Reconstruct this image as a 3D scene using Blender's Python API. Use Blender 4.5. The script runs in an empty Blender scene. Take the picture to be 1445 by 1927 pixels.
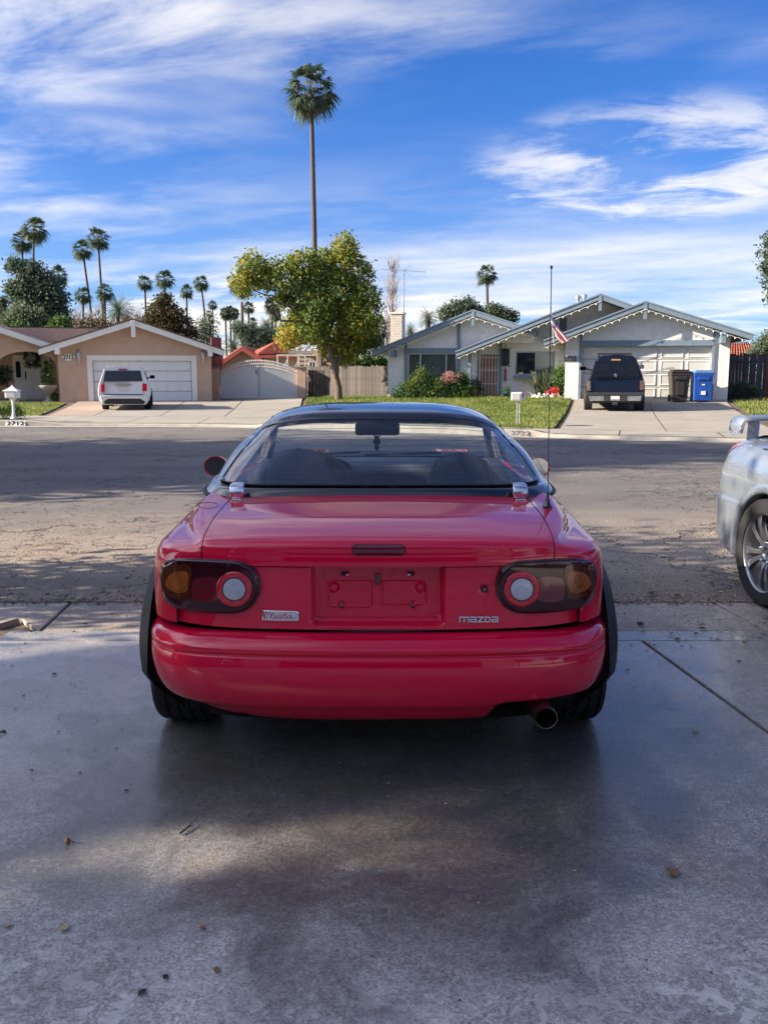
import bpy, bmesh, math, random
import numpy as np
from mathutils import Vector, Matrix, noise
from mathutils.bvhtree import BVHTree
random.seed(7); np.random.seed(7)
S = bpy.context.scene
COL = S.collection
R = math.radians
# ------------------------------------------------------------------ camera, light, exposure
FPX = 1700.0; CH = 1.4; PITCH = math.atan(263.5/FPX)
cam_d = bpy.data.cameras.new('camera'); cam = bpy.data.objects.new('camera', cam_d); COL.objects.link(cam)
cam_d.sensor_fit = 'HORIZONTAL'; cam_d.sensor_width = 36; cam_d.lens = 36*FPX/1445
cam_d.clip_start = 0.05; cam_d.clip_end = 3000
cam.location = (0, 0, CH); cam.rotation_euler = (math.pi/2-PITCH, 0, 0)
S.camera = cam
S.view_settings.view_transform = 'Standard'; S.view_settings.look = 'None'
S.view_settings.exposure = 2.42; S.view_settings.gamma = 1; S.view_settings.use_curve_mapping = False
SUN_AZ = math.atan2(-0.985, -0.14); SUN_EL = R(25)
sun_d = bpy.data.lights.new('sun', 'SUN'); sun = bpy.data.objects.new('sun', sun_d); COL.objects.link(sun)
sun_d.energy = 2.55; sun_d.angle = R(0.6); sun_d.color = (1.0, 0.87, 0.70)
sdir = Vector((math.sin(SUN_AZ)*math.cos(SUN_EL), math.cos(SUN_AZ)*math.cos(SUN_EL), math.sin(SUN_EL)))
sun.rotation_euler = sdir.to_track_quat('Z', 'Y').to_euler(); sun.location = sdir*200
W = bpy.data.worlds.new('World'); S.world = W; W.use_nodes = True
def build_world():
    nt = W.node_tree; N = nt.nodes; L = nt.links; N.clear()
    def nd(t, **k):
        n = N.new(t)
        for a, b in k.items(): setattr(n, a, b)
        return n
    def mth(op, a, b=None, c=None, clamp=False):
        n = nd('ShaderNodeMath', operation=op, use_clamp=clamp)
        for i, v in enumerate((a, b, c)):
            if v is None: continue
            if isinstance(v, (int, float)): n.inputs[i].default_value = v
            else: L.new(v, n.inputs[i])
        return n.outputs[0]
    sky = nd('ShaderNodeTexSky', sky_type='NISHITA', sun_disc=False, sun_elevation=SUN_EL, sun_rotation=SUN_AZ % (2*math.pi), air_density=1.0, dust_density=0.25, ozone_density=3.0, altitude=300)
    tc = nd('ShaderNodeTexCoord'); sp = nd('ShaderNodeSeparateXYZ'); L.new(tc.outputs['Generated'], sp.inputs[0])
    x, y, z = sp.outputs
    den = mth('ADD', mth('MAXIMUM', z, 0.0), 0.10)
    u = mth('DIVIDE', x, den); v = mth('DIVIDE', y, den)
    # streaky high cloud, drawn out along one direction
    a = R(-18)
    u2 = mth('ADD', mth('MULTIPLY', u, math.cos(a)), mth('MULTIPLY', v, math.sin(a)))
    v2 = mth('ADD', mth('MULTIPLY', u, -math.sin(a)), mth('MULTIPLY', v, math.cos(a)))
    def cloud(su, sv, off, lo, hi, scale, det, dist, rough=0.6):
        cb = nd('ShaderNodeCombineXYZ'); L.new(mth('MULTIPLY', u2, su), cb.inputs[0]); L.new(mth('MULTIPLY', v2, sv), cb.inputs[1]); cb.inputs[2].default_value = off
        n = nd('ShaderNodeTexNoise'); n.inputs['Scale'].default_value = scale; n.inputs['Detail'].default_value = det; n.inputs['Roughness'].default_value = rough; n.inputs['Distortion'].default_value = dist
        L.new(cb.outputs[0], n.inputs['Vector'])
        m = nd('ShaderNodeMapRange', interpolation_type='SMOOTHSTEP'); m.inputs['From Min'].default_value = lo; m.inputs['From Max'].default_value = hi
        L.new(n.outputs['Fac'], m.inputs['Value']); return m.outputs[0]
    c1 = cloud(.6, 1.0, CLOUD[0], .46, .66, .55, 4, .3)
    c2 = cloud(.8, 1.4, CLOUD[1], .36, .74, 1.7, 12, .35, .62)
    c3 = cloud(.5, .9, CLOUD[2], .42, .66, .5, 10, .3, .58)
    hor = nd('ShaderNodeMapRange', interpolation_type='SMOOTHSTEP'); hor.inputs['From Min'].default_value = .30; hor.inputs['From Max'].default_value = .02; L.new(z, hor.inputs['Value'])
    m = mth('MULTIPLY', mth('MULTIPLY', c1, c2), 1.0)
    m = mth('ADD', m, mth('MULTIPLY', mth('MULTIPLY', c3, .85), mth('ADD', mth('MULTIPLY', hor.outputs[0], .65), .35)))
    m = mth('ADD', m, mth('MULTIPLY', hor.outputs[0], mth('ADD', mth('MULTIPLY', c2, .46), .17)))
    # a broken bank of puffier cloud over the houses at the right
    bu = mth('DIVIDE', mth('SUBTRACT', u, .95), .75); bv = mth('DIVIDE', mth('SUBTRACT', v, 3.15), .75)
    bank = nd('ShaderNodeMapRange', interpolation_type='SMOOTHSTEP'); bank.inputs['From Min'].default_value = 1.0; bank.inputs['From Max'].default_value = .25
    L.new(mth('ADD', mth('MULTIPLY', bu, bu), mth('MULTIPLY', bv, bv)), bank.inputs['Value'])
    c5 = cloud(1.0, 1.3, 41.7, .40, .62, 2.3, 12, .5, .62)
    m = mth('ADD', mth('MULTIPLY', m, .9), mth('MULTIPLY', mth('MULTIPLY', bank.outputs[0], c5), .75))
    m = mth('MULTIPLY', m, .92, clamp=True)
    # sky gets a deeper blue, as the phone recorded it
    tint = nd('ShaderNodeMix', data_type='RGBA', blend_type='MULTIPLY'); tint.inputs['Factor'].default_value = 1
    L.new(sky.outputs[0], tint.inputs['A']); tint.inputs['B'].default_value = SKYTINT
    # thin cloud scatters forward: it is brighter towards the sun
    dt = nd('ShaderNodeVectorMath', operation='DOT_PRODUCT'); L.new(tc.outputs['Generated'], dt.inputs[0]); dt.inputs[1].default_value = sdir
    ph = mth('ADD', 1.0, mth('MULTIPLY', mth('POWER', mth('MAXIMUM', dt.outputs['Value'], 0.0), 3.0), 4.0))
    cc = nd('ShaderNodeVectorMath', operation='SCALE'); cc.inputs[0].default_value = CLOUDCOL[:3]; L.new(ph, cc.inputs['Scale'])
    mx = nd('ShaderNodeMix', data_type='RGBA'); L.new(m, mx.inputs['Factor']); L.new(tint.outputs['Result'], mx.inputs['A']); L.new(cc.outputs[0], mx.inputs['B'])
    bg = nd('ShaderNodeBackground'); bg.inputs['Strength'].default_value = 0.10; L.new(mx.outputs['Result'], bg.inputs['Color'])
    o = nd('ShaderNodeOutputWorld'); L.new(bg.outputs[0], o.inputs['Surface'])
CLOUD = (66.6, 14.2, 99.1); SKYTINT = (.082, .178, .335, 1); CLOUDCOL = (2.1, 2.05, 2.0, 1)
build_world()
# ------------------------------------------------------------------ picture coordinates -> places
CP, SP = math.cos(PITCH), math.sin(PITCH)
def ray(px, py):
    a = (px-722.5)/FPX; b = (963.5-py)/FPX
    return Vector((a, CP+SP*b, -SP+CP*b))
def at(px, py, Y):
    d = ray(px, py); t = Y/d.y; return Vector((d.x*t, Y, CH+d.z*t))
def gnd(px, py, z=0.0):
    d = ray(px, py); t = (z-CH)/d.z; return Vector((d.x*t, d.y*t, z))
# ------------------------------------------------------------------ helpers
def tag(o, label=None, cat=None, group=None, kind=None):
    if label: o['label'] = label
    if cat: o['category'] = cat
    if group: o['group'] = group
    if kind: o['kind'] = kind
    return o
def thing(name, label, cat, loc=(0, 0, 0), rz=0, group=None):
    o = bpy.data.objects.new(name, None); COL.objects.link(o); o.location = loc; o.rotation_euler = (0, 0, rz); o.empty_display_size = .2
    return tag(o, label, cat, group)
def link(name, me, parent=None, m=None):
    o = bpy.data.objects.new(name, me); COL.objects.link(o)
    if parent: o.parent = parent
    if m is not None and not me.materials: me.materials.append(m)
    return o
def copy_tree(o, parent=None):
    c = o.copy(); COL.objects.link(c)
    if parent: c.parent = parent
    for ch in list(o.children): copy_tree(ch, c)
    return c
class MB:
    def __init__(s): s.v = []; s.f = []
    def add(s, vs, fs):
        b = len(s.v); s.v += [tuple(p) for p in vs]; s.f += [tuple(b+i for i in f) for f in fs]; return s
    def box(s, c, d, rz=0, M=None):
        hx, hy, hz = d[0]/2, d[1]/2, d[2]/2
        vs = [Vector((x, y, z)) for x in (-hx, hx) for y in (-hy, hy) for z in (-hz, hz)]
        if M is not None: vs = [M @ p for p in vs]
        elif rz: m = Matrix.Rotation(rz, 3, 'Z'); vs = [m @ p for p in vs]
        c = Vector(c); vs = [p+c for p in vs]
        return s.add(vs, [(0, 1, 3, 2), (4, 6, 7, 5), (0, 4, 5, 1), (2, 3, 7, 6), (0, 2, 6, 4), (1, 5, 7, 3)])
    def b2(s, x0, x1, y0, y1, z0, z1): return s.box(((x0+x1)/2, (y0+y1)/2, (z0+z1)/2), (abs(x1-x0), abs(y1-y0), abs(z1-z0)))
    def beam(s, a, b, w, h, up=(0, 0, 1)):
        a, b = Vector(a), Vector(b); d = (b-a).normalized(); up = Vector(up); r = d.cross(up)
        if r.length < 1e-4: r = Vector((1, 0, 0))
        r.normalize(); u = r.cross(d).normalized()
        vs = []
        for p in (a, b):
            for i, j in ((-1, -1), (1, -1), (1, 1), (-1, 1)): vs.append(p+r*(w/2*i)+u*(h/2*j))
        return s.add(vs, [(3, 2, 1, 0), (4, 5, 6, 7), (0, 1, 5, 4), (1, 2, 6, 5), (2, 3, 7, 6), (3, 0, 4, 7)])
    def tube(s, pts, rad, n=8, cap=True):
        pts = [Vector(p) for p in pts]; rs = rad if isinstance(rad, (list, tuple)) else [rad]*len(pts)
        vs = []; fs = []; ref = None
        for i, p in enumerate(pts):
            d = (pts[min(i+1, len(pts)-1)]-pts[max(i-1, 0)]).normalized()
            if ref is None:
                ref = d.orthogonal().normalized()
            ref = (ref-d*ref.dot(d)).normalized(); q = d.cross(ref)
            for k in range(n):
                a = 2*math.pi*k/n; vs.append(p+(ref*math.cos(a)+q*math.sin(a))*rs[i])
        for i in range(len(pts)-1):
            for k in range(n): fs.append((i*n+k, i*n+(k+1) % n, (i+1)*n+(k+1) % n, (i+1)*n+k))
        if cap: fs.append(tuple(range(n-1, -1, -1))); fs.append(tuple((len(pts)-1)*n+k for k in range(n)))
        return s.add(vs, fs)
    def lathe(s, c, prof, n=16, axis='Z', cap=True):
        c = Vector(c); vs = []; fs = []
        for r, h in prof:
            for k in range(n):
                a = 2*math.pi*k/n; p = (r*math.cos(a), r*math.sin(a), h)
                if axis == 'X': p = (p[2], p[0], p[1])
                elif axis == 'Y': p = (p[0], p[2], p[1])
                vs.append(c+Vector(p))
        for i in range(len(prof)-1):
            for k in range(n): fs.append((i*n+k, i*n+(k+1) % n, (i+1)*n+(k+1) % n, (i+1)*n+k))
        if cap: fs.append(tuple(range(n))); fs.append(tuple((len(prof)-1)*n+k for k in range(n)))
        return s.add(vs, fs)
    def prism(s, poly, y0, y1, f=None):
        # polygon in (x,z), extruded along y from y0 to y1
        n = len(poly); vs = [Vector((p[0], y0, p[1])) for p in poly]+[Vector((p[0], y1, p[1])) for p in poly]
        if f: vs = [Vector(f(*p)) for p in vs]
        return s.add(vs, [tuple(range(n)), tuple(range(2*n-1, n-1, -1))]+[(i, i+n, (i+1) % n+n, (i+1) % n) for i in range(n)])
    def prismz(s, poly, z0, z1):
        n = len(poly); vs = [(p[0], p[1], z0) for p in poly]+[(p[0], p[1], z1) for p in poly]
        return s.add(vs, [tuple(range(n-1, -1, -1)), tuple(range(n, 2*n))]+[(i, (i+1) % n, (i+1) % n+n, i+n) for i in range(n)])
    def grid(s, P, flip=False, closeu=False):
        nr, nc = len(P), len(P[0]); b = len(s.v)
        for r in P: s.v += [tuple(p) for p in r]
        for j in range(nr-1):
            for i in range(nc if closeu else nc-1):
                k = (i+1) % nc
                f = (b+j*nc+i, b+j*nc+k, b+(j+1)*nc+k, b+(j+1)*nc+i); s.f.append(f[::-1] if flip else f)
        return s
    def mesh(s, name, smooth=False, recalc=True, weld=0):
        me = bpy.data.meshes.new(name); me.from_pydata(s.v, [], s.f)
        if recalc or weld:
            bm = bmesh.new(); bm.from_mesh(me)
            if weld: bmesh.ops.remove_doubles(bm, verts=bm.verts, dist=weld)
            if recalc: bmesh.ops.recalc_face_normals(bm, faces=bm.faces)
            bm.to_mesh(me); bm.free()
        if smooth: me.shade_smooth()
        me.update(); return me
    def build(s, name, m, parent=None, smooth=False, bevel=0, seg=2, recalc=True, angle=None, weld=0):
        me = s.mesh(name, smooth or angle is not None, recalc, weld)
        if angle is not None: me.set_sharp_from_angle(angle=R(angle))
        o = link(name, me, parent, m)
        if bevel:
            b = o.modifiers.new('bevel', 'BEVEL'); b.width = bevel; b.segments = seg; b.limit_method = 'ANGLE'; b.angle_limit = R(35)
            if hasattr(b, 'harden_normals'): b.harden_normals = False
        return o
def catmull(P, n, closed=False):
    P = [np.array(p, float) for p in P]; out = []; m = len(P)
    rng = range(m if closed else m-1)
    for i in rng:
        if closed: a, b, c, d = P[i-1], P[i], P[(i+1) % m], P[(i+2) % m]
        else:
            b, c = P[i], P[i+1]; a = P[i-1] if i > 0 else 2*b-c; d = P[i+2] if i+2 < m else 2*c-b
        for k in range(n):
            t = k/n; out.append(.5*((2*b)+(-a+c)*t+(2*a-5*b+4*c-d)*t*t+(-a+3*b-3*c+d)*t**3))
    if not closed: out.append(P[-1])
    return out
def surf(T, nu, nv):
    rows = [catmull(r, nu) for r in T]
    cols = [catmull([rows[j][i] for j in range(len(rows))], nv) for i in range(len(rows[0]))]
    return [[cols[i][j] for i in range(len(cols))] for j in range(len(cols[0]))]
# ------------------------------------------------------------------ materials
def mat(name, col, rough=.6, metal=0, coat=0, var=.12, vs=6, bump=0, bs=40, alpha=None, spec=.5, col2=None, emit=None, trans=0, croughness=.03, attr=None, dirt=0):
    m = bpy.data.materials.new(name); m.use_nodes = True; nt = m.node_tree; N = nt.nodes; L = nt.links
    p = N['Principled BSDF']; p.inputs['Roughness'].default_value = rough; p.inputs['Metallic'].default_value = metal
    p.inputs['Coat Weight'].default_value = coat; p.inputs['Coat Roughness'].default_value = croughness
    p.inputs['Specular IOR Level'].default_value = spec
    if trans: p.inputs['Transmission Weight'].default_value = trans
    tc = N.new('ShaderNodeTexCoord')
    c1 = tuple(c*(1-var) for c in col); c2 = tuple(min(1, c*(1+var)) for c in (col2 or col))
    if attr:
        at_ = N.new('ShaderNodeAttribute'); at_.attribute_name = 'tint'
        cr = N.new('ShaderNodeValToRGB'); L.new(at_.outputs['Fac'], cr.inputs[0])
        while len(cr.color_ramp.elements) < len(attr): cr.color_ramp.elements.new(.5)
        for e, (ps, c) in zip(cr.color_ramp.elements, attr): e.position = ps; e.color = (*c, 1)
        L.new(cr.outputs[0], p.inputs['Base Color'])
    else:
        n = N.new('ShaderNodeTexNoise'); n.inputs['Scale'].default_value = vs; n.inputs['Detail'].default_value = 6; n.inputs['Roughness'].default_value = .65
        L.new(tc.outputs['Object'], n.inputs['Vector'])
        cr = N.new('ShaderNodeValToRGB'); cr.color_ramp.elements[0].position = .32; cr.color_ramp.elements[1].position = .68
        cr.color_ramp.elements[0].color = (*c1, 1); cr.color_ramp.elements[1].color = (*c2, 1)
        L.new(n.outputs['Fac'], cr.inputs[0]); L.new(cr.outputs[0], p.inputs['Base Color'])
    if bump:
        n2 = N.new('ShaderNodeTexNoise'); n2.inputs['Scale'].default_value = bs; n2.inputs['Detail'].default_value = 4; L.new(tc.outputs['Object'], n2.inputs['Vector'])
        b = N.new('ShaderNodeBump'); b.inputs['Strength'].default_value = bump; b.inputs['Distance'].default_value = .02; L.new(n2.outputs['Fac'], b.inputs['Height']); L.new(b.outputs[0], p.inputs['Normal'])
    if emit: p.inputs['Emission Color'].default_value = (*emit[0], 1); p.inputs['Emission Strength'].default_value = emit[1]
    return m
def translucent(m, f=.35):
    nt = m.node_tree; N = nt.nodes; L = nt.links; p = N['Principled BSDF']; t = N.new('ShaderNodeBsdfTranslucent'); x = N.new('ShaderNodeMixShader'); x.inputs[0].default_value = f
    L.new(p.inputs['Base Color'].links[0].from_socket, t.inputs['Color']); L.new(p.outputs[0], x.inputs[1]); L.new(t.outputs[0], x.inputs[2]); L.new(x.outputs[0], N['Material Output'].inputs[0]); return m
def glass_mat(name, tint, refl=1.0, ior=1.5):
    m = bpy.data.materials.new(name); m.use_nodes = True; nt = m.node_tree; N = nt.nodes; L = nt.links; N.clear()
    t = N.new('ShaderNodeBsdfTransparent'); t.inputs[0].default_value = (*tint, 1)
    g = N.new('ShaderNodeBsdfGlossy'); g.inputs['Roughness'].default_value = .01; g.inputs['Color'].default_value = (1, 1, 1, 1)
    f = N.new('ShaderNodeLayerWeight'); f.inputs['Blend'].default_value = .5
    pw = N.new('ShaderNodeMath'); pw.operation = 'POWER'; pw.inputs[1].default_value = 5; L.new(f.outputs['Facing'], pw.inputs[0])
    mu = N.new('ShaderNodeMath'); mu.operation = 'MULTIPLY_ADD'; mu.use_clamp = True; mu.inputs[1].default_value = .9*refl; mu.inputs[2].default_value = .05*refl; L.new(pw.outputs[0], mu.inputs[0])
    mx = N.new('ShaderNodeMixShader'); L.new(mu.outputs[0], mx.inputs[0]); L.new(t.outputs[0], mx.inputs[1]); L.new(g.outputs[0], mx.inputs[2])
    o = N.new('ShaderNodeOutputMaterial'); L.new(mx.outputs[0], o.inputs[0]); return m
def text_mesh(txt, size, depth, bold=0.0):
    cu = bpy.data.curves.new('txt', 'FONT'); cu.body = txt; cu.size = size; cu.extrude = depth/2; cu.offset = bold; cu.align_x = 'CENTER'; cu.align_y = 'CENTER'; cu.resolution_u = 3
    o = bpy.data.objects.new('txt', cu); COL.objects.link(o); dg = bpy.context.evaluated_depsgraph_get()
    me = bpy.data.meshes.new_from_object(o.evaluated_get(dg)); bpy.data.objects.remove(o); return me
def text(name, txt, size, depth, m, parent, loc, rot=(math.pi/2, 0, 0), bold=0.0, sx=1):
    me = text_mesh(txt, size, depth, bold); o = link(name, me, parent, m); o.location = loc; o.rotation_euler = rot; o.scale = (sx, 1, 1); return o
# ------------------------------------------------------------------ ground materials
def node_mat(name):
    m = bpy.data.materials.new(name); m.use_nodes = True; nt = m.node_tree
    return m, nt.nodes, nt.links, nt.nodes['Principled BSDF']
class NB:
    def __init__(s, N, L): s.N, s.L = N, L; s.tc = N.new('ShaderNodeTexCoord').outputs['Object']
    def math(s, op, a, b=None, clamp=False):
        n = s.N.new('ShaderNodeMath'); n.operation = op; n.use_clamp = clamp
        for i, v in enumerate((a, b)):
            if v is None: continue
            if isinstance(v, (int, float)): n.inputs[i].default_value = v
            else: s.L.new(v, n.inputs[i])
        return n.outputs[0]
    def noise(s, sc, det=5, rough=.6, dist=0, vec=None, sx=None):
        n = s.N.new('ShaderNodeTexNoise'); n.inputs['Scale'].default_value = sc; n.inputs['Detail'].default_value = det; n.inputs['Roughness'].default_value = rough; n.inputs['Distortion'].default_value = dist
        v = vec or s.tc
        if sx:
            mp = s.N.new('ShaderNodeMapping'); mp.inputs['Scale'].default_value = sx; s.L.new(v, mp.inputs[0]); v = mp.outputs[0]
        s.L.new(v, n.inputs['Vector']); return n.outputs['Fac']
    def warp(s, amt, sc):
        n = s.N.new('ShaderNodeTexNoise'); n.inputs['Scale'].default_value = sc; n.inputs['Detail'].default_value = 5; s.L.new(s.tc, n.inputs['Vector'])
        v = s.N.new('ShaderNodeVectorMath'); v.operation = 'MULTIPLY_ADD'; v.inputs[1].default_value = (amt, amt, 0); s.L.new(n.outputs['Color'], v.inputs[0]); s.L.new(s.tc, v.inputs[2]); return v.outputs[0]
    def edges(s, sc, vec, w):
        n = s.N.new('ShaderNodeTexVoronoi'); n.feature = 'DISTANCE_TO_EDGE'; n.inputs['Scale'].default_value = sc; s.L.new(vec, n.inputs['Vector'])
        return s.rng(n.outputs['Distance'], w, 0)
    def rng(s, v, a, b, c=0, d=1):
        n = s.N.new('ShaderNodeMapRange'); n.interpolation_type = 'SMOOTHSTEP'
        for k, x in (('From Min', a), ('From Max', b), ('To Min', c), ('To Max', d)): n.inputs[k].default_value = x
        s.L.new(v, n.inputs['Value']); return n.outputs[0]
    def mix(s, f, a, b, bl='MIX'):
        n = s.N.new('ShaderNodeMix'); n.data_type = 'RGBA'; n.blend_type = bl
        for k, v in (('Factor', f), ('A', a), ('B', b)):
            if isinstance(v, tuple): n.inputs[k].default_value = (*v, 1)
            elif isinstance(v, (int, float)): n.inputs[k].default_value = v
            else: s.L.new(v, n.inputs[k])
        return n.outputs['Result']
    def sep(s):
        n = s.N.new('ShaderNodeSeparateXYZ'); s.L.new(s.tc, n.inputs[0]); return n.outputs
    def bump(s, h, st, dist=.01):
        b = s.N.new('ShaderNodeBump'); b.inputs['Strength'].default_value = st; b.inputs['Distance'].default_value = dist; s.L.new(h, b.inputs['Height']); return b.outputs[0]
def asphalt():
    m, N, L, p = node_mat('asphalt'); b = NB(N, L); x, y, z = b.sep()
    big = b.noise(.35, 4, .6, .5); mid = b.noise(1.6, 6, .65, .6); fine = b.noise(70, 4, .75); grit = b.noise(260, 2, .8)
    base = b.mix(b.rng(big, .38, .62), (.17, .16, .155), (.23, .21, .19))
    # worn band beside the near gutter, where the binder has gone and tan gravel shows
    near = b.rng(b.math('ADD', y, b.math('MULTIPLY', mid, 3.0)), 11.6, 8.2)
    base = b.mix(b.math('MULTIPLY', near, .9), base, (.43, .355, .28))
    rust = b.math('MULTIPLY', b.rng(b.noise(.9, 5, .7, 1), .53, .66), near)
    base = b.mix(b.math('MULTIPLY', rust, .55), base, (.30, .155, .095))
    # smoother darker patch and tyre bands along the street
    band = b.rng(b.noise(.5, 3, .5, .3, sx=(.12, 1.6, 1)), .45, .62)
    base = b.mix(b.math('MULTIPLY', band, .35), base, (.075, .073, .078))
    sp = b.rng(grit, .40, .68); base = b.mix(b.math('MULTIPLY', sp, .55), base, b.mix(.5, base, (.55, .47, .38)))
    base = b.mix(b.math('MULTIPLY', b.rng(fine, .55, .34), .6), base, (.035, .033, .034))
    v = b.warp(.9, 1.3); v2 = b.warp(1.8, 2.6); c1 = b.edges(.42, v2, .008); c2 = b.edges(2.1, v2, .026)
    cm = b.rng(b.noise(.33, 3, .6), .40, .53)
    cr = b.math('MAXIMUM', b.math('MULTIPLY', c1, b.rng(b.noise(.6, 3), .40, .5)), b.math('MULTIPLY', c2, cm))
    base = b.mix(b.math('MULTIPLY', cr, b.rng(b.noise(2.2, 4, .7), .35, .6, .45, 1.0)), base, (.03, .027, .026)); sa = b.rng(b.noise(48, 3, .7), .38, .62); base = b.mix(b.math('MULTIPLY', b.math('SUBTRACT', 1.0, sa), .45), base, b.mix(1.0, base, (.5, .5, .5), 'MULTIPLY')); L.new(base, p.inputs['Base Color'])
    p.inputs['Roughness'].default_value = .82; p.inputs['Specular IOR Level'].default_value = .35
    h = b.math('SUBTRACT', b.math('ADD', b.math('MULTIPLY', fine, .7), b.math('MULTIPLY', grit, .5)), b.math('MULTIPLY', cr, 1.6))
    L.new(b.bump(h, .9, .012), p.inputs['Normal']); return m
def concrete_near(name, col, wet_shade=True):
    m, N, L, p = node_mat(name); b = NB(N, L); x, y, z = b.sep()
    big = b.noise(.8, 5, .65, .6); mid = b.noise(5, 6, .7, .8); fine = b.noise(90, 4, .8); grit = b.noise(340, 2, .8)
    c = b.mix(b.rng(big, .35, .65), tuple(v*.66 for v in col), tuple(v*1.12 for v in col))
    c = b.mix(b.math('MULTIPLY', b.rng(mid, .5, .68), .4), c, tuple(v*1.3 for v in col)); c = b.mix(b.math('MULTIPLY', b.rng(b.noise(9, 6, .7, .4), .5, .36), .45), c, tuple(v*.6 for v in col))
    rust = b.rng(b.noise(1.3, 4, .6, .8), .60, .70); c = b.mix(b.math('MULTIPLY', rust, .35), c, (col[0]*.85, col[1]*.62, col[2]*.45))
    c = b.mix(b.math('MULTIPLY', b.rng(grit, .55, .75), .35), c, tuple(v*1.7 for v in col))
    c = b.mix(b.math('MULTIPLY', b.rng(fine, .47, .33), .6), c, tuple(v*.35 for v in col))
    sa = b.rng(b.noise(120, 3, .7), .40, .60); sb_ = b.rng(b.noise(46, 3, .65), .40, .60)
    c = b.mix(b.math('MULTIPLY', b.math('SUBTRACT', 1.0, sa), .85), c, b.mix(1.0, c, (.45, .45, .46), 'MULTIPLY')); c = b.mix(b.math('MULTIPLY', sb_, .65), c, b.mix(1.0, c, (1.5, 1.47, 1.42), 'MULTIPLY'))
    vp = b.N.new('ShaderNodeTexVoronoi'); vp.inputs['Scale'].default_value = 34; b.L.new(b.tc, vp.inputs['Vector']); pit = b.math('MULTIPLY', b.rng(vp.outputs['Distance'], .13, .05), b.rng(b.noise(3, 3), .50, .56)); c = b.mix(b.math('MULTIPLY', pit, .85), c, (.03, .03, .03))
    vq = b.N.new('ShaderNodeTexVoronoi'); vq.inputs['Scale'].default_value = 21; b.L.new(b.tc, vq.inputs['Vector']); wp = b.rng(vq.outputs['Distance'], .085, .03); c = b.mix(b.math('MULTIPLY', wp, .6), c, (.75, .72, .68))
    rough = b.math('ADD', .58, b.math('MULTIPLY', mid, .2))
    if wet_shade:
        # pale dried etch marks
        c = b.mix(b.math('MULTIPLY', b.rng(b.noise(2.6, 7, .72, .5), .50, .62), .5), c, tuple(v*.5 for v in col)); c = b.mix(b.math('MULTIPLY', b.rng(b.noise(38, 4, .7), .56, .66), .45), c, tuple(v*1.5 for v in col))
        et = b.math('MULTIPLY', b.rng(b.noise(17, 5, .6, 1.2), .50, .58), b.rng(b.math('ADD', y, b.math('MULTIPLY', big, 2.0)), 3.3, 2.4))
        c = b.mix(b.math('MULTIPLY', et, .7), c, tuple(v*1.5 for v in col))
        # damp concrete run to the street; patch around the car also carries painted-in shade
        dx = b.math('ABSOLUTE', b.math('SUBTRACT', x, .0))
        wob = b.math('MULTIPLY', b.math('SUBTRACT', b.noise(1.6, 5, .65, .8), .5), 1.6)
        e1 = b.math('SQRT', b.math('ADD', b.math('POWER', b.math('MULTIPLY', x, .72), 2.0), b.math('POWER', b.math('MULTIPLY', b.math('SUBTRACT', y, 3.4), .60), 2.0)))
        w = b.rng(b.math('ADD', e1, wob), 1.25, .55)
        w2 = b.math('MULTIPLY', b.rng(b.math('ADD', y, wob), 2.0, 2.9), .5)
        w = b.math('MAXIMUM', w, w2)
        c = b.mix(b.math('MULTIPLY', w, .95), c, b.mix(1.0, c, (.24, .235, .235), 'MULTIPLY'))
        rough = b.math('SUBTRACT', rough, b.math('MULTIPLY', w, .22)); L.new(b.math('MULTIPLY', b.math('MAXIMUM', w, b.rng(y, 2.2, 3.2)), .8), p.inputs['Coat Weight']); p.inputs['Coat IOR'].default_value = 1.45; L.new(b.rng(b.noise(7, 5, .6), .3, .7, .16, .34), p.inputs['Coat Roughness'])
    L.new(c, p.inputs['Base Color']); L.new(rough, p.inputs['Roughness']); p.inputs['Specular IOR Level'].default_value = .55
    L.new(b.bump(b.math('ADD', b.math('MULTIPLY', fine, .6), b.math('MULTIPLY', grit, .4)), .35, .006), p.inputs['Normal']); return m
M = {}
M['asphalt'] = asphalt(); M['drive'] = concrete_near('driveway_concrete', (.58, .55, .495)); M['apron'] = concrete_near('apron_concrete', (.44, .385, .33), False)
M['far_conc'] = mat('far_concrete', (.29, .265, .225), .85, var=.14, vs=.9, bump=.2, bs=30); M['pink_conc'] = mat('salmon_concrete', (.33, .25, .195), .85, var=.12, vs=2, bump=.2)
M['kerb'] = mat('kerb_concrete', (.34, .31, .265), .85, var=.15, vs=3, bump=.2)
M['soil'] = mat('soil', (.11, .085, .06), .95, var=.35, vs=5, bump=.6, bs=30); M['mulch'] = mat('mulch', (.13, .07, .045), .95, var=.4, vs=20, bump=.8, bs=60)
M['turf'] = mat('turf', (.10, .13, .035), .95, var=.3, vs=1.2, bump=.5, bs=60, col2=(.17, .19, .05))
M['land'] = mat('land', (.12, .11, .07), .95, var=.3, vs=.05)
GR = [(0, (.045, .085, .018)), (.4, (.10, .165, .03)), (.75, (.20, .24, .05)), (1, (.30, .27, .10))]
M['grass'] = translucent(mat('grass_blades', (1, 1, 1), .7, attr=GR), .4)
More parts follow.
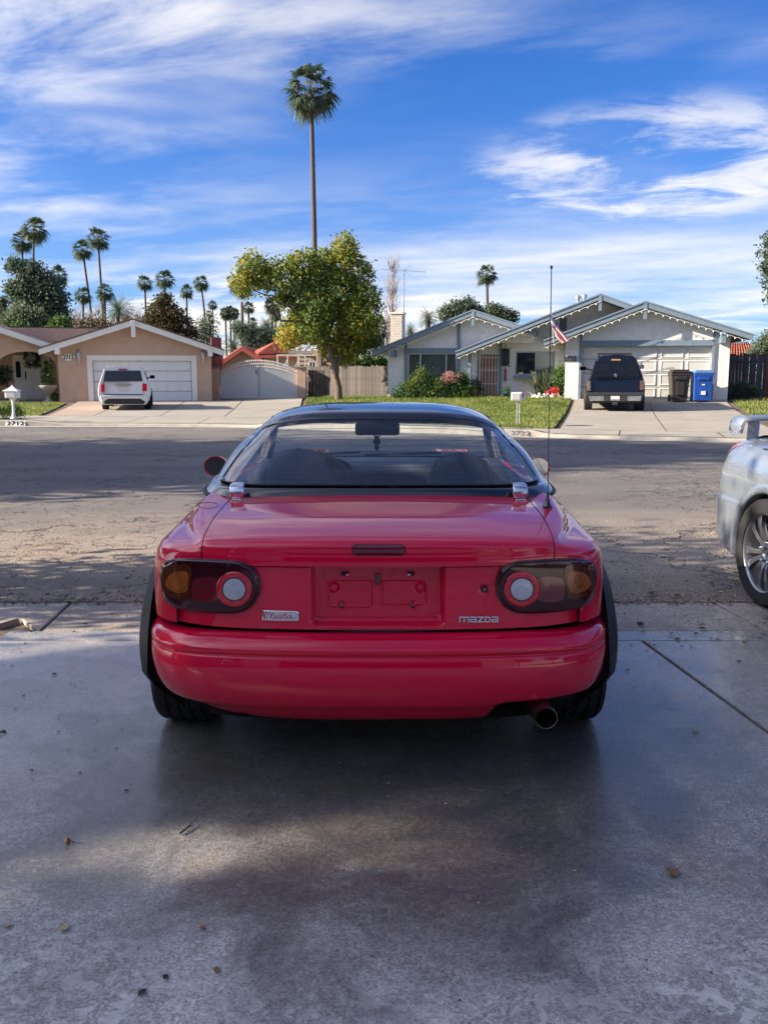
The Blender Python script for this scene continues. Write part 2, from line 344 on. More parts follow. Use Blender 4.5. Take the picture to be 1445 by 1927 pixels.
# ------------------------------------------------------------------ the far side of the street
KP = [(-70, 24.2), (-40, 24.0), (-12, 23.8), (-6, 23.7), (-3.4, 23.2), (-.5, 21.8), (2.8, 20.0), (7.1, 18.35), (14, 16.4), (25, 13.8), (45, 9.5)]
KC = catmull(KP, 10)
def yk(x): return float(np.interp(x, [p[0] for p in KC], [p[1] for p in KC]))
RZ1, RZ2 = R(13), R(-12)
def yh(x):
    l = 39.5+(x+10.5)*math.tan(RZ1); r = 34+(x-9.85)*math.tan(RZ2)
    if x < -6: return l
    if x > 1.5: return r
    t = (x+6)/7.5; return (39.5+4.5*math.tan(RZ1))*(1-t)+(34+(1.5-9.85)*math.tan(RZ2))*t
def H(x, y):
    k = yk(x); h = yh(x); t = min(1, max(0, (y-k)/(h-k))); s = min(1, max(0, (x+7)/9)); top = .15+(.39-.15)*s
    return .05+(top-.05)*t**4
def ray_H(px, py, dz=0):
    d = ray(px, py); t = 10.0
    for _ in range(4000):
        p = Vector((0, 0, CH))+d*t
        if p.y > 18 and p.z < H(p.x, p.y)+dz: return p
        t += .02
    return p
def P2(px, py): p = ray_H(px, py); return (p.x, p.y)
def resample(pts, n):
    pts = [np.array(p, float) for p in pts]; d = [0]
    for a, b in zip(pts, pts[1:]): d.append(d[-1]+np.linalg.norm(b-a))
    return [np.array([np.interp(t, d, [p[k] for p in pts]) for k in range(len(pts[0]))]) for t in np.linspace(0, d[-1], n)]
def strip(name, A, B, dz, m, nu=24, nv=24, hf=H, parent=None):
    A = resample(A, nu); B = resample(B, nu); g = []
    for j in range(nv+1):
        row = []
        for a, b in zip(A, B):
            p = a+(b-a)*j/nv; row.append((p[0], p[1], hf(p[0], p[1])+dz))
        g.append(row)
    mb = MB().grid(g); o = mb.build(name, m, parent, smooth=True); return o
def struct(name, mb, m, **k): return tag(mb.build(name, m, None, **k), kind='structure')
# wide land sheet, near yard soil, street
o = struct('ground', MB().add([(-1500, -900, -.45), (1500, -900, -.45), (1500, 2200, -.45), (-1500, 2200, -.45)], [(0, 1, 2, 3)]), M['land'])
xs = [float(v) for v in np.linspace(-70, 45, 70)]
def cl(x, off=0): return (x, yk(x)+off)
tag(strip('far_ground', [cl(x, .1) for x in xs], [(x*1.1, 130) for x in xs], -.03, M['soil'], 90, 70), kind='structure')
tag(strip('street', [(-70, 5.42), (45, 5.42)], [cl(x, .08) for x in xs], 0, M['asphalt'], 90, 20, hf=lambda x, y: 0.0), kind='structure')
tag(strip('front_yard_soil', [(-70, -30), (45, -30)], [(-70, 5.0), (45, 5.0)], -.03, M['soil'], 8, 8, hf=lambda x, y: 0.0), kind='structure')
# kerb along the far side: full height, dropping at the two driveways
def kh(x):
    def st(a, b): t = min(1, max(0, (x-a)/(b-a))); return t*t*(3-2*t)
    return .062+.09*(1-st(-9.5, -8.3))+.09*st(-3.4, -2.4)*(1-st(3.15, 3.7))+.09*st(8.6, 9.4)
kx = [-70, -50, -35, -25, -20, -16]+[float(v) for v in np.linspace(-14, 12, 105)]+[14, 18, 25, 35, 44]
rows = []
for x in kx:
    y = yk(x); h = kh(x)
    rows.append([(x, y-.03, -.02), (x, y, .0), (x, y+.02, h-.02), (x, y+.05, h), (x, y+.17, h+.004), (x, y+.175, -.05)])
struct('kerb', MB().grid(rows), M['kerb'], smooth=False)
# gutter strip on the street side of it
struct('gutter', MB().grid([[(x, yk(x)-.42, .004), (x, yk(x)-.2, .004), (x, yk(x)-.02, .005)] for x in kx]), M['kerb'])
def hw(x, y): return max(H(x, y), 0)+max(0, kh(x)-.05)*max(0, 1-(y-yk(x)-.2)/1.2)
wk = lambda x: 4.4 if x < -4 else (4.4-(x+4)/6*2.4 if x < 2 else 2.0)
far_walk = tag(bpy.data.objects.new('far_sidewalk', None), kind='structure'); COL.objects.link(far_walk)
sx = [-30, -24, -18]+[-14.4, -10.6, -8.8, -6.9, -4.9, -2.9, -.9, 1.1, 3.1, 5.0, 7.0, 9.2]+[12, 16, 20, 25]
for a, b in zip(sx, sx[1:]):
    a2, b2 = a+.012, b-.012; o1 = 1.2 if b < -9 else .165
    sl = (0, 0) if a > -9 and b < 9 else (0, 0)
    strip('slab', [cl(a2, o1), cl(b2, o1)], [(a2-.35 if a > -11 and b < -2 else a2+(.5 if a > 0 else 0), yk(a2)+wk(a2)), (b2-.35 if b > -11 and b < -2 else b2+(.5 if b > 0 else 0), yk(b2)+wk(b2))], .012, M['far_conc'], 8, 10, hf=hw, parent=far_walk)
tag(strip('mulch_bed', [cl(-30, .18), cl(-9.6, .18)], [cl(-30, 1.25), cl(-9.6, 1.25)], .03, M['mulch'], 20, 6, hf=hw), kind='structure')
def drive(name, L0, L1, R0, R1, cols, rws, m0, edge=.012, mats=None):
    e = tag(bpy.data.objects.new(name, None), kind='structure'); COL.objects.link(e)
    L0, L1, R0, R1 = map(np.array, (L0, L1, R0, R1))
    def q(u, v): return (L0*(1-u)+R0*u)*(1-v)+(L1*(1-u)+R1*u)*v
    for i in range(len(cols)-1):
        for j in range(len(rws)-1):
            u0, u1, v0, v1 = cols[i]+.002, cols[i+1]-.002, rws[j]+.002, rws[j+1]-.002
            mm = mats[i] if mats else m0
            strip('slab', [q(u0, v0), q(u1, v0)], [q(u0, v1), q(u1, v1)], .016, mm, 8, 12, parent=e)
    return e
def yw(x): return yk(x)+wk(x)
d1 = drive('left_house_driveway', (-10.45, yw(-10.4)), (-13.1, 38.95), (-2.6, yw(-2.6)), (-3.7, 41.9), [0, .19, .46, .72, 1], [0, .33, .66, 1], M['far_conc'], mats=[M['pink_conc'], M['far_conc'], M['far_conc'], M['far_conc']])
d2 = drive('right_house_driveway', (4.15, yw(4.15)), (7.25, 34.6), (8.75, yw(8.75)), (12.55, 33.5), [0, .5, 1], [0, .38, .7, 1], M['far_conc'])
def grass(name, A, B, n, hgt=.06, seed=1, dz=.0, tmean=.5, hf=H):
    rs = np.random.RandomState(seed); A = resample(A, 40); B = resample(B, 40)
    u = rs.rand(n)*38.99; v = rs.rand(n); i = u.astype(int); f = (u-i)[:, None]; A = np.array(A); B = np.array(B)
    a = A[i]*(1-f)+A[i+1]*f; b = B[i]*(1-f)+B[i+1]*f; p = a+(b-a)*v[:, None]
    z = np.array([hf(*q) for q in p])+dz
    ang = rs.rand(n)*np.pi; w = .012+.012*rs.rand(n); hh = hgt*(.5+rs.rand(n)); le = (rs.rand(n, 2)-.5)*hgt
    cl_ = np.array([noise.noise((q[0]*.9, q[1]*.9, seed)) for q in p]); t = np.clip(tmean+.45*cl_+.18*rs.randn(n), 0, 1)
    hh *= (1+.5*cl_)
    V = np.zeros((n, 3, 3)); dx = np.cos(ang)*w; dy = np.sin(ang)*w
    V[:, 0] = np.stack([p[:, 0]-dx, p[:, 1]-dy, z], 1); V[:, 1] = np.stack([p[:, 0]+dx, p[:, 1]+dy, z], 1); V[:, 2] = np.stack([p[:, 0]+le[:, 0], p[:, 1]+le[:, 1], z+hh], 1)
    return tag(fast_mesh(name, V.reshape(-1, 3), 3, M['grass'], np.repeat(t, 3)), kind='stuff')
def fast_mesh(name, V, k, m, tint=None, parent=None):
    n = len(V); me = bpy.data.meshes.new(name); nf = n//k
    me.vertices.add(n); me.vertices.foreach_set('co', V.astype(np.float32).ravel())
    me.loops.add(n); me.loops.foreach_set('vertex_index', np.arange(n, dtype=np.int32))
    me.polygons.add(nf); me.polygons.foreach_set('loop_start', np.arange(nf, dtype=np.int32)*k)
    if tint is not None:
        a = me.attributes.new('tint', 'FLOAT', 'POINT'); a.data.foreach_set('value', tint.astype(np.float32))
    me.update(); me.validate(); return link(name, me, parent, m)
lA = [(-30, yw(-30)), (-18, yw(-18)), (-10.75, yw(-10.75))]; lB = [(-26, 36.4), (-19, 37), (-13.3, 38.1)]
tag(strip('left_lawn', lA, lB, .01, M['turf'], 24, 24), kind='structure'); grass('lawn_grass', lA, lB, 30000, .05, 1, .01, .62)
mA = [(-2.3, yw(-2.3)), (.5, yw(.5)), (4.0, yw(4.0))]; mB = [(-3.6, 42.2), (1.3, 41.2), (7.15, 34.7)]
tag(strip('middle_lawn', mA, mB, .01, M['turf'], 30, 30), kind='structure'); grass('lawn_grass', mA, mB, 60000, .07, 2, .01, .60)
rA = [(8.95, yw(8.95)), (14, yw(14)), (24, yw(24))]; rB = [(12.8, 33.6), (17, 33), (26, 31)]
tag(strip('right_lawn', rA, rB, .01, M['turf'], 24, 24), kind='structure'); grass('lawn_grass', rA, rB, 40000, .07, 3, .01, .62)
# ------------------------------------------------------------------ our own driveway, apron and yard edge
dr = tag(bpy.data.objects.new('driveway', None), kind='structure'); COL.objects.link(dr)
def slab(poly, m, top=0.0, th=.1, bev=.006):
    mb = MB().prismz([(x, y) for x, y in poly], top-th, top); o = mb.build('slab', m, dr, bevel=bev, seg=2); return o
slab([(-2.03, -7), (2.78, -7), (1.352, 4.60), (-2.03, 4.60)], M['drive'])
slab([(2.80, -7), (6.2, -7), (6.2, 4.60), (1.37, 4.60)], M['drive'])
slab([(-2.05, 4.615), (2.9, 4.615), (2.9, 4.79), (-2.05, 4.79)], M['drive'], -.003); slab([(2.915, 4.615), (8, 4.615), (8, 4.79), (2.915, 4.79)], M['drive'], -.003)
slab([(-1.88, 4.80), (2.10, 4.80), (2.02, 5.46), (-1.93, 5.46)], M['apron'], -.006, bev=.012); slab([(2.12, 4.80), (8, 4.80), (8, 5.46), (2.04, 5.46)], M['apron'], -.006, bev=.012)
slab([(-12, 5.06), (-2.10, 5.06), (-1.895, 4.80), (-1.945, 5.46), (-12, 5.46)], M['apron'], -.006, bev=.008)
mb = MB(); mb.prismz([(-12, 4.90), (-2.17, 4.90), (-2.10, 5.04), (-12, 5.05)], -.1, .002); struct('near_kerb', mb, M['kerb'], bevel=.004)
grass('weeds', [(-4, 4.3), (-2.25, 4.35)], [(-4, 4.80), (-2.35, 4.78)], 900, .05, 9, -.02, .55, hf=lambda x, y: 0.0)
# gravel and grit along the broken edge of the asphalt
def grit(name, n, xr, yr, s0, s1, m, seed, ed=1.0, z=.0):
    rs = np.random.RandomState(seed); V = []
    base = np.array([(1, 0, 0), (0, 1, 0), (-1, 0, 0), (0, -1, 0), (0, 0, 1)], float); F = [(0, 1, 4), (1, 2, 4), (2, 3, 4), (3, 0, 4)]
    for _ in range(n):
        x = rs.uniform(*xr); y = yr[0]+(yr[1]-yr[0])*rs.rand()**ed; s = rs.uniform(s0, s1)
        b = base*s*(.6+.8*rs.rand(5, 1))*(1, 1, .7); a = rs.rand()*6.3; c, si = math.cos(a), math.sin(a)
        b = np.stack([b[:, 0]*c-b[:, 1]*si+x, b[:, 0]*si+b[:, 1]*c+y, b[:, 2]+z], 1)
        for f in F: V += [b[i] for i in f]
    V = np.array(V); return tag(fast_mesh(name, V, 3, m, np.repeat(rs.rand(n), 12)), kind='stuff')
M['grit'] = mat('gravel', (1, 1, 1), .85, attr=[(0, (.06, .055, .05)), (.4, (.17, .145, .12)), (.8, (.30, .23, .17)), (1, (.5, .45, .38))])
grit('loose_gravel', 7000, (-4.5, 5.5), (5.35, 8.5), .004, .011, M['grit'], 5, 1.6)
grit('edge_gravel', 1500, (-4, 5), (5.38, 5.62), .006, .016, M['grit'], 6)
grit('driveway_grit', 900, (-2, 4), (1.6, 5.3), .0012, .004, M['grit'], 8)
# ------------------------------------------------------------------ foliage helpers
def leaves(name, blobs, n, size, m, parent=None, seed=1, tmean=.5, tvar=.25, clump=6, spread=.22, shell=.55, flat=0, asp=.55, bias=None, drop=0):
    """many small folded leaf quads in clumps through blobs (cx,cy,cz,rx,ry,rz)"""
    rs = np.random.RandomState(seed); B = np.array(blobs, float); w = (B[:, 3]*B[:, 4]*B[:, 5])**(2/3); w /= w.sum()
    nc = max(1, n//clump); bi = rs.choice(len(B), nc, p=w); d = rs.randn(nc, 3); d /= np.linalg.norm(d, axis=1)[:, None]
    r = shell+(1-shell)*rs.rand(nc)**.7; r = r*(1+.10*rs.randn(nc))
    c = B[bi, :3]+d*r[:, None]*B[bi, 3:6]
    ct = np.clip(tmean+tvar*rs.randn(nc)+(bias[bi] if bias is not None else 0), 0, 1)
    c = np.repeat(c, clump, 0); t = np.repeat(ct, clump)+.07*rs.randn(nc*clump); N = len(c)
    c = c+rs.randn(N, 3)*spread*(1, 1, .8)
    a = rs.randn(N, 3); a[:, 2] = a[:, 2]*(1-flat)-drop; a /= np.linalg.norm(a, axis=1)[:, None]
    b = rs.randn(N, 3); b -= a*(a*b).sum(1)[:, None]; b /= np.linalg.norm(b, axis=1)[:, None]
    s = (size*(.6+.8*rs.rand(N)))[:, None]
    V = np.stack([c-a*s, c+b*s*asp, c+a*s, c-b*s*asp], 1).reshape(-1, 3)
    return fast_mesh(name, V, 4, m, np.repeat(np.clip(t, 0, 1), 4), parent)
LEAF = {
 'camphor': [(0, (.045, .085, .028)), (.35, (.10, .155, .035)), (.62, (.22, .26, .04)), (.85, (.40, .37, .05)), (1, (.50, .23, .04))],
 'dark': [(0, (.045, .075, .055)), (.5, (.08, .125, .085)), (1, (.15, .19, .11))],
 'olive': [(0, (.055, .08, .05)), (.5, (.11, .145, .085)), (1, (.19, .22, .12))],
 'green': [(0, (.02, .06, .015)), (.5, (.06, .13, .03)), (1, (.17, .24, .05))],
 'brown': [(0, (.04, .045, .02)), (.5, (.11, .085, .035)), (1, (.20, .14, .06))],
 'pink': [(0, (.3, .10, .10)), (1, (.62, .36, .33))], 'orange': [(0, (.5, .10, .02)), (1, (.7, .25, .04))],
 'palm': [(0, (.04, .07, .045)), (.5, (.085, .125, .075)), (1, (.20, .23, .12))], 'skirt': [(0, (.07, .045, .025)), (1, (.20, .14, .08))]}  # palm greens lightened: distance haze is put into the leaf colour
LM = {k: translucent(mat('leaf_'+k, (1, 1, 1), .62, attr=v, spec=.35), .38 if k != 'skirt' else .1) for k, v in LEAF.items()}
M['bark'] = mat('bark', (.13, .095, .07), .9, var=.35, vs=12, bump=.8, bs=25); M['palm_bark'] = mat('palm_bark', (.095, .078, .065), .95, var=.3, vs=9, bump=.6, bs=20)
M['twig'] = mat('twig', (.16, .11, .085), .9, var=.25, vs=9)
def fan_crown(seed, nleaf=46, L=1.0, seg=13, lo=-.9, hi=1.35, pet=.95, blade=.85):
    rs = np.random.RandomState(seed); V = []; T = []
    for k in range(nleaf):
        az = k*2.39996+rs.rand()*.5; f = k/nleaf; el = hi-(hi-lo)*f**.75+rs.randn()*.10
        d = np.array([math.cos(az)*math.cos(el), math.sin(az)*math.cos(el), math.sin(el)]); r = np.array([-math.sin(az), math.cos(az), 0]); u = np.cross(r, d)
        pl = pet*(.8+.35*rs.rand()); bl = blade*(.8+.35*rs.rand()); tw = rs.randn()*.35; r2 = r*math.cos(tw)+u*math.sin(tw)
        c = d*pl+np.array([0, 0, -.10*pl*math.cos(el)]); w = .018
        V += [-r2*w, r2*w, c+r2*w, c-r2*w]; T += [.9]*4; t0 = np.clip(.35+.3*f*0+.25*rs.randn(), 0, 1)
        if f > .85: t0 = min(1, t0+.3)
        for s in range(seg):
            a = (s-(seg-1)/2)/(seg-1)*2.7; dd = d*math.cos(a)+r2*math.sin(a); ln = bl*(.78+.22*math.cos(a))*(.85+.3*rs.rand())
            mid = c+dd*ln*.55+np.array([0, 0, -.05*ln]); tip = c+dd*ln+np.array([0, 0, -(.28+.30*rs.rand())*ln]); sd = np.cross(dd, u); ww = ln*.075
            V += [c-sd*ww*.3, c+sd*ww*.3, mid+sd*ww, mid-sd*ww, mid-sd*ww, mid+sd*ww, tip+sd*.012, tip-sd*.012]; T += [np.clip(t0+.1*rs.randn(), 0, 1)]*8
    return np.array(V)*L, np.array(T)
def feather_crown(seed, n=44, L=2.6, lo=-.55, hi=1.4, nl=20):
    rs = np.random.RandomState(seed); V = []; T = []
    for k in range(n):
        az = k*2.39996+rs.rand()*.4; f = k/n; el = hi-(hi-lo)*f**.8; ln = L*(.8+.3*rs.rand()); pts = []
        for i in range(nl+1):
            s = i/nl; e = el-1.25*s*s*(.7+.3*f); pts.append((math.cos(e), math.sin(e)))
        x = z = 0; P = [np.array([0., 0, 0])]
        for i in range(nl):
            x += pts[i][0]*ln/nl; z += pts[i][1]*ln/nl; P.append(np.array([math.cos(az)*x, math.sin(az)*x, z]))
        r = np.array([-math.sin(az), math.cos(az), 0]); t0 = np.clip(.4+.25*rs.randn(), 0, 1)
        for i in range(1, nl):
            ll = L*.20*math.sin(math.pi*min(1, (i+2)/(nl+2)))**.6
            for sg in (-1, 1):
                dd = r*sg*.85+(P[i+1]-P[i])/np.linalg.norm(P[i+1]-P[i])*.5+np.array([0, 0, -.25]); q = (P[i+1]-P[i])*.28
                V += [P[i]-q, P[i]+q, P[i]+dd*ll+q*.2, P[i]+dd*ll-q*.2]; T += [t0]*4
            V += [P[i-1]-r*.015, P[i-1]+r*.015, P[i]+r*.015, P[i]-r*.015]; T += [.8]*4
    return np.array(V), np.array(T)
def skirt(seed, n=70):
    rs = np.random.RandomState(seed); V = []; T = []
    for k in range(n):
        az = rs.rand()*6.28; r = .16+.12*rs.rand(); ln = .45+.7*rs.rand(); z0 = -.05-.75*rs.rand(); d = np.array([math.cos(az), math.sin(az), 0]); s = np.array([-d[1], d[0], 0])*.05
        a = d*.12+np.array([0, 0, z0]); b = d*(r+.12)+np.array([0, 0, z0-.15]); c = d*r*.9+np.array([0, 0, z0-ln])
        V += [a-s, a+s, b+s, b-s, b-s, b+s, c+s*.4, c-s*.4]; T += [rs.rand()]*8
    return np.array(V), np.array(T)
FANS = []
for sd in range(5):
    V, T = fan_crown(sd+3); o = fast_mesh('fronds', V, 4, LM['palm'], T); FANS.append(o.data); bpy.data.objects.remove(o)
BALLS = []
for sd in range(2):
    V, T = fan_crown(sd+30, 60, seg=13, lo=-1.15, hi=1.4, pet=.75, blade=.95); o = fast_mesh('fronds', V, 4, LM['palm'], T); BALLS.append(o.data); bpy.data.objects.remove(o)
V, T = skirt(4); o = fast_mesh('dead_fronds', V, 4, LM['skirt'], T); SKIRT = o.data; bpy.data.objects.remove(o)
V, T = feather_crown(5); o = fast_mesh('fronds', V, 4, LM['palm'], T); FEATH = o.data; bpy.data.objects.remove(o)
def palm(px, py, wpx, Y, bx, label, kind='fan', base_z=0.0, sk=1, tr=.17, seed=0, group='palm trees on the skyline', by=690):
    top = at(px, py, Y); s = (wpx/FPX*(top-Vector((0, 0, CH))).length)/3.3
    b = at(bx, by, Y); root = thing('palm_tree', label, 'palm tree', (b.x, Y, base_z), 0, group)
    t = top-Vector((b.x, Y, base_z)); h = t.z
    pts = [(t.x*(f**1.3), 0, h*f) for f in (0, .15, .35, .55, .75, .9, 1)]; rr = [tr*1.6, tr*1.2, tr*1.05, tr, tr*.92, tr*.85, tr*.95]
    mb = MB(); mb.tube(pts, rr, 10); mb.build('trunk', M['palm_bark'], root, smooth=True)
    me = {'fan': FANS[seed % 5], 'ball': BALLS[seed % 2], 'feather': FEATH}[kind]
    c = link('fronds', me, root); c.location = t; c.scale = (s, s, s) if kind != 'feather' else (s*.65,)*3; c.rotation_euler = (0, 0, seed*1.3)
    if sk and kind != 'feather':
        k = link('dead_fronds', SKIRT, root); k.location = t; k.scale = (s*sk,)*3; k.rotation_euler = (0, 0, seed)
    return root
def limb(mb, a, b, r0, r1, n=6, wob=.1, rs=None):
    a, b = Vector(a), Vector(b); pts = []
    for i in range(n+1):
        t = i/n; p = a.lerp(b, t); w = (b-a).length*wob*math.sin(math.pi*t)
        pts.append(p+Vector((rs.uniform(-w, w), rs.uniform(-w, w), rs.uniform(-w, w)))*.6)
    mb.tube(pts, [r0+(r1-r0)*i/n for i in range(n+1)], 7)
def px_blobs(L, Y, base, dy=1.0, depth=.8):
    out = []
    for q in L:
        p = at(q[0], q[1], Y+(q[3] if len(q) > 3 else 0)); r = q[2]*Y/FPX; out.append((p.x-base[0], p.y-base[1], p.z-base[2], r, r*depth*dy, r))
    return out
def tree(name, label, cat, base, blobs, n, size, lm, seed=1, trunk=(.2, .5), group=None, limbs=6, bias=None, **kw):
    root = thing(name, label, cat, base, 0, group); rs = random.Random(seed)
    bl = [tuple(b) for b in blobs]; mb = MB(); h = sum(b[2] for b in bl)/len(bl); fk = min(b[2]-b[5] for b in bl)
    fk = max(.3, min(h*.5, fk+.5)); cx = sum(b[0] for b in bl)/len(bl)*.3
    limb(mb, (0, 0, -.1), (cx, 0, fk), trunk[0], trunk[0]*.8, 5, .05, rs)
    for b in sorted(bl, key=lambda q: -q[3])[:limbs]: limb(mb, (cx, 0, fk-.05), b[:3], trunk[0]*.55, .02, 6, .12, rs)
    mb.build('trunk', M['bark'], root, smooth=True)
    leaves('crown', bl, n, size, LM[lm], root, seed, bias=np.array(bias) if bias else None, **kw); return root
# ------------------------------------------------------------------ house helpers
M.update(dict(
 stucco1=mat('salmon_stucco', (.56, .38, .29), .9, var=.08, vs=3, bump=.5, bs=45), stucco2=mat('white_stucco', (.72, .70, .67), .9, var=.10, vs=3, bump=1.0, bs=9),
 white=mat('white_paint', (.78, .77, .74), .5, var=.04, bump=.05), slate=mat('slate_blue_paint', (.16, .215, .27), .6, var=.10), door1=mat('garage_door_white', (.72, .74, .76), .5, var=.03, vs=2), door2=mat('garage_door_cream', (.54, .53, .49), .55, var=.04, vs=2),
 shingle=mat('brown_shingle', (.13, .095, .08), .95, var=.35, vs=3.5, bump=.8, bs=25), shingle2=mat('grey_shingle', (.14, .15, .16), .95, var=.3, vs=3, bump=.8, bs=25),
 dark=mat('dark_void', (.015, .015, .018), .8), paneglass=mat('window_glass', (.018, .024, .034), .05, spec=.5, var=.3, vs=1.5), curtain=mat('grey_blind', (.42, .46, .43), .8, var=.08), beige=mat('beige_curtain', (.48, .43, .36), .8, var=.1),
 wood=mat('weathered_wood', (.09, .078, .072), .9, var=.35, vs=7, bump=.5, bs=30), wood_dark=mat('dark_stained_wood', (.05, .055, .075), .8, var=.3, vs=4, bump=.3), wood_red=mat('red_brown_wood', (.16, .06, .04), .8, var=.25, vs=4, bump=.3), doorwood=mat('orange_brown_door', (.42, .20, .11), .55, var=.2, vs=3),
 black=mat('black_iron', (.02, .02, .022), .5, var=.2), tile=mat('red_clay_tile', (.42, .125, .075), .8, var=.3, vs=3), tilefascia=mat('red_trim', (.33, .085, .06), .7), tan=mat('tan_stucco', (.40, .33, .24), .9, var=.08), siding=mat('beige_siding', (.42, .34, .265), .75, var=.1, vs=3), metalroof=mat('pale_metal_roof', (.55, .56, .55), .4, metal=.3, var=.08),
 brick_w=mat('white_painted_brick', (.62, .58, .52), .85, var=.12, vs=6, bump=.3), brick_r=mat('red_brick', (.33, .09, .07), .85, var=.25, vs=6), galv=mat('galvanised_metal', (.45, .46, .47), .4, metal=.7, var=.1), bulb=mat('white_bulb', (.85, .85, .8), .3), redp=mat('red_flag', (.55, .03, .05), .7), bluep=mat('blue_flag', (.03, .05, .22), .7), stone=mat('white_stone', (.65, .62, .56), .8, var=.15)))
class Fr:
    def __init__(s, O, rz, zb):
        s.O = Vector((O[0], O[1], 0)); s.rz = rz; s.zb = zb; s.x = Vector((math.cos(rz), math.sin(rz), 0)); s.y = Vector((-math.sin(rz), math.cos(rz), 0))
    def __call__(s, px, py, dep=0.0):
        d = ray(px, py); o = Vector((0, 0, CH)); p0 = s.O+s.y*dep; t = (p0-o).dot(s.y)/d.dot(s.y); p = o+d*t; q = p-s.O; return q.dot(s.x), p.z-s.zb
def wall(name, root, x0, x1, z0, ztop, dep, m, opens=(), th=.2):
    xs = sorted(set([x0, x1]+[v for o in opens for v in (o[0], o[1]) if x0 < v < x1]+[k for k in getattr(ztop, 'knots', []) if x0 < k < x1])); mb = MB()
    for a, b in zip(xs, xs[1:]):
        c = (a+b)/2; iv = sorted([(o[2], o[3]) for o in opens if o[0] < c < o[1]]); lo = z0
        for p, q in iv:
            if p > lo+1e-4: mb.prism([(a, lo), (b, lo), (b, p), (a, p)], dep, dep+th)
            lo = q
        mb.prism([(a, lo), (b, lo), (b, ztop(b)), (a, ztop(a))], dep, dep+th)
    return mb.build(name, m, root, weld=1e-4)
def lin(pts):
    pts = sorted(pts); xs = [p[0] for p in pts]; zs = [p[1] for p in pts]
    def f(x): return float(np.interp(x, xs, zs))
    f.knots = xs; return f
def gable(root, F, pk, L, Rr, dep, back, mr, mf, th=.16, fh=.24, drop=.03):
    P, A, B = F(*pk, dep), F(*L, dep), F(*Rr, dep)
    mb = MB()
    for E in (A, B): mb.prism([(E[0], E[1]), (P[0], P[1]), (P[0], P[1]-th), (E[0], E[1]-th)], dep+.05, dep+back)
    mb.build('roof', mr, root)
    for E in (A, B):
        f = MB(); f.prism([(E[0], E[1]-drop), (P[0], P[1]-drop), (P[0], P[1]-fh-drop), (E[0], E[1]-fh-drop)], dep, dep+.045); f.build('fascia', mf, root)
        t = MB(); s = 1 if E[0] > P[0] else -1; t.prism([(E[0]+s*.03, E[1]+.015), (P[0], P[1]+.03), (P[0], P[1]-drop+.004), (E[0]+s*.03, E[1]-drop-.01)], dep-.03, dep+.09); t.build('roof_edge', mr if mf is M['white'] else mf, root)
    return P, A, B, lin([(A[0], A[1]-th), (P[0], P[1]-th), (B[0], B[1]-th)])
def panels(root, x0, x1, z0, z1, dep, nx, nz, m, name='garage_door'):
    d = MB(); d.b2(x0, x1, dep, dep+.05, z0, z1); door = d.build(name, m, root); w = (x1-x0)/nx; h = (z1-z0)/nz; me = None
    mb = MB(); a, b = w*.40, h*.36; pd = .014 if nx > 5 else .024
    mb.add([(-a-.04, 0, -b-.04), (a+.04, 0, -b-.04), (a+.04, 0, b+.04), (-a-.04, 0, b+.04), (-a, -pd, -b), (a, -pd, -b), (a, -pd, b), (-a, -pd, b), (-a+.05, -pd*.3, -b+.05), (a-.05, -pd*.3, -b+.05), (a-.05, -pd*.3, b-.05), (-a+.05, -pd*.3, b-.05)],
           [(0, 1, 5, 4), (1, 2, 6, 5), (2, 3, 7, 6), (3, 0, 4, 7), (4, 5, 9, 8), (5, 6, 10, 9), (6, 7, 11, 10), (7, 4, 8, 11), (8, 9, 10, 11)])
    me = mb.mesh('panel'); me.materials.append(m)
    for j in range(nz):
        for i in range(nx): o = link('panel', me, door); o.location = (x0+w*(i+.5), dep-.002, z0+h*(j+.5))
    s = MB()
    for j in range(1, nz): s.b2(x0, x1, dep-.006, dep+.01, z0+h*j-.010, z0+h*j+.010)
    s.build('section_joint', M['joint_strip'], door); return door
M['joint_strip'] = mat('grey_joint', (.25, .25, .25), .8)  # even grey strip along the door section joints
def frame(root, x0, x1, z0, z1, dep, w, m, name='frame', bottom=True, th=.05):
    mb = MB(); mb.b2(x0, x0+w, dep, dep+th, z0, z1); mb.b2(x1-w, x1, dep, dep+th, z0, z1); mb.b2(x0+w, x1-w, dep, dep+th, z1-w, z1)
    if bottom: mb.b2(x0+w, x1-w, dep, dep+th, z0, z0+w)
    return mb.build(name, m, root)
# ------------------------------------------------------------------ salmon house 2712
F1 = Fr((-10.5, 39.5), RZ1, .13)
h1 = thing('house', 'salmon stucco house with white trim, arched porch and number 2712 by its garage', 'house', (-10.5, 39.5, .13), RZ1)
Pk, A, B, zt = gable(h1, F1, (250, 600), (72, 655), (422, 658), -.55, 13, M['shingle'], M['white'])
xl, _ = F1(110, 700); xr, _ = F1(398, 700); g0 = F1(163, 668); g1 = F1(372, 752)
wall('wall', h1, xl, xr, -.1, zt, 0, M['stucco1'], [(g0[0]+.12, g1[0]-.12, -.2, g0[1]-.13)])
sw = MB(); sw.b2(xl, xl+.2, .2, 9, -.1, zt(xl)); sw.b2(xr-.2, xr, .2, 12, -.1, zt(xr)); sw.build('side_wall', M['stucco1'], h1)
frame(h1, g0[0], g1[0], -.1, g0[1], -.03, .22, M['white'], 'door_trim', False)
panels(h1, g0[0]+.22, g1[0]-.22, -.02, g0[1]-.22, .10, 8, 4, M['door1'])
bk = MB(); bk.b2(Pk[0]-.09, Pk[0]+.09, -.6, -.5, Pk[1]-.75, Pk[1]-.05); bk.build('ridge_bracket', M['white'], h1, bevel=.01)
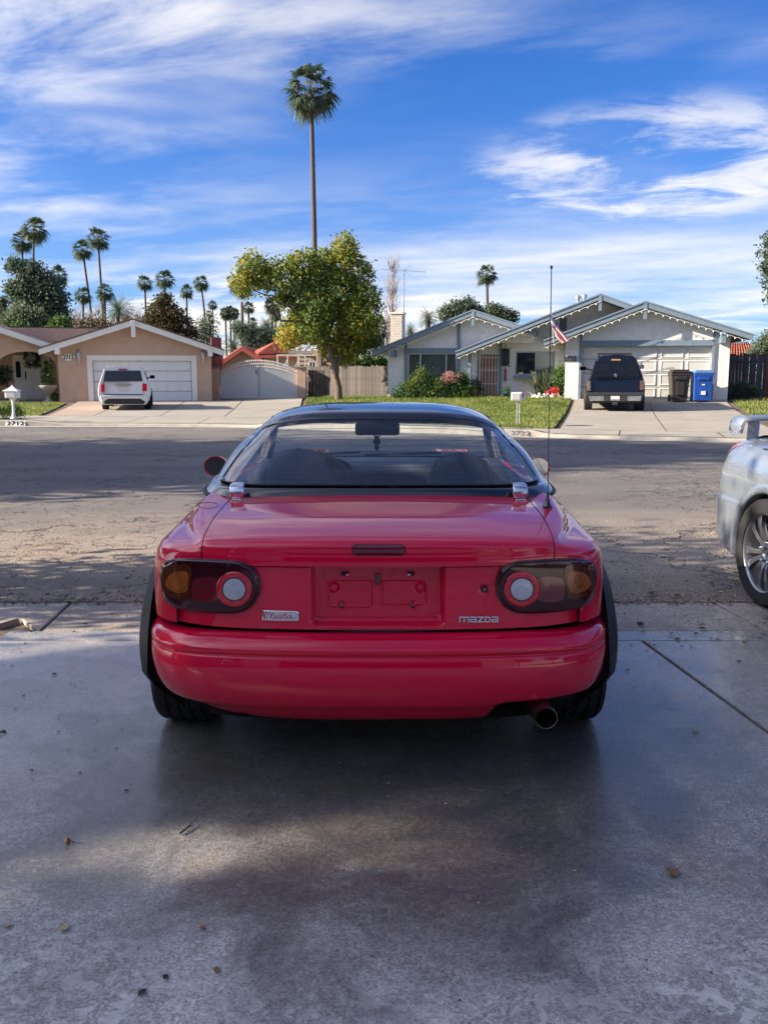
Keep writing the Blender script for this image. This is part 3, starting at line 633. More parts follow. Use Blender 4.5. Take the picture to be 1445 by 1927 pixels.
for x in (xl-.05, xr-.15):
    b = MB(); b.b2(x, x+.2, -.60, -.05, zt(x+.1)-.32, zt(x+.1)-.02); b.build('eave_bracket', M['white'], h1, bevel=.01)
for px in (148.5, 382):
    x, z = F1(px, 672); f = MB(); f.lathe((x, -.10, z), [(.012, -.38), (.03, -.3), (.05, -.1), (.09, .12), (.08, .2), (.02, .34), (.0, .36)], 8); f.beam((x, -.1, z), (x, .02, z+.02), .03, .03); o = f.build('wall_lamp', M['galv'], h1, smooth=True)
x, z = F1(129, 672); f = MB(); f.lathe((x, -.035, z), [(0, -.02), (1, -.02), (1.0, .02), (0, .02)], 28, 'Y')
pl = f.build('number_plaque', M['white'], h1); pl.scale = (1, 1, 1)
for v in pl.data.vertices: v.co.x = x+(v.co.x-x)*.265; v.co.z = z+(v.co.z-z)*.145
text('number', '2712', .26, .02, M['black'], pl, (x, -.06, z), bold=.006, sx=.85)
# arched porch wall and what stands behind it
LP = F1(-60, 594, .5); LR = F1(96, 646, .5); LL = F1(-220, 646, .5)
mb = MB()
for E in (LL, LR): mb.prism([(E[0], E[1]), (LP[0], LP[1]), (LP[0], LP[1]-.16), (E[0], E[1]-.16)], .55, 9)
mb.build('roof', M['shingle'], h1)
for E in (LL, LR): f = MB(); f.prism([(E[0], E[1]-.02), (LP[0], LP[1]-.02), (LP[0], LP[1]-.27), (E[0], E[1]-.27)], .5, .545); f.build('fascia', M['white'], h1)
za = lin([(LL[0], LL[1]-.16), (LP[0], LP[1]-.16), (LR[0], LR[1]-.16)])
ac = F1(50, 690, 1.0); at_ = F1(50, 661, 1.0); ra = F1(106, 690, 1.0)[0]-ac[0]; rb = at_[1]-ac[1]; mb = MB(); n = 26; xw0 = LL[0]+.5
prev = None
for k in range(n+1):
    a = math.pi*k/n; x = ac[0]-ra*math.cos(a); z = ac[1]+rb*math.sin(a)
    if prev: mb.prism([(prev[0], prev[1]), (x, z), (x, za(x)), (prev[0], za(prev[0]))], 1.0, 1.25)
    prev = (x, z)
mb.prism([(xw0, -.1), (ac[0]-ra, -.1), (ac[0]-ra, za(ac[0]-ra)), (xw0, za(xw0))], 1.0, 1.25)
for s in (-1,): mb.prism([(ac[0]+ra, -.1), (xl+.05, -.1), (xl+.05, za(xl)), (ac[0]+ra, za(ac[0]+ra))], 1.0, 1.25)
mb.build('arch_wall', M['stucco1'], h1, weld=1e-4)
x0, x1 = F1(-20, 700, 3.2)[0], F1(116, 700, 3.2)[0]
b = MB(); b.b2(x0-2, x1+1.2, 3.2, 3.4, -.1, 3.2); b.build('porch_wall', M['stucco1'], h1); b = MB(); b.b2(x0-2, x1+.6, 1.3, 3.3, 2.3, 2.36); b.build('porch_ceiling', M['white'], h1)
b = MB(); b.b2(x0-1, x1+.3, .7, 3.2, -.12, .02); b.build('porch_slab', M['far_conc'], h1)
e0 = F1(23, 668, 3.1); e1 = F1(98, 745, 3.1); dm = F1(43, 668, 3.1)[0]; dn = F1(82, 668, 3.1)[0]
ent = MB(); ent.b2(e0[0], e1[0], 3.10, 3.2, 0.02, e0[1]); ent = ent.build('entry_surround', M['white'], h1)
b = MB(); b.b2(dm, dn, 3.05, 3.10, .06, e0[1]-.12); dd = b.build('front_door', M['white'], h1, bevel=.01)
for zz in ((.2, .95), (1.1, 1.75)):
    for a_, b_ in ((dm+.1, (dm+dn)/2-.06), ((dm+dn)/2+.06, dn-.1)): p = MB(); p.b2(a_, b_, 3.03, 3.06, *zz); p.build('panel', M['white'], dd, bevel=.012)
b = MB(); b.b2(dm+.06, dm+.11, 2.97, 3.03, .95, 1.3); b.build('handle', M['black'], dd)
for px in (33.5, 86.5):
    x, zt_ = F1(px, 679, 3.1); _, zb_ = F1(px, 710, 3.1); p = MB(); n = 8; pts = [(x-.10, zb_), (x+.10, zb_)]+[(x+.10*math.cos(math.pi*k/n), zt_-.1+.10*math.sin(math.pi*k/n)) for k in range(n+1)]; p.prism(pts, 3.06, 3.1); p.build('sidelight_pane', M['paneglass'], h1)
# main roof behind, laid in shingle courses
zr = F1(100, 617, 9)[1]; ze = F1(100, 648, 2.4)[1]; nC = 22
for k in range(nC):
    t0, t1 = k/nC, (k+1)/nC; y0, y1 = 2.2+(9-2.2)*t0, 2.2+(9-2.2)*t1+.08; z0, z1 = ze+(zr-ze)*t0, ze+(zr-ze)*t1
    c = MB(); c.add([(LL[0]-6, y0, z0+.02), (-2, y0, z0+.02), (-2, y1, z1+.005), (LL[0]-6, y1, z1+.005), (LL[0]-6, y0, z0-.03), (-2, y0, z0-.03)], [(0, 1, 2, 3), (4, 5, 1, 0)]); c.build('shingle_course', M['shingle'], h1)
b = MB(); b.prism([(LL[0]-6, zr-.1), (-2, zr-.1), (-2, zr+.05), (LL[0]-6, zr+.05)], 8.9, 9.2); b.build('ridge_cap', M['shingle'], h1)
b = MB(); b.b2(LL[0]-6, xr-1, 9.2, 14, -.1, zr-.5); b.build('rear_wall', M['stucco1'], h1)
for px, py in ((113, 628), (102, 637), (93, 632)):
    x, z = F1(px, py, 5); b = MB(); b.tube([(x, 5, z-.5), (x, 5, z+.12)], .05, 8); b.box((x, 5, z+.13), (.16, .16, .05)); b.build('roof_vent', M['galv'], h1)
x, z = F1(407, 640, 11); b = MB(); b.b2(x-.28, x+.28, 11, 11.6, z-2.5, z+.15); b.build('chimney', M['brick_r'], h1)
# wreath, pots and plants of the porch
q = F1.O+F1.x*F1(60, 681, 2.9)[0]+F1.y*2.93; wz = F1(60, 681, 2.9)[1]+.13
wr = thing('wreath', 'dark wreath with pale flowers hanging on the white front door of the salmon house', 'wreath', (q.x, q.y, wz))
rs = np.random.RandomState(2); bl = [(.26*math.cos(a), 0, .22+.26*math.sin(a), .10, .06, .10) for a in np.linspace(0, 6.28, 14)]+[(x, 0, -.16, .09, .06, .12) for x in (-.3, -.1, .1, .3)]
leaves('greenery', bl, 1400, .035, LM['dark'], wr, 4, spread=.04, clump=3)
LM['pale'] = mat('pale_petals', (1, 1, 1), .6, attr=[(0, (.35, .36, .40)), (1, (.6, .6, .62))]); leaves('flowers', [(.1, -.08, .1, .16, .03, .2), (-.15, -.08, .15, .1, .03, .12), (0, -.08, .38, .12, .03, .08)], 130, .05, LM['pale'], wr, 5, spread=.03, clump=10)
def pot_plant(name, label, p, r, hgt, blobs, n, lm, pm, prof=None, size=.05, group=None, cat='potted plant', **kw):
    t = thing(name, label, cat, p, 0, group); b = MB(); b.lathe((0, 0, 0), prof or [(r*.7, 0), (r*.95, hgt*.8), (r*1.05, hgt), (r*.85, hgt), (r*.8, hgt*.9)], 14); b.build('pot', pm, t, smooth=True)
    leaves('foliage', blobs, n, size, LM[lm], t, int(abs(p[0]*7)) % 99, **kw); return t
q = ray_H(90, 757); q = F1.O+F1.x*F1(90, 720, .4)[0]+F1.y*.4
pot_plant('potted_plant', 'pale stone urn on a foot with a leafy shrub beside the arched porch', (q.x, q.y, .13), .3, .75, [(0, 0, 1.25, .24, .22, .42), (.02, 0, .95, .26, .22, .22), (.22, .1, .25, .16, .2, .2)], 1300, 'green', M['far_conc'], [(.24, 0), (.2, .05), (.09, .15), (.09, .3), (.25, .42), (.42, .62), (.44, .72), (.36, .72), (.3, .6)], .04, spread=.05)
q = F1.O+F1.x*F1(8, 720, 2.2)[0]+F1.y*2.2
pot_plant('potted_plant', 'dark broad-leaved plant in a pot at the left of the white front door', (q.x, q.y, .15), .25, .45, [(-.1, 0, 1.25, .42, .3, .25), (.05, 0, 1.0, .3, .25, .2), (-.35, 0, .95, .35, .3, .25)], 700, 'dark', M['far_conc'], size=.10, spread=.08)
q = gnd(27, 795, .17); q = P2(27, 796); mz = hw(*q)
mbx = thing('mailbox', 'ornate white mailbox with a curved pyramid roof above the painted 2712 kerb', 'mailbox', (q[0]-.0, q[1], mz), R(4))
mbx.scale = (.74, .74, .57)
b = MB(); b.lathe((0, 0, 0), [(.20, 0), (.20, .03), (.13, .08), (.10, .16), (.055, .24), (.075, .28), (.05, .32), (.045, .8), (.06, .84), (.045, .88), (.10, .98), (.17, 1.05)], 12); b.build('post', M['white'], mbx, smooth=True)
zb = 1.04; b = MB(); b.b2(-.20, .20, -.24, .24, zb, zb+.32); bx = b.build('box', M['white'], mbx, bevel=.012)
b = MB(); b.b2(-.15, .15, -.262, -.24, zb+.04, zb+.27); b.build('door', M['white'], mbx, bevel=.01)
b = MB(); P_ = []
for s, h in ((.27, 0), (.26, .025), (.17, .08), (.09, .15), (.03, .22), (.025, .25), (.0, .29)): P_.append([(s, s, zb+.32+h), (-s, s, zb+.32+h), (-s, -s, zb+.32+h), (s, -s, zb+.32+h)])
b.grid(P_, closeu=True); b.build('roof', M['white'], mbx)
# painted kerb numbers
def kerb_paint(px0, px1, py, txt, col, tm, size):
    a, b_ = gnd(px0, py, .07), gnd(px1, py, .07); xa = at(px0, py, yk(a.x)).x; xb = at(px1, py, yk(b_.x)).x; ya, yb = yk(xa), yk(xb); mb = MB()
    mb.add([(xa, ya-.034, .004), (xb, yb-.034, .004), (xb, yb+.013, kh(xb)-.022), (xa, ya+.013, kh(xa)-.022)], [(0, 1, 2, 3)]); o = tag(mb.build('kerb_number_panel', col), 'painted white kerb rectangle reading %s' % txt, 'kerb number')
    t = text('number', txt, size, .004, tm, o, ((xa+xb)/2, (ya+yb)/2-.018, .066), (math.pi/2-.25, 0, math.atan2(yb-ya, xb-xa)), bold=.004, sx=1.5); return o
kerb_paint(11, 48, 800, '2712', M['white'], M['black'], .155)
M['faded'] = mat('faded_paint', (.40, .38, .34), .8)
kerb_paint(964, 995, 812, '2722', M['faded'], mat('faded_black', (.17, .16, .15), .8), .14)
# ------------------------------------------------------------------ white stucco house 2722
F2 = Fr((9.85, 34), RZ2, .36)
h2 = thing('house', 'white stucco house with slate blue trim, three gables, string lights and number 2722', 'house', (9.85, 34, .36), RZ2)
G = gable(h2, F2, (1215, 567), (1024, 640), (1418, 629), -.6, 12, M['shingle2'], M['slate'], fh=.17)
xl2 = F2(1063, 700)[0]; xr2 = F2(1371, 700)[0]; o0 = F2(1094, 650); o1 = F2(1337, 752)
wall('wall', h2, xl2, xr2, -.15, G[3], 0, M['stucco2'], [(o0[0], o1[0], -.2, o0[1])])
b = MB(); b.b2(xl2, xl2+.2, .2, 9, -.1, G[3](xl2)); b.b2(xr2-.2, xr2, .2, 12, -.1, G[3](xr2)); b.build('side_wall', M['stucco2'], h2)
panels(h2, o0[0], o1[0], -.02, o0[1], .16, 5, 4, M['door2'])
bz0 = F2(1215, 651)[1]; bz1 = F2(1215, 640)[1]; b = MB(); b.b2(o0[0]-.02, o1[0]+.02, -.06, .0, bz0, bz1); b.build('header_beam', M['slate'], h2, bevel=.01)
for px in (1091, 1340.5): x = F2(px, 700)[0]; b = MB(); b.b2(x-.05, x+.05, -.05, .0, -.1, G[3](x)-.02); b.build('trim_board', M['slate'], h2)
text('number', '2722', .24, .03, M['black'], h2, (F2(1073, 675)[0], -.03, F2(1073, 675)[1]), bold=.008)
M2 = gable(h2, F2, (1130, 553), (858, 661), (1262, 600), 1.0, 11, M['shingle2'], M['slate'], fh=.17)
dep = 2.3; xm0 = F2(868, 700, dep)[0]; dz0 = F2(902, 664, dep); dz1 = F2(937, 747, dep); wz0 = F2(970, 661, dep); wz1 = F2(1043, 705, dep); xm1 = xl2+4.2
wall('wall', h2, xm0, xm1, -.15, M2[3], dep, M['stucco2'], [(dz0[0], dz1[0], 0, dz0[1]), (wz0[0], wz1[0], wz1[1], wz0[1])])
# window of the middle part
b = MB(); b.b2(wz0[0], wz1[0], dep+.14, dep+.16, wz1[1], wz0[1]); wn = b.build('window', M['paneglass'], h2); frame(wn, wz0[0], wz1[0], wz1[1], wz0[1], dep+.07, .05, M['galv']); xm = (wz0[0]+wz1[0])/2
b = MB(); b.b2(xm, xm+.05, dep+.06, dep+.12, wz1[1]+.05, wz0[1]-.05); b.build('mullion', M['galv'], wn); b = MB(); b.b2(xm+.05, wz1[0]-.05, dep+.125, dep+.135, wz1[1]+.05, wz0[1]-.05); b.build('blind', M['curtain'], wn)
b = MB(); b.b2(wz0[0]-.05, wz1[0]+.3, dep-.35, dep, wz1[1]-.14, wz1[1]-.02); b.build('window_shelf', M['slate'], h2)
# security door
b = MB(); b.b2(dz0[0], dz1[0], dep+.12, dep+.17, 0, dz0[1]); dr2 = b.build('front_door', M['doorwood'], h2); fr = frame(dr2, dz0[0], dz1[0], 0, dz0[1], dep+.0, .05, M['white'], 'security_frame')
for k in range(1, 6): x = dz0[0]+(dz1[0]-dz0[0])*k/6; b = MB(); b.b2(x-.012, x+.012, dep+.01, dep+.035, .05, dz0[1]-.05); b.build('bar', M['white'], dr2)
for zz in (.55, 1.1, 1.62): b = MB(); b.b2(dz0[0]+.05, dz1[0]-.05, dep+.036, dep+.05, zz, zz+.03); b.build('crossbar', M['white'], dr2)
for k in range(4): x = dz0[0]+(dz1[0]-dz0[0])*(k+1)/5; b = MB(); b.tube([(x+.07*math.cos(a), dep+.0, 1.15+.07*math.sin(a)) for a in np.linspace(0, 6.28, 13)], .008, 5); b.build('scroll', M['white'], dr2)
for px, p0 in ((898, 655), (941, 642)): x = F2(px, 700, dep)[0]; b = MB(); b.b2(x-.06, x+.06, dep-.08, dep, 0, M2[3](x)-.02); b.build('trim_board', M['slate'], h2)
x = F2(883.5, 700, 1.25)[0]; b = MB(); b.b2(x-.06, x+.06, 1.2, 1.32, -.1, M2[3](x)); b.build('porch_post', M['slate'], h2, bevel=.008)
b = MB(); b.b2(F2(893, 740, 1.4)[0], F2(952, 740, 1.4)[0], 1.0, dep, -.1, .07); b.build('porch_step', M['far_conc'], h2, bevel=.01)
# louvre vent
v0 = F2(1053, 598, dep-.04); v1 = F2(1066, 622, dep-.04); vt = MB(); vt.b2(v0[0], v1[0], dep-.03, dep, v1[1], v0[1]); vt = vt.build('gable_vent', M['slate'], h2)
for k in range(8):
    z = v1[1]+(v0[1]-v1[1])*(k+.5)/8; b = MB(); b.box(((v0[0]+v1[0])/2, dep-.05, z), (v1[0]-v0[0]-.03, .05, .012), M=Matrix.Rotation(.6, 3, 'X')); b.build('slat', M['slate'], vt)
# left gable
L2 = gable(h2, F2, (890, 583), (700, 661), (1010, 622), 1.35, 10, M['shingle2'], M['slate'], fh=.17)
dl = 1.85; x0 = F2(730, 700, dl)[0]; x1 = F2(896, 700, dl)[0]; w0 = F2(767, 664, dl); w1 = F2(859, 735, dl)
wall('wall', h2, x0, x1, -.15, L2[3], dl, M['stucco2'], [(w0[0], w1[0], w1[1], w0[1])]); b = MB(); b.b2(x0, x0+.2, dl+.2, 10, -.1, L2[3](x0)); b.b2(x1-.2, x1, dl+.2, 3, -.1, 2.4); b.build('side_wall', M['stucco2'], h2)
xg1 = F2(1005, 622, dl)[0]; b = MB(); b.prism([(x1, 2.2), (xg1, 2.2), (xg1, L2[3](xg1)), (x1, L2[3](x1))], dl, dl+.2); b.build('gable_infill', M['stucco2'], h2)
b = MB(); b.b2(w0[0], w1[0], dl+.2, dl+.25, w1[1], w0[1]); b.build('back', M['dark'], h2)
b = MB(); b.b2(w0[0], w1[0], dl+.09, dl+.10, w1[1], w0[1]); GM = glass_mat('clear_pane', (.75, .78, .76), 1.2); wn = b.build('window', GM, h2)
for px in (790.5, 839): x = F2(px, 700, dl)[0]; b = MB(); b.b2(x-.03, x+.03, dl+.05, dl+.12, w1[1], w0[1]); b.build('mullion', M['galv'], wn)
fr = frame(wn, w0[0], w1[0], w1[1], w0[1], dl+.04, .06, M['galv'])
for k in range(22):
    x = w0[0]+.08+(w1[0]-w0[0]-.16)*k/21; b = MB(); b.box((x, dl+.16, (w0[1]+w1[1])/2), (.10, .006, w0[1]-w1[1]-.1), rz=.5); b.build('blind', M['curtain'] if 5 < k < 17 else M['beige'], wn)
hb0 = F2(800, 664, dl)[1]; hb1 = F2(800, 655, dl)[1]; b = MB(); b.b2(F2(765, 660, dl)[0], F2(868, 660, dl)[0], dl-.06, dl, hb0, hb1); b.build('header_beam', M['slate'], h2)
for px, lo in ((763.5, -.1), (862, -.1)): x = F2(px, 700, dl)[0]; b = MB(); b.b2(x-.06, x+.06, dl-.07, dl, lo, L2[3](x)-.02); b.build('trim_board', M['slate'], h2)
for Gx, dp in ((G, -.62), (M2, .98), (L2, 1.33)):
    P_ = Gx[0]; b = MB(); b.b2(P_[0]-.06, P_[0]+.06, dp, dp+.1, P_[1]-.62, P_[1]-.03); b.build('ridge_bracket', M['slate'], h2)
for (x, z, dp) in ((G[2][0]-1.0, G[3](G[2][0]-1.0)-.45, -.6), (L2[1][0]+.85, L2[3](L2[1][0]+.85)-.4, 1.35)): b = MB(); b.b2(x-.08, x+.08, dp, dp+.6, z, z+.4); b.build('eave_bracket', M['slate'], h2)
# chimney of white painted brick
c0 = F2(735, 587, 4.2); c1 = F2(757, 640, 4.2); ch = MB(); ch.b2(c0[0]+.01, c1[0]-.01, 4.21, 4.79, c1[1]-1.2, c0[1]-.01); ch = ch.build('chimney', mat('mortar', (.42, .39, .35), .9), h2)
b = MB(); k = 0; z = c1[1]-.8
while z < c0[1]-.05:
    off = .1 if k % 2 else 0; x = c0[0]-off
    while x < c1[0]-.02:
        a_, e_ = max(x, c0[0]), min(x+.205, c1[0]); 
        if e_-a_ > .03: b.b2(a_, e_-.012, 4.195, 4.25, z, z+.058)
        x += .205
    for xx in (c0[0]-.015, c1[0]-.03): b.b2(xx, xx+.045, 4.26-off*.5, 4.5-off*.5, z, z+.058); b.b2(xx, xx+.045, 4.51-off*.5, 4.78, z, z+.058)
    z += .07; k += 1
tag(b.build('brick', M['brick_w'], ch), kind='stuff'); b = MB(); b.b2(c0[0]-.05, c1[0]+.05, 4.15, 4.85, c0[1]-.08, c0[1]); b.build('chimney_cap', M['brick_w'], ch)
for px, py, t in ((1087, 562, -.25), (1099, 560, 0)):
    x, z = F2(px, py, 3.5); b = MB(); b.tube([(x-t*.5, 3.5, z-.9), (x, 3.5, z)], .07, 8); b.lathe((x, 3.5, z), [(.12, 0), (.12, .12), (.0, .16)], 8); b.build('roof_vent', M['galv'], h2)
def world(F, x, y, z): p = F.O+F.x*x+F.y*y; return Vector((p.x, p.y, z+F.zb))
# satellite dish and television antenna
x, z = F2(707, 643, 2.6); w_ = world(F2, x, 2.6, z); sd = thing('satellite_dish', 'round dark satellite dish on the left eave of the white house', 'satellite dish', w_-Vector((0, 0, .3)))
b = MB(); b.lathe((0, 0, .32), [(.27, -.05), (.2, .02), (.1, .06), (0, .075), (0, .065), (.1, .05), (.2, .01), (.265, -.055)], 20, 'Y', cap=False); b.build('dish', mat('dark_grey_dish', (.06, .065, .075), .6), sd, smooth=True); b = MB(); b.tube([(0, .06, .3), (.05, .2, 0), (.1, .2, -.15)], .02, 6); b.build('arm', M['galv'], sd)
x, z0 = F2(760, 640, 4.6); _, z1 = F2(760, 507, 4.6); w_ = world(F2, x, 4.6, z0-.4); an = thing('tv_antenna', 'long television antenna on a thin mast above the white brick chimney', 'antenna', w_); Hh = z1-z0+.4
b = MB(); b.tube([(0, 0, 0), (0, 0, Hh+.05)], .022, 6); b.build('mast', M['galv'], an)
b = MB(); b.beam((-.98, 0, Hh+.02), (.92, -.25, Hh-.12), .022, .022); b.build('boom', M['galv'], an)
for k in range(11):
    t = k/10; xx = -.96+1.86*t; L_ = .22+.35*t; zz = Hh+.02-.14*t; yy = -.25*t; b = MB(); b.beam((xx+.04, yy-L_, zz), (xx-.04, yy+L_, zz), .008, .008); b.build('element', M['galv'], an)
for s in (-1, 1): b = MB(); b.beam((.02, 0, Hh-.02), (.32, -.05, Hh+s*.26-.03), .012, .012); b.build('element', M['galv'], an)
# string lights along the eaves
def string_lights(G, dp, label, n, side):
    P_, E = G[0], G[1 if side < 0 else 2]; base = world(F2, E[0], dp, E[1]-.25); t = thing('string_lights', label, 'string lights', base, RZ2, 'string lights along the eaves of the white house'); pts = []
    for k in range(n*4+1):
        f = k/(n*4); pts.append(((P_[0]-E[0])*f, 0, (P_[1]-E[1])*f-.02-.02*math.sin(math.pi*((k % 4)/4))))
    b = MB(); b.tube(pts, .008, 4); b.build('cable', M['white'], t)
    bm_ = MB(); bm_.lathe((0, 0, -.09), [(.0, .02), (.014, .03), (.017, .045), (.011, .07), (.008, .09)], 8); me = bm_.mesh('bulb', True); me.materials.append(M['bulb'])
    for k in range(n): o = link('bulb', me, t); o.location = pts[k*4+2]
string_lights(G, -.64, 'row of white bulbs under the left slope of the garage gable', 14, -1); string_lights(G, -.64, 'row of white bulbs under the right slope of the garage gable', 15, 1)
string_lights(M2, .96, 'row of white bulbs under the long slope above the porch', 18, -1); string_lights(L2, 1.31, 'row of white bulbs above the big left window', 14, -1); string_lights(L2, 1.31, 'row of white bulbs under the right slope of the left gable', 8, 1)
# lantern plaque by the door
x, z = F2(951, 672, 2.2); w_ = world(F2, x, 2.24, z); t = thing('wall_lantern', 'black iron lantern plaque on the stucco right of the barred door', 'lantern', w_, RZ2)
b = MB(); b.b2(-.16, .16, -.08, .06, -.3, .3); b.build('body', M['black'], t, bevel=.03); b = MB(); b.tube([(-.22, 0, .36), (0, -.02, .30), (.22, 0, .36)], .015, 6); b.tube([(0, 0, .3), (0, 0, .5)], .015, 6); b.tube([(-.2, 0, -.38), (0, -.02, -.3), (.2, 0, -.38)], .015, 6); b.tube([(0, 0, -.3), (0, 0, -.42)], .012, 6); b.build('scrollwork', M['black'], t)
b = MB(); b.beam((0, -.02, -.45), (0, -.02, -.95), .10, .02); b.build('hanging_ribbon', mat('dull_red', (.28, .08, .07), .8, var=.4, vs=12), t)
# flag on a slanting pole
x, z = F2(1042, 640, -.8); w0_ = world(F2, x, -.8, z-.1); fl = thing('flag', 'striped red and white flag drooping from a slanting pole at the garage eave', 'flag', w0_, RZ2)
x2, z2 = F2(1036.5, 573, -1.5); b = MB(); tipv = Vector((x2-x, -.7, z2-z+.1)); b.tube([(0, 0, 0), tipv], .014, 6); b.build('pole', M['white'], fl)
cv = MB(); FW = []; nu, nv = 26, 24
p00 = F2(1036, 587, -1.5); p01 = F2(1037, 612, -1.5); p10 = F2(1064, 650, -1.5); p11 = F2(1069, 643, -1.5)
def loc_(p): return np.array((p[0]-x, -.7, p[1]-z+.1))
a00, a01, a10, a11 = loc_(p00), loc_(p01), loc_(F2(1056, 646, -1.5)), loc_(F2(1072, 641, -1.5))
for j in range(nv+1):
    row = []
    for i in range(nu+1):
        u, v = i/nu, j/nv; p = (a00*(1-v)+a01*v)*(1-u)+(a11*(1-v)+a10*v)*u; p = p+np.array((.015*math.sin(6*v+9*u), .10*math.sin(v*11+u*3)*(.3+u), -.10*math.sin(math.pi*u)*.7)); row.append(p)
    FW.append(row)
cv.grid(FW); fo = cv.build('cloth', M['white'], fl, smooth=True); fo.data.materials.append(M['redp']); fo.data.materials.append(M['bluep'])
for k, pg in enumerate(fo.data.polygons):
    i, j = k % nu, k//nu; s = int(j/nv*13); pg.material_index = 2 if (i < nu*.34 and s < 7) else (1 if s % 2 == 0 else 0)
b = MB(); rs = random.Random(3)
for a in range(5):
    for c in range(4): p = FW[int((a+.6)*2.2)][int((c+.6)*2)]; b.box((p[0], p[1]-.012, p[2]), (.022, .006, .022))
tag(b.build('stars', M['white'], fl), kind='stuff')
# ------------------------------------------------------------------ bushes and small things before the white house
def bush(name, label, cat, pxb, dep, blobs, n, size, lm, seed, F=F2, stem=True, extra=None, **kw):
    """blobs in picture px (cx, cy, r[, depth shift]) on the plane at local depth dep of house frame F"""
    x, z = F(*pxb, dep); b0 = world(F, x, dep, z); b0.z = H(b0.x, b0.y)+.0; t = thing(name, label, cat, b0); bl = []
    for q in blobs:
        x_, z_ = F(q[0], q[1], dep+(q[3] if len(q) > 3 else 0)); w_ = world(F, x_, dep+(q[3] if len(q) > 3 else 0), z_)-b0; r = q[2]*b0.y/FPX; bl.append((*w_, r*1.1, r, r))
    if stem:
        s = MB(); rs = random.Random(seed)
        for v in bl: limb(s, (0, 0, -.05), (v[0]*.8, v[1]*.8, max(.05, v[2]*.8)), .03, .008, 4, .1, rs)
        s.build('stems', M['twig'], t)
    leaves('foliage', bl, n, size, LM[lm], t, seed, **kw)
    if extra:
        for nm, l2, bb, n2, s2 in extra:
            b2 = []
            for q in bb: x_, z_ = F(q[0], q[1], dep-.3); w_ = world(F, x_, dep-.3, z_)-b0; r = q[2]*b0.y/FPX; b2.append((*w_, r, r, r))
            leaves(nm, b2, n2, s2, LM[l2], t, seed+1, spread=.06, clump=4)
    return t
bush('juniper_bush', 'wide spreading juniper with yellow-green tips under the big left window', 'bush', (795, 750), .2, [(795, 735, 22), (770, 738, 18), (752, 745, 10), (820, 738, 18), (795, 716, 16), (778, 722, 14), (812, 722, 14), (792, 703, 9), (840, 744, 12), (765, 728, 10), (748, 740, 6)], 9000, .035, 'green', 11, tmean=.34, tvar=.22, spread=.12, shell=.45, extra=[('yellow_tips', 'camphor', [(792, 701, 8), (785, 715, 8), (825, 722, 9), (812, 735, 8), (770, 728, 8)], 500, .03)])
bush('flowering_bush', 'rounded bush topped with pink blossom beside the porch post', 'bush', (855, 748), .3, [(858, 722, 18), (872, 730, 15), (845, 728, 12), (868, 712, 12)], 4500, .035, 'green', 12, tmean=.28, spread=.1, extra=[('blossom', 'pink', [(845, 708, 9), (838, 714, 7), (855, 711, 8), (864, 710, 5)], 800, .035)])
bush('lily_clump', 'low clump of upright bright green strap leaves left of the porch post', 'plant', (872, 748), .2, [(872, 740, 9), (862, 742, 8), (880, 738, 7)], 1500, .055, 'green', 13, tmean=.7, asp=.2, stem=False, spread=.08)
bush('shrub', 'sparse dark shrub against the wall right of the porch post', 'bush', (893, 745), 1.9, [(894, 728, 9), (890, 718, 7), (898, 735, 8)], 900, .045, 'dark', 14, tmean=.6, spread=.1)
bush('shrub', 'tall loose green bush in the corner by the garage wall', 'bush', (1052, 745), .9, [(1052, 722, 10), (1055, 705, 9), (1050, 738, 11), (1057, 695, 6)], 3000, .045, 'green', 15, tmean=.5, spread=.1)
x, z = F2(1022, 745, 1.2); w_ = world(F2, x, 1.2, z); w_.z = H(w_.x, w_.y); t = thing('bird_of_paradise', 'clump of long grey-green blades with two orange crested flowers before the middle window', 'plant', w_)
rs = np.random.RandomState(5); V = []; T = []
for k in range(120):
    az = rs.rand()*6.28; el = .75+.8*rs.rand(); L_ = .7+.65*rs.rand(); d = np.array([math.cos(az)*math.cos(el), math.sin(az)*math.cos(el), math.sin(el)]); s = np.array([-math.sin(az), math.cos(az), 0]); o_ = np.array([rs.randn()*.18, rs.randn()*.15, 0]); w1_ = .035
    a, b_, c = o_, o_+d*L_*.6, o_+d*L_+np.array([d[0], d[1], -.6])*.12; V += [a-s*.01, a+s*.01, b_+s*w1_, b_-s*w1_, b_-s*w1_, b_+s*w1_, c+s*.006, c-s*.006]; T += [np.clip(.5+.25*rs.randn(), 0, 1)]*8
fast_mesh('blades', np.array(V), 4, LM['olive'], np.array(T), t)
for px, py in ((1007, 719), (1037, 717)):
    xx, zz = F2(px, py, 1.0); p = world(F2, xx, 1.0, zz)-w_; s = MB(); s.tube([(0, 0, 0), (p.x*.6, p.y*.5, p.z*.7), p], .012, 5); s.build('stalk', LM['olive'], t); s = MB(); [s.tube([p, p+Vector((.10*math.cos(a), -.03, .14*math.sin(a)))], [.02, .003], 5) for a in (.5, 1.0, 1.5, 2.0)]; s.build('flower', LM['orange'], t)
rs = random.Random(8)
for k in range(13):
    px = 1003+k*4.2+rs.uniform(-1, 1); x, z = F2(px, 747, .5); w_ = world(F2, x, .5+rs.uniform(-.1, .1), z); w_.z = H(w_.x, w_.y); b = MB(); b.lathe((0, 0, 0), [(.07, -.03), (.10, .04), (.07, .13), (0, .17)], 7); o = b.build('edging_stone', M['stone'], None, smooth=True); o.location = w_; o.scale = (rs.uniform(.7, 1.2), rs.uniform(.7, 1), rs.uniform(.6, 1.5)); tag(o, 'small white stone edging the flower bed by the garage wall', 'stone', 'white stones edging the flower bed')
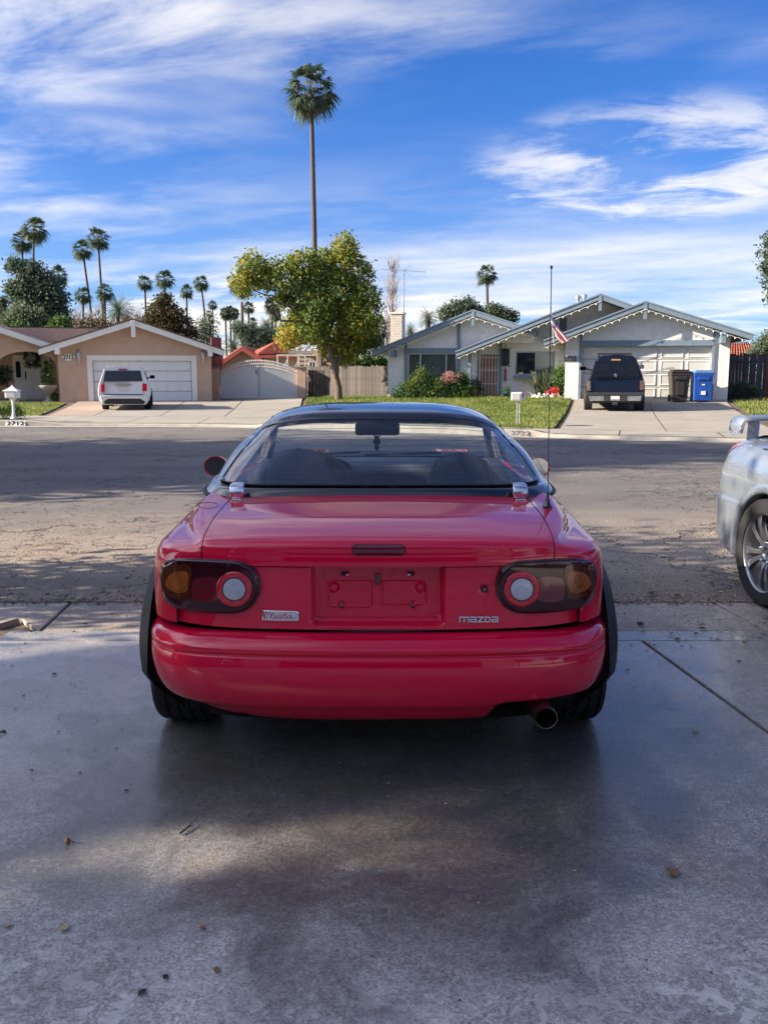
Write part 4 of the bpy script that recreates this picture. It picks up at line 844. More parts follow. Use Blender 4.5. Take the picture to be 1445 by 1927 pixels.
M['terracotta'] = mat('terracotta', (.42, .17, .10), .8); M['potgreen'] = mat('green_glaze', (.03, .12, .10), .3); M['flowerred'] = mat('x', (.5, .02, .03), .6); LM['red'] = mat('red_petals', (1, 1, 1), .6, attr=[(0, (.35, .01, .02)), (1, (.65, .04, .06))])
def pot_at(px, dep, label, r, h, blobs, n, lm, pm, size=.03, group=None, zb=None):
    x, z = F2(px, 745, dep); w_ = world(F2, x, dep, z); w_.z = H(w_.x, w_.y) if zb is None else zb; return pot_plant('potted_plant', label, w_, r, h, blobs, n, lm, pm, size=size, group=group, spread=.04)
pot_at(953, .8, 'green glazed pot on the porch step under the lantern', .14, .25, [(0, 0, .35, .15, .15, .12)], 200, 'green', M['potgreen']); pot_at(890, 1.0, 'terracotta pot at the foot of the sparse dark shrub', .17, .3, [(0, 0, .38, .16, .16, .1)], 200, 'green', M['terracotta'])
pot_at(1033, .6, 'pot of red flowers among the blades beside the garage wall', .10, .18, [(0, 0, .26, .12, .12, .1)], 220, 'red', M['terracotta']); pot_at(1044, .45, 'wide pot of red flowers nearest the garage wall', .13, .2, [(0, 0, .3, .14, .12, .1)], 260, 'red', M['terracotta'])
zs = wz1[1]+F2.zb-.02
pot_at(979, dep-.18, 'small white pot with sprigs at the left end of the window shelf', .10, .12, [(0, 0, .25, .14, .08, .14)], 160, 'olive', M['white'], zb=zs); pot_at(1003, dep-.18, 'white pot with a tall bending orchid stem on the window shelf', .11, .14, [(0, 0, .2, .1, .08, .06), (-.15, 0, .62, .14, .04, .06)], 120, 'olive', M['white'], zb=zs)
pot_at(1020, dep-.18, 'low bowl of succulents on the window shelf', .14, .08, [(0, 0, .16, .2, .1, .1)], 200, 'brown', M['terracotta'], zb=zs); pot_at(1033, dep-.18, 'round grey-leaved plant at the right end of the window shelf', .1, .1, [(0, 0, .22, .16, .1, .12)], 200, 'olive', M['far_conc'], zb=zs)
w_ = ray_H(24, 789); t = thing('shrub', 'twiggy green shrub on the mulch behind the ornate white mailbox', 'bush', w_+Vector((-.25, .35, 0)))
leaves('foliage', [(-.25, 0, .22, .35, .3, .22), (.2, .05, .2, .28, .25, .2), (-.55, .1, .2, .25, .25, .2), (0, .1, .34, .25, .25, .14)], 2200, .028, LM['green'], t, 61, tmean=.6, spread=.06, shell=.3)
# grey mailbox of the white house on two posts
q = P2(974, 803); mz = H(*q)+.01; k = q[1]/FPX; t = thing('mailbox', 'plain pale box on two thin metal posts standing in the lawn before the barred door', 'mailbox', (q[0], q[1], mz), R(-25)); t.scale = (.85, .85, .92)
for s in (-.035, .04): b = MB(); b.b2(s-.014, s+.014, -.014, .014, -.05, .72); b.build('post', M['galv'], t)
b = MB(); b.b2(-.16, .15, -.20, .20, .70, .92); b.build('box', mat('pale_grey_paint', (.60, .60, .58), .5), t, bevel=.015); b = MB(); b.b2(-.13, .12, -.215, -.2, .72, .90); b.build('door', M['galv'], t, bevel=.008); b = MB(); b.b2(.155, .165, -.1, .0, .78, .95); b.build('signal_flag', M['redp'], t)
# wheeled bins
def bin_(px0, px1, top, label, m, ml, wide, shape):
    c = (px0+px1)/2; x, z = F2(c, 751, -.75); w_ = world(F2, x, -.75, z); w_.z = H(w_.x, w_.y)+.018; t = thing('wheeled_bin', label, 'wheeled bin', w_, R(-6)); w = (px1-px0)/FPX*w_.y; h = at(c, top, w_.y).z-w_.z
    b = MB(); r0, r1 = (.36, .46) if shape == 0 else (.43, .47)
    P_ = [[(sx_*w*r, sy*w*r*1.05, zz) for sx_, sy in ((-1, -1), (1, -1), (1, 1), (-1, 1))] for r, zz in ((r0*.96, .04), (r0, .06), (r0+(r1-r0)*.6, h*.55), (r1, h*.80), (r1+.02, h*.82), (r1+.02, h*.90))]
    b.grid(P_, closeu=True); b.add(P_[0], [(3, 2, 1, 0)]); b.build('body', m, t, bevel=.02)
    l = MB(); l.b2(-w*.5, w*.5, -w*.53, w*.53, h*.89, h*.95); l.b2(-w*.42, w*.42, -w*.45, w*.45, h*.94, h); l.build('lid', ml, t, bevel=.03); f = MB(); f.b2(-w*.30, w*.30, -w*.53, -w*.45, h*.68, h*.80); f.build('handle_ledge', m, t, bevel=.02)
    f = MB(); f.b2(-w*.2, w*.2, -w*.475, -w*.40, h*.2, h*.62); f.build('front_panel', m, t, bevel=.02)
    for s in (-1, 1): f = MB(); f.lathe((s*w*.38-.03, w*.42, .12), [(.03, -.01), (.12, 0), (.12, .05), (.03, .06)], 14, 'X'); f.build('wheel', M['black'], t)
    if shape: f = MB(); f.b2(-w*.10, w*.12, -w*.50, -w*.48, h*.22, h*.34); f.build('label_print', M['white'], t); f = MB(); f.b2(-w*.07, w*.07, -w*.5, -w*.48, h*.52, h*.56); f.build('label_print', M['white'], t)
    return t
M['binbrown'] = mat('dark_brown_plastic', (.035, .028, .028), .45, var=.15); M['binblue'] = mat('blue_plastic', (.012, .075, .36), .45, var=.1); M['binlid'] = mat('faded_blue_lid', (.10, .21, .42), .6, var=.1)
bin_(1257.5, 1294, 695, 'dark brown wheeled bin before the garage door', M['binbrown'], M['binbrown'], 1, 0); bin_(1300, 1336, 696, 'blue recycling bin with a paler lid before the garage door', M['binblue'], M['binlid'], 1, 1)
# fences at the right
def fence(name, label, pA, pB, ztop, w, m, seed, zb=0.0, gap=.008, th=.02, rail=True, dog=0):
    A_, B_ = Vector((*pA, 0)), Vector((*pB, 0)); L_ = (B_-A_).length; rz = math.atan2(B_.y-A_.y, B_.x-A_.x); z0 = H(*pA) if zb is None else zb; t = thing(name, label, 'fence', (A_.x, A_.y, z0), rz); rs = random.Random(seed); x = 0
    bc = m.node_tree.nodes['Color Ramp'].color_ramp.elements; tones = []
    for v in range(4):
        k_ = (1, .72, 1.22, .86)[v]; mm = m.copy(); tones.append(mm)
        for e in mm.node_tree.nodes['Color Ramp'].color_ramp.elements: c_ = tuple(e.color); e.color = (c_[0]*k_, c_[1]*k_, c_[2]*k_*(1.05 if v == 1 else 1), 1)
    me = []
    for v in range(4):
        b = MB(); hh = 1.0; b.prism([(0, 0), (1, 0), (1, hh-.01*v), (.5, hh), (0, hh-.006*(v % 2))], 0, th) if dog else b.b2(0, 1, 0, th, 0, 1); q = b.mesh('board'); q.materials.append(tones[v]); me.append(q)
    while x < L_:
        ww = w*rs.uniform(.9, 1.1); o = link('board', me[rs.randrange(4)], t); o.location = (x, rs.uniform(-.006, .006), rs.uniform(-.01, .03)); o.scale = (ww-gap*rs.uniform(.6, 1.8), 1, ztop-z0+rs.uniform(-.03, .015)); o.rotation_euler = (0, rs.uniform(-.008, .008), 0); x += ww
    if rail:
        for zz in (.35, (ztop-z0)*.8): b = MB(); b.b2(0, L_, th+.008, th+.05, zz, zz+.09); b.build('rail', m, t)
    x = 0
    while x < L_+.1: b = MB(); b.b2(x-.045, x+.045, th+.052, th+.14, -.2, ztop-z0-.1); b.build('post', m, t); x += 2.4
    return t
fx0 = world(F2, F2(1371, 700, 2.5)[0], 2.5, 0); fence('wood_fence', 'dark blue-black stained board fence right of the white house', (fx0.x, fx0.y), (fx0.x+1.35, fx0.y-.25), at(1390, 666, fx0.y).z, .13, M['wood_dark'], 1, zb=.3); fence('wood_fence', 'red-brown stained board fence at the right edge', (fx0.x+1.36, fx0.y-.25), (fx0.x+5.5, fx0.y-3.2), at(1430, 664, fx0.y-.4).z, .14, M['wood_red'], 2, zb=.3)
bush('shrub', 'low dark shrubs growing at the foot of the dark stained fence', 'bush', (1385, 745), 1.2, [(1375, 736, 9), (1392, 731, 11), (1407, 733, 10), (1350, 741, 5), (1360, 740, 6), (1420, 738, 8), (1385, 740, 8)], 3500, .045, 'dark', 21, tmean=.55, spread=.1)
# weathered fence in the middle with its pulled-open gate leaf
fA = at(579, 720, 42.6); fB = at(733, 720, 38.9); zt_f = at(650, 689, 41).z
fence('wood_fence', 'weathered grey board fence behind the street tree', (fA.x, fA.y), (fB.x, fB.y), zt_f, .145, M['wood'], 5, zb=.12, dog=1)
p = at(603, 745, 42.0); t = thing('fence_gate', 'weathered board gate leaf with a diagonal brace at the left end of the grey fence', 'gate', (p.x-.55, p.y-.1, .14), R(-10))
for k in range(5): b = MB(); b.b2(k*.15, k*.15+.14, 0, .02, .03, 1.35); b.build('board', M['wood'], t)
b = MB(); b.beam((.05, -.02, 1.2), (.68, -.02, .2), .03, .08); b.build('brace', M['wood'], t); b = MB(); b.b2(.0, .75, -.035, -.002, .12, .2); b.build('rail', M['wood'], t)
# white arched driveway gate between two pillars
gy = 41.6; gl, gr_ = at(414, 700, gy).x, at(559.5, 700, gy).x; zg = .15
gt = thing('driveway_gate', 'white double steel gate with arched spear-topped bars', 'gate', ((gl+gr_)/2, gy, zg), 0); hwid = (gr_-gl)/2; zc_ = at(487, 680, gy).z-zg; ze_ = at(420, 700, gy).z-zg; zsc = at(487, 690, gy).z-zg; zse = at(420, 706, gy).z-zg
GW = mat('gate_white', (.66, .68, .70), .5, var=.04)
def arc(x, c, e): return e+(c-e)*(1-(x/hwid)**2)
mb = MB(); mb.b2(0, 1, -.012, .012, 0, 1); bar = mb.mesh('bar'); bar.materials.append(GW); mb = MB(); mb.lathe((0, 0, 0), [(.018, 0), (.034, .04), (0, .11)], 6); fin = mb.mesh('finial'); fin.materials.append(GW); nb = 37
for k in range(nb):
    x = -hwid+.05+(2*hwid-.1)*k/(nb-1); o = link('bar', bar, gt); o.location = (x-.013, -.02, .03); o.scale = (.026, 1, arc(x, zc_, ze_)-.03); f = link('finial', fin, o); f.location = (.5, 0, 1); f.scale = (1/.026, 1, 1/(arc(x, zc_, ze_)-.03))
for s in (-1, 1):
    n = 20; x0_, x1_ = (s*.012, s*hwid) ; lf = MB(); P_ = [(x0_, .06)]+[(x0_+(x1_-x0_)*i/n, arc(x0_+(x1_-x0_)*i/n, zsc, zse)) for i in range(n+1)]+[(x1_, .06)]; lf.prism(P_, .0, .012); lf.build('gate_sheet', GW, gt)
    for dz_ in (0, .13): b = MB(); b.tube([(x0_+(x1_-x0_)*i/n, -.03, arc(x0_+(x1_-x0_)*i/n, zsc, zse)+dz_) for i in range(n+1)], .02, 6); b.build('arched_rail', GW, gt)
    b = MB(); b.b2(min(x0_, x1_), max(x0_, x1_), -.05, -.01, .08, .13); b.build('bottom_rail', GW, gt); b = MB(); b.b2(x0_-.025, x0_+.025, -.055, .03, .03, zsc+.1); b.build('stile', GW, gt)
b = MB(); b.box((-.1, -.07, 1.25), (.05, .04, .14)); b.build('latch', M['black'], gt)
for px0, px1, lab in ((396.5, 413, 'tan stucco pillar left of the white arched gate'), (559, 577, 'tan stucco pillar right of the white arched gate')):
    xa, xb = at(px0, 720, gy).x, at(px1, 720, gy).x; t = thing('gate_pillar', lab, 'pillar', ((xa+xb)/2, gy, .1)); zt_ = at(px0, 690, gy).z-.1; hw_ = (xb-xa)/2
    b = MB(); b.b2(-hw_+.03, hw_-.03, -.2, .2, -.1, zt_-.08); b.build('shaft', M['stucco1'], t); b = MB(); b.b2(-hw_, hw_, -.25, .25, zt_-.08, zt_+.02); b.build('cap', mat('brown_cap', (.22, .15, .12), .8), t, bevel=.015)
# ------------------------------------------------------------------ houses behind
def tile_slope(root, a, b, c, d, n, rows=10):
    """barrel tiles on the quad a-b (eave) to d-c (ridge), all laid as one tile field"""
    a, b, c, d = map(np.array, (a, b, c, d)); mb = MB(); up = np.cross(b-a, d-a); up = up/np.linalg.norm(up)
    if up[2] < 0: up = -up
    for i in range(n):
        for r in range(rows):
            P_ = []
            for s in (r/rows, (r+1.15)/rows):
                row = []
                for k in range(5):
                    u = (i+k/4*.8)/n; p = (a*(1-u)+b*u)*(1-s)+(d*(1-u)+c*u)*s; row.append(p+up*(.10*math.sin(math.pi*k/4)+(.04 if s == r/rows else 0)))
                P_.append(row)
            mb.grid(P_)
    tag(mb.build('roof_tiles', M['tile'], root, smooth=True), kind='stuff'); mb = MB(); mb.add([a-up*.02, b-up*.02, c-up*.02, d-up*.02], [(0, 1, 2, 3)]); mb.build('roof_deck', M['tilefascia'], root)
Y = 58; pk = at(458, 654, Y); pl_ = at(400, 694, Y); pr = at(516, 692, Y); t = thing('house', 'tan house end with a low red-trimmed gable behind the white gate', 'house', (pk.x, Y, .1)); L_ = lambda p: (p.x-pk.x, 0, p.z-.1)
b = MB(); b.prism([(L_(pl_)[0], -.1), (L_(pr)[0], -.1), (L_(pr)[0], L_(pr)[2]-.2), (0, L_(pk)[2]-.2), (L_(pl_)[0], L_(pl_)[2]-.2)], 0, 8); b.build('wall', M['tan'], t)
for E in (pl_, pr):
    e = L_(E); z = L_(pk)[2]; n_ = 7; tile_slope(t, (e[0], 8, e[2]), (e[0], -.5, e[2]), (0, -.5, z), (0, 8, z), 26, 8); f = MB(); f.prism([(e[0], e[2]+.08), (0, z+.08), (0, z-.22), (e[0], e[2]-.22)], -.55, -.45); f.build('fascia', M['tilefascia'], t)
a_ = at(396, 661, 56); b_ = at(416, 693, 56); t2 = thing('brick_chimney', 'red brick stub chimney with a sloping shoulder between the salmon house and the tan house', 'chimney', ((a_.x+b_.x)/2, 56, .1)); w_ = b_.x-a_.x
b = MB(); b.prism([(-w_*.75, 0), (w_/2, 0), (w_/2, a_.z-.1), (-w_*.2, a_.z-.1), (-w_*.2, (a_.z+b_.z)/2-.1), (-w_*.75, b_.z-.1)], 0, .9); b.build('stack', M['brick_r'], t2)
Y = 54; t = thing('house', 'low house with a red barrel tile hip roof behind the gate and the grey-sided house', 'house', (at(520, 690, Y).x, Y, .1)); O_ = Vector((t.location.x, Y, .1)); q = lambda px, py, dy=0: tuple(at(px, py, Y+dy)-O_)
e0_, e1_ = q(484, 669), q(566, 667); r0_, r1_ = q(519, 645, 4), q(575, 648, 4); tile_slope(t, e0_, e1_, r1_, r0_, 18, 9); tile_slope(t, q(478, 664, 7), e0_, r0_, q(519, 645, 7), 14, 9)
b = MB(); b.b2(e0_[0]+.35, e1_[0], .5, 8, -.1, e0_[2]-.05); b.build('wall', M['tan'], t); b = MB(); b.beam((e0_[0], -.03, e0_[2]-.06), (e1_[0], -.03, e1_[2]-.06), .05, .16); b.build('fascia', M['tilefascia'], t); b = MB(); b.tube([r0_, r1_], .12, 8); b.tube([e0_, r0_], .12, 8); b.build('ridge_tiles', M['tile'], t)
Y = 52; xa, xb = at(559, 690, Y).x, at(640, 690, Y).x; t = thing('house', 'beige lap-sided house with a pale ribbed metal roof behind the street tree', 'house', (xa, Y, .1)); zt_ = at(600, 662, Y).z-.1
b = MB(); b.b2(0, xb-xa+.3, 0, 7, -.1, zt_); b.build('wall', M['siding'], t); k = 0; z = .3
while z < zt_-.05:
    s = MB(); s.prism([(0, 0)], 0, 0) if False else None; s.add([(0, -.045, z), (xb-xa+.3, -.045, z), (xb-xa+.3, -.01, z+.24), (0, -.01, z+.24), (0, -.005, z), (xb-xa+.3, -.005, z)], [(0, 1, 2, 3), (4, 5, 1, 0)]); s.build('siding_board', M['siding'], t); z += .235
rz0 = at(600, 660, Y-.6).z-.1; rz1 = at(600, 637, Y+3).z-.1; b = MB(); b.add([(-.4, -.6, rz0), (xb-xa+.3, -.6, rz0), (xb-xa+.3, 3, rz1), (.8, 3, rz1)], [(0, 1, 2, 3)]); rf = b.build('roof', M['metalroof'], t)
for k in range(20): x = -.3+k*.38; b = MB(); b.beam((x, -.6, rz0+.03), (x+max(0, 1.1-k*.38) if k < 3 else x, 3 if k > 2 else 1+k, rz1+.03 if k > 2 else rz0+(rz1-rz0)*(1.6+k)/3.6), .04, .05); b.build('seam', M['metalroof'], rf)
b = MB(); b.b2(-.45, xb-xa+.3, -.64, -.58, rz0-.16, rz0+.02); b.build('fascia', M['siding'], t)
for (pa, pb) in (((581, 654), (600, 669)), ((582, 680), (594, 693))):
    A_ = at(*pa, Y)-Vector((xa, Y, .1)); B_ = at(*pb, Y)-Vector((xa, Y, .1)); b = MB(); b.b2(A_.x, B_.x, -.08, -.06, B_.z, A_.z); w = b.build('window', M['paneglass'], t); frame(w, A_.x-.03, B_.x+.03, B_.z-.03, A_.z+.03, -.11, .07, M['white']); b = MB(); b.b2((A_.x+B_.x)/2-.03, (A_.x+B_.x)/2+.03, -.10, -.085, B_.z+.04, A_.z-.04); b.build('mullion', M['white'], w)
t = thing('pergola_frame', 'thin white pole frame standing before the beige lap-sided house', 'frame', (at(548, 700, 47).x, 47, .1)); 
for px in (522, 541, 562, 574): p = at(px, 669, 47); b = MB(); x = p.x-t.location.x; b.b2(x-.03, x+.03, -.03, .03, 0, p.z-.1); b.build('post', M['white'], t)
x0_, x1_ = at(521, 669, 47).x-t.location.x, at(628, 669, 47).x-t.location.x; z = at(548, 669, 47).z-.1; b = MB(); b.b2(x0_, x1_, -.035, .035, z, z+.06); b.build('rail', M['white'], t)
for a, c in ((534, 541), (555, 563)): pa, pb = at(a, 690, 47)-t.location, at(c, 676, 47)-t.location; b = MB(); b.beam(pa, pb, .05, .05); b.build('brace', M['white'], t)
Y = 60; t = thing('house', 'house with a bright red barrel tile roof beyond the dark stained fence', 'house', (at(1400, 690, Y).x, Y, .1)); O_ = t.location; q = lambda px, py, dy=0: tuple(at(px, py, Y+dy)-O_); e0_, e1_, r1_, r0_ = q(1340, 672), q(1424, 672), q(1412, 645, 4), q(1352, 645, 4); tile_slope(t, e0_, e1_, r1_, r0_, 15, 9); b = MB(); b.b2(e0_[0]+.3, e1_[0]-.3, .4, 6, -.1, e0_[2]-.05); b.build('wall', M['tan'], t)
# ------------------------------------------------------------------ palms
PALMS = [(65, 430, 46, 130, 57, 'tall fan palm, the higher of the pair at the far left', 'fan'), (42, 452, 38, 135, 44, 'tall fan palm left of the highest one at the far left', 'fan'),
 (184, 447, 40, 125, 200, 'tall leaning fan palm, the higher of the leaning pair', 'fan'), (155, 468, 36, 128, 184, 'tall leaning fan palm, the lower of the leaning pair', 'fan'), (110, 516, 34, 120, 112, 'fan palm rising from the dark trees at the left', 'fan'),
 (156, 554, 32, 115, 158, 'short fan palm under the leaning pair, left of its trunks', 'fan'), (197, 549, 32, 115, 199, 'short fan palm under the leaning pair, right of its trunks', 'fan'), (272, 531, 29, 140, 279, 'fan palm above the salmon garage, left of two', 'fan'),
 (310, 524, 35, 125, 313, 'fan palm with a bushy crown above the brown tree', 'fan'), (351, 547, 26, 150, 354, 'smaller fan palm right of the brown tree', 'fan'), (378, 531, 30, 140, 396, 'leaning fan palm above the right eave of the salmon house', 'fan'),
 (400, 573, 18, 190, 402, 'thin distant fan palm beside the leaning one', 'fan'), (394, 590, 14, 200, 396, 'tiny distant fan palm low behind the leaning trunk', 'fan'), (424, 588, 24, 150, 427, 'left palm of the tight cluster of three', 'ball'), (433, 583, 22, 155, 436, 'middle palm of the tight cluster of three', 'ball'), (441, 588, 22, 150, 440, 'right palm of the tight cluster of three', 'ball'),
 (468, 578, 24, 140, 468, 'fan palm with a brown skirt left under the street tree', 'fan'), (512, 572, 34, 110, 512, 'bushy palm seen under the left limb of the street tree', 'ball'), (518, 590, 26, 115, 519, 'second bushy palm under the left limb of the street tree', 'ball'),
 (475, 606, 20, 120, 476, 'short palm low above the tan house', 'fan'), (916, 515, 40, 100, 919, 'lone fan palm above the white house', 'fan'), (718, 627, 20, 80, 719, 'small dry brown palm beside the white brick chimney', 'fan'), (716, 598, 14, 150, 717, 'small distant palm left of the white chimney', 'fan')]
for k, (px, py, w, Y, bx, lab, kd) in enumerate(PALMS): palm(px, py, w*1.08, Y, bx, lab, kd, seed=k, sk=.8)
palm(585, 166, 97, 60, 597, 'very tall lone fan palm towering over the street tree', 'fan', sk=.0, tr=.16, seed=1)
for px, py, w, Y, lab in ((222, 585, 70, 85, 'feather palm with arching fronds behind the salmon roof'), (440, 655, 62, 70, 'young feather palm just right of the salmon eave'), (503, 615, 50, 90, 'feather palm behind the red tile roof'), (805, 600, 50, 60, 'pale feather palm left of the dark trees behind the white house'), (772, 625, 40, 58, 'low feather palm peeping over the left gable of the white house')): palm(px, py, w, Y, px, lab, 'feather', sk=0, seed=int(px), tr=.2, by=680)
for k, (px, tp, Y) in enumerate(((455, 568, 110), (706, 640, 90), (712, 640, 95), (658, 640, 80), (672, 650, 100))):
    a = at(px, tp, Y); t = thing('palm_tree', ['bare palm trunk crossing the sky left under the street tree', 'thin palm trunk in the gap right of the street tree, left one', 'thin palm trunk in the gap right of the street tree, right one', 'dark palm trunk just right of the street tree trunk', 'slender palm trunk behind the grey fence'][k], 'palm tree', (a.x, Y, 0), 0, 'palm trees on the skyline'); b = MB(); b.tube([(0, 0, 0), (0, 0, a.z)], [.3, .17], 8); b.build('trunk', M['palm_bark'], t, smooth=True); c = link('fronds', FANS[k % 5], t); c.location = (0, 0, a.z+(2.0 if k in (0,) else 1)); c.scale = (1, 1, 1)
# ------------------------------------------------------------------ trees behind
def btree(label, cat, Y, L, n, size, lm, seed, depth=.8, group='trees on the skyline', **kw):
    cx = sum(q[0] for q in L)/len(L); b0 = at(cx, 690, Y); base = (b0.x, Y, 0); return tree('tree', label, cat, base, px_blobs(L, Y, base, depth=depth), n, size, lm, seed, (.25, .5), group, **kw)
btree('large dark airy eucalyptus behind the far left palms', 'tree', 100, [(28, 500, 13), (60, 510, 20), (45, 545, 26), (85, 535, 22), (105, 560, 20), (75, 575, 30), (115, 590, 16), (25, 545, 12), (50, 590, 28), (95, 600, 20)], 15000, .17, 'dark', 31, tmean=.45, spread=.35)
btree('rounded grey-green tree left of the salmon roof', 'tree', 80, [(40, 598, 22), (65, 600, 20), (15, 612, 18), (85, 612, 16), (50, 618, 22)], 9000, .12, 'olive', 32, tmean=.55)
btree('bright yellow-green shrubby tree above the roof ridge', 'tree', 72, [(38, 618, 10), (112, 612, 13), (122, 618, 11), (104, 622, 10)], 3500, .11, 'green', 33, tmean=.55)
btree('low dark green trees along the left skyline', 'tree', 105, [(5, 600, 18), (130, 605, 10), (5, 570, 9)], 3500, .15, 'olive', 34, tmean=.3)
btree('broad brown-leaved tree above the salmon garage', 'tree', 90, [(310, 566, 15), (298, 590, 22), (325, 595, 22), (285, 610, 18), (345, 612, 18), (312, 618, 26), (360, 630, 12)], 11000, .12, 'brown', 35, tmean=.45, bias=[-.45, 0, 0, 0, 0, 0, -.1])
btree('sparse grey-green tree at the right of the brown one', 'tree', 110, [(385, 610, 12), (392, 630, 14), (376, 632, 12), (398, 600, 6)], 1800, .13, 'olive', 36, tmean=.4, spread=.4)
btree('dark weeping trees above the tan house', 'tree', 80, [(450, 618, 13), (462, 628, 15), (480, 632, 16), (498, 630, 14), (490, 645, 16), (515, 640, 14), (530, 630, 13), (470, 645, 12)], 11000, .11, 'dark', 37, tmean=.55, drop=1.0, asp=.25)
btree('mid green trees behind the red tile roof', 'tree', 86, [(540, 640, 16), (560, 635, 16), (520, 655, 10), (590, 640, 16), (625, 650, 14)], 6000, .12, 'olive', 38, tmean=.5)
btree('green trees low behind the grey fence', 'tree', 75, [(690, 684, 12), (705, 680, 13), (670, 686, 12), (720, 686, 10), (655, 688, 10)], 4000, .11, 'green', 39, tmean=.4)
btree('round dark tree behind the left gable of the white house', 'tree', 70, [(858, 583, 15), (880, 576, 13), (840, 590, 12), (870, 592, 18), (895, 590, 12)], 9000, .09, 'dark', 40, tmean=.6)
btree('small dark tree right of the lone palm behind the white house', 'tree', 72, [(930, 586, 12), (945, 592, 12), (962, 597, 9), (920, 595, 10)], 5000, .09, 'dark', 41, tmean=.6)
btree('dark conifers at the right edge beyond the fence', 'tree', 55, [(1440, 652, 14), (1455, 640, 16), (1425, 662, 8), (1465, 655, 16), (1415, 665, 6)], 7000, .07, 'olive', 42, tmean=.6)
for k, (px, Y, h_) in enumerate(((1560, 58, 5.5), (1680, 52, 6.5), (1800, 60, 5), (1930, 50, 6), (2080, 56, 7), (2250, 52, 5.5), (-120, 60, 6), (-260, 55, 7), (-420, 60, 6))):
    b_ = at(px, 690, Y); tree('tree', ['bushy tree', 'tall bushy tree', 'low bushy tree'][k % 3]+' beyond the %s edge of the photo, number %s outwards' % (('right', ['one', 'two', 'three', 'four', 'five', 'six'][k]) if k < 6 else ('left', ['one', 'two', 'three'][k-6])), 'tree', (b_.x, Y, 0), [(0, 0, h_*.6, 3, 2.5, h_*.35), (2.5, .5, h_*.45, 2.2, 2, h_*.3), (-2.4, .3, h_*.4, 2.2, 2, h_*.3)], 3500, .16, 'olive', 110+k, (.2, .5), 'trees beyond the frame edges', spread=.3)
b0 = at(1510, 690, 24); tree('tree', 'near tree reaching in from the right edge of the photo', 'tree', (b0.x, 24, 0), px_blobs([(1452, 470, 16), (1450, 505, 14), (1458, 530, 14), (1449, 443, 9), (1480, 490, 40), (1500, 540, 40), (1460, 560, 14)], 24, (b0.x, 24, 0)), 6000, .05, 'dark', 43, (.18, .4), tmean=.6, spread=.10)
# bare trees
def bare(label, Y, px, top, wpx, seed, n=70, m='twig'):
    b0 = at(px, 690, Y); z1 = at(px, top, Y).z; t = thing('bare_tree', label, 'tree', (b0.x, Y, 0)); rs = random.Random(seed); mb = MB(); W_ = wpx*Y/FPX/2; mb.tube([(0, 0, 0), (.05, 0, z1*.5), (0, 0, z1)], [.14, .08, .015], 6); mb.build('trunk', M[m], t); mb = MB()
    for k in range(n):
        z = z1*(.25+.7*rs.random()); a = rs.random()*6.28; l = W_*(1.15-.8*z/z1)*rs.uniform(.6, 1.1); p = Vector((0, 0, z)); q = p+Vector((math.cos(a)*l*.5, math.sin(a)*l*.5, l*.7)); r = q+Vector((math.cos(a)*l*.4, math.sin(a)*l*.4, l*.9)); mb.tube([p, q, r], [.035, .02, .006], 4, cap=False)
        for _ in range(3): s = q.lerp(r, rs.random()); mb.tube([s, s+Vector((rs.uniform(-.4, .4), rs.uniform(-.4, .4), rs.uniform(.3, .9)))], [.012, .004], 3, cap=False)
    tag(mb.build('branches', M[m], t), kind='stuff'); return t
M['pinktwig'] = mat('pinkish_twigs', (.27, .215, .19), .9, var=.2)
bare('tall bare pale tree behind the white chimney', 62, 738, 492, 58, 1, 90, 'pinktwig')
for k, (px, tp) in enumerate(((150, 585), (172, 590), (190, 580), (245, 578), (262, 585), (236, 600))): bare('bare pinkish tree above the salmon roof, %s' % ['leftmost of the thicket', 'second of the thicket', 'beside the short right palm', 'right of the feather palm', 'at the left of the brown tree', 'low before the feather palm'][k], 84+k, px, tp, 46, k+3, 80, 'pinktwig')
btree('low brown thicket over the salmon roof ridge', 'shrubs', 84, [(160, 612, 14), (185, 612, 14), (210, 614, 12), (240, 610, 14), (145, 618, 10), (262, 612, 12)], 2500, .10, 'brown', 44, tmean=.6, spread=.3)
# ------------------------------------------------------------------ the street tree
b0 = ray_H(636, 753); base = (b0.x, b0.y, b0.z); Y = b0.y
SB = [(478, 508, 28), (463, 535, 22), (500, 525, 26), (540, 520, 30), (578, 500, 26), (600, 530, 34), (560, 555, 30), (530, 560, 16), (632, 490, 26), (650, 468, 22), (668, 515, 32), (640, 545, 36), (690, 560, 26), (600, 580, 34), (680, 600, 34), (648, 590, 30), (690, 630, 24), (570, 600, 24), (548, 622, 26), (545, 640, 18), (590, 625, 26), (620, 650, 20), (655, 645, 30), (640, 665, 22), (690, 655, 14), (660, 480, 14), (607, 487, 18)]
bias = [.12, .15, .1, 0, .05, 0, -.12, -.1, .1, .15, .12, 0, .05, -.15, .15, -.05, 0, .1, .22, .28, 0, .15, .2, .2, -.1, .1, .1]
st = thing('street_tree', 'large round street tree with green and yellowing leaves on a leaning forked trunk', 'tree', base); bl = px_blobs(SB, Y, base, depth=.95)
rsx = random.Random(4); bl = [(q[0], q[1]+rsx.uniform(-1, 1)*.9, q[2], q[3], q[4], q[5]) for q in bl]
mb = MB(); fkp = at(631, 690, Y)-b0; m1 = at(641, 752, Y)-b0; mb.tube([(0.05, 0, -.1), (.02, 0, .12), ((at(637, 730, Y)-b0).x, 0, (at(637, 730, Y)-b0).z), (fkp.x, 0, fkp.z*.75), fkp], [.22, .16, .14, .135, .14], 10)
for (px, py, dy, r) in ((650, 640, .2, .10), (618, 650, -.2, .11), (606, 668, .5, .06)): e = at(px, py, Y+dy)-b0; limb(mb, fkp-Vector((0, 0, .12)), e, .12, r*.8, 6, .06, rsx)
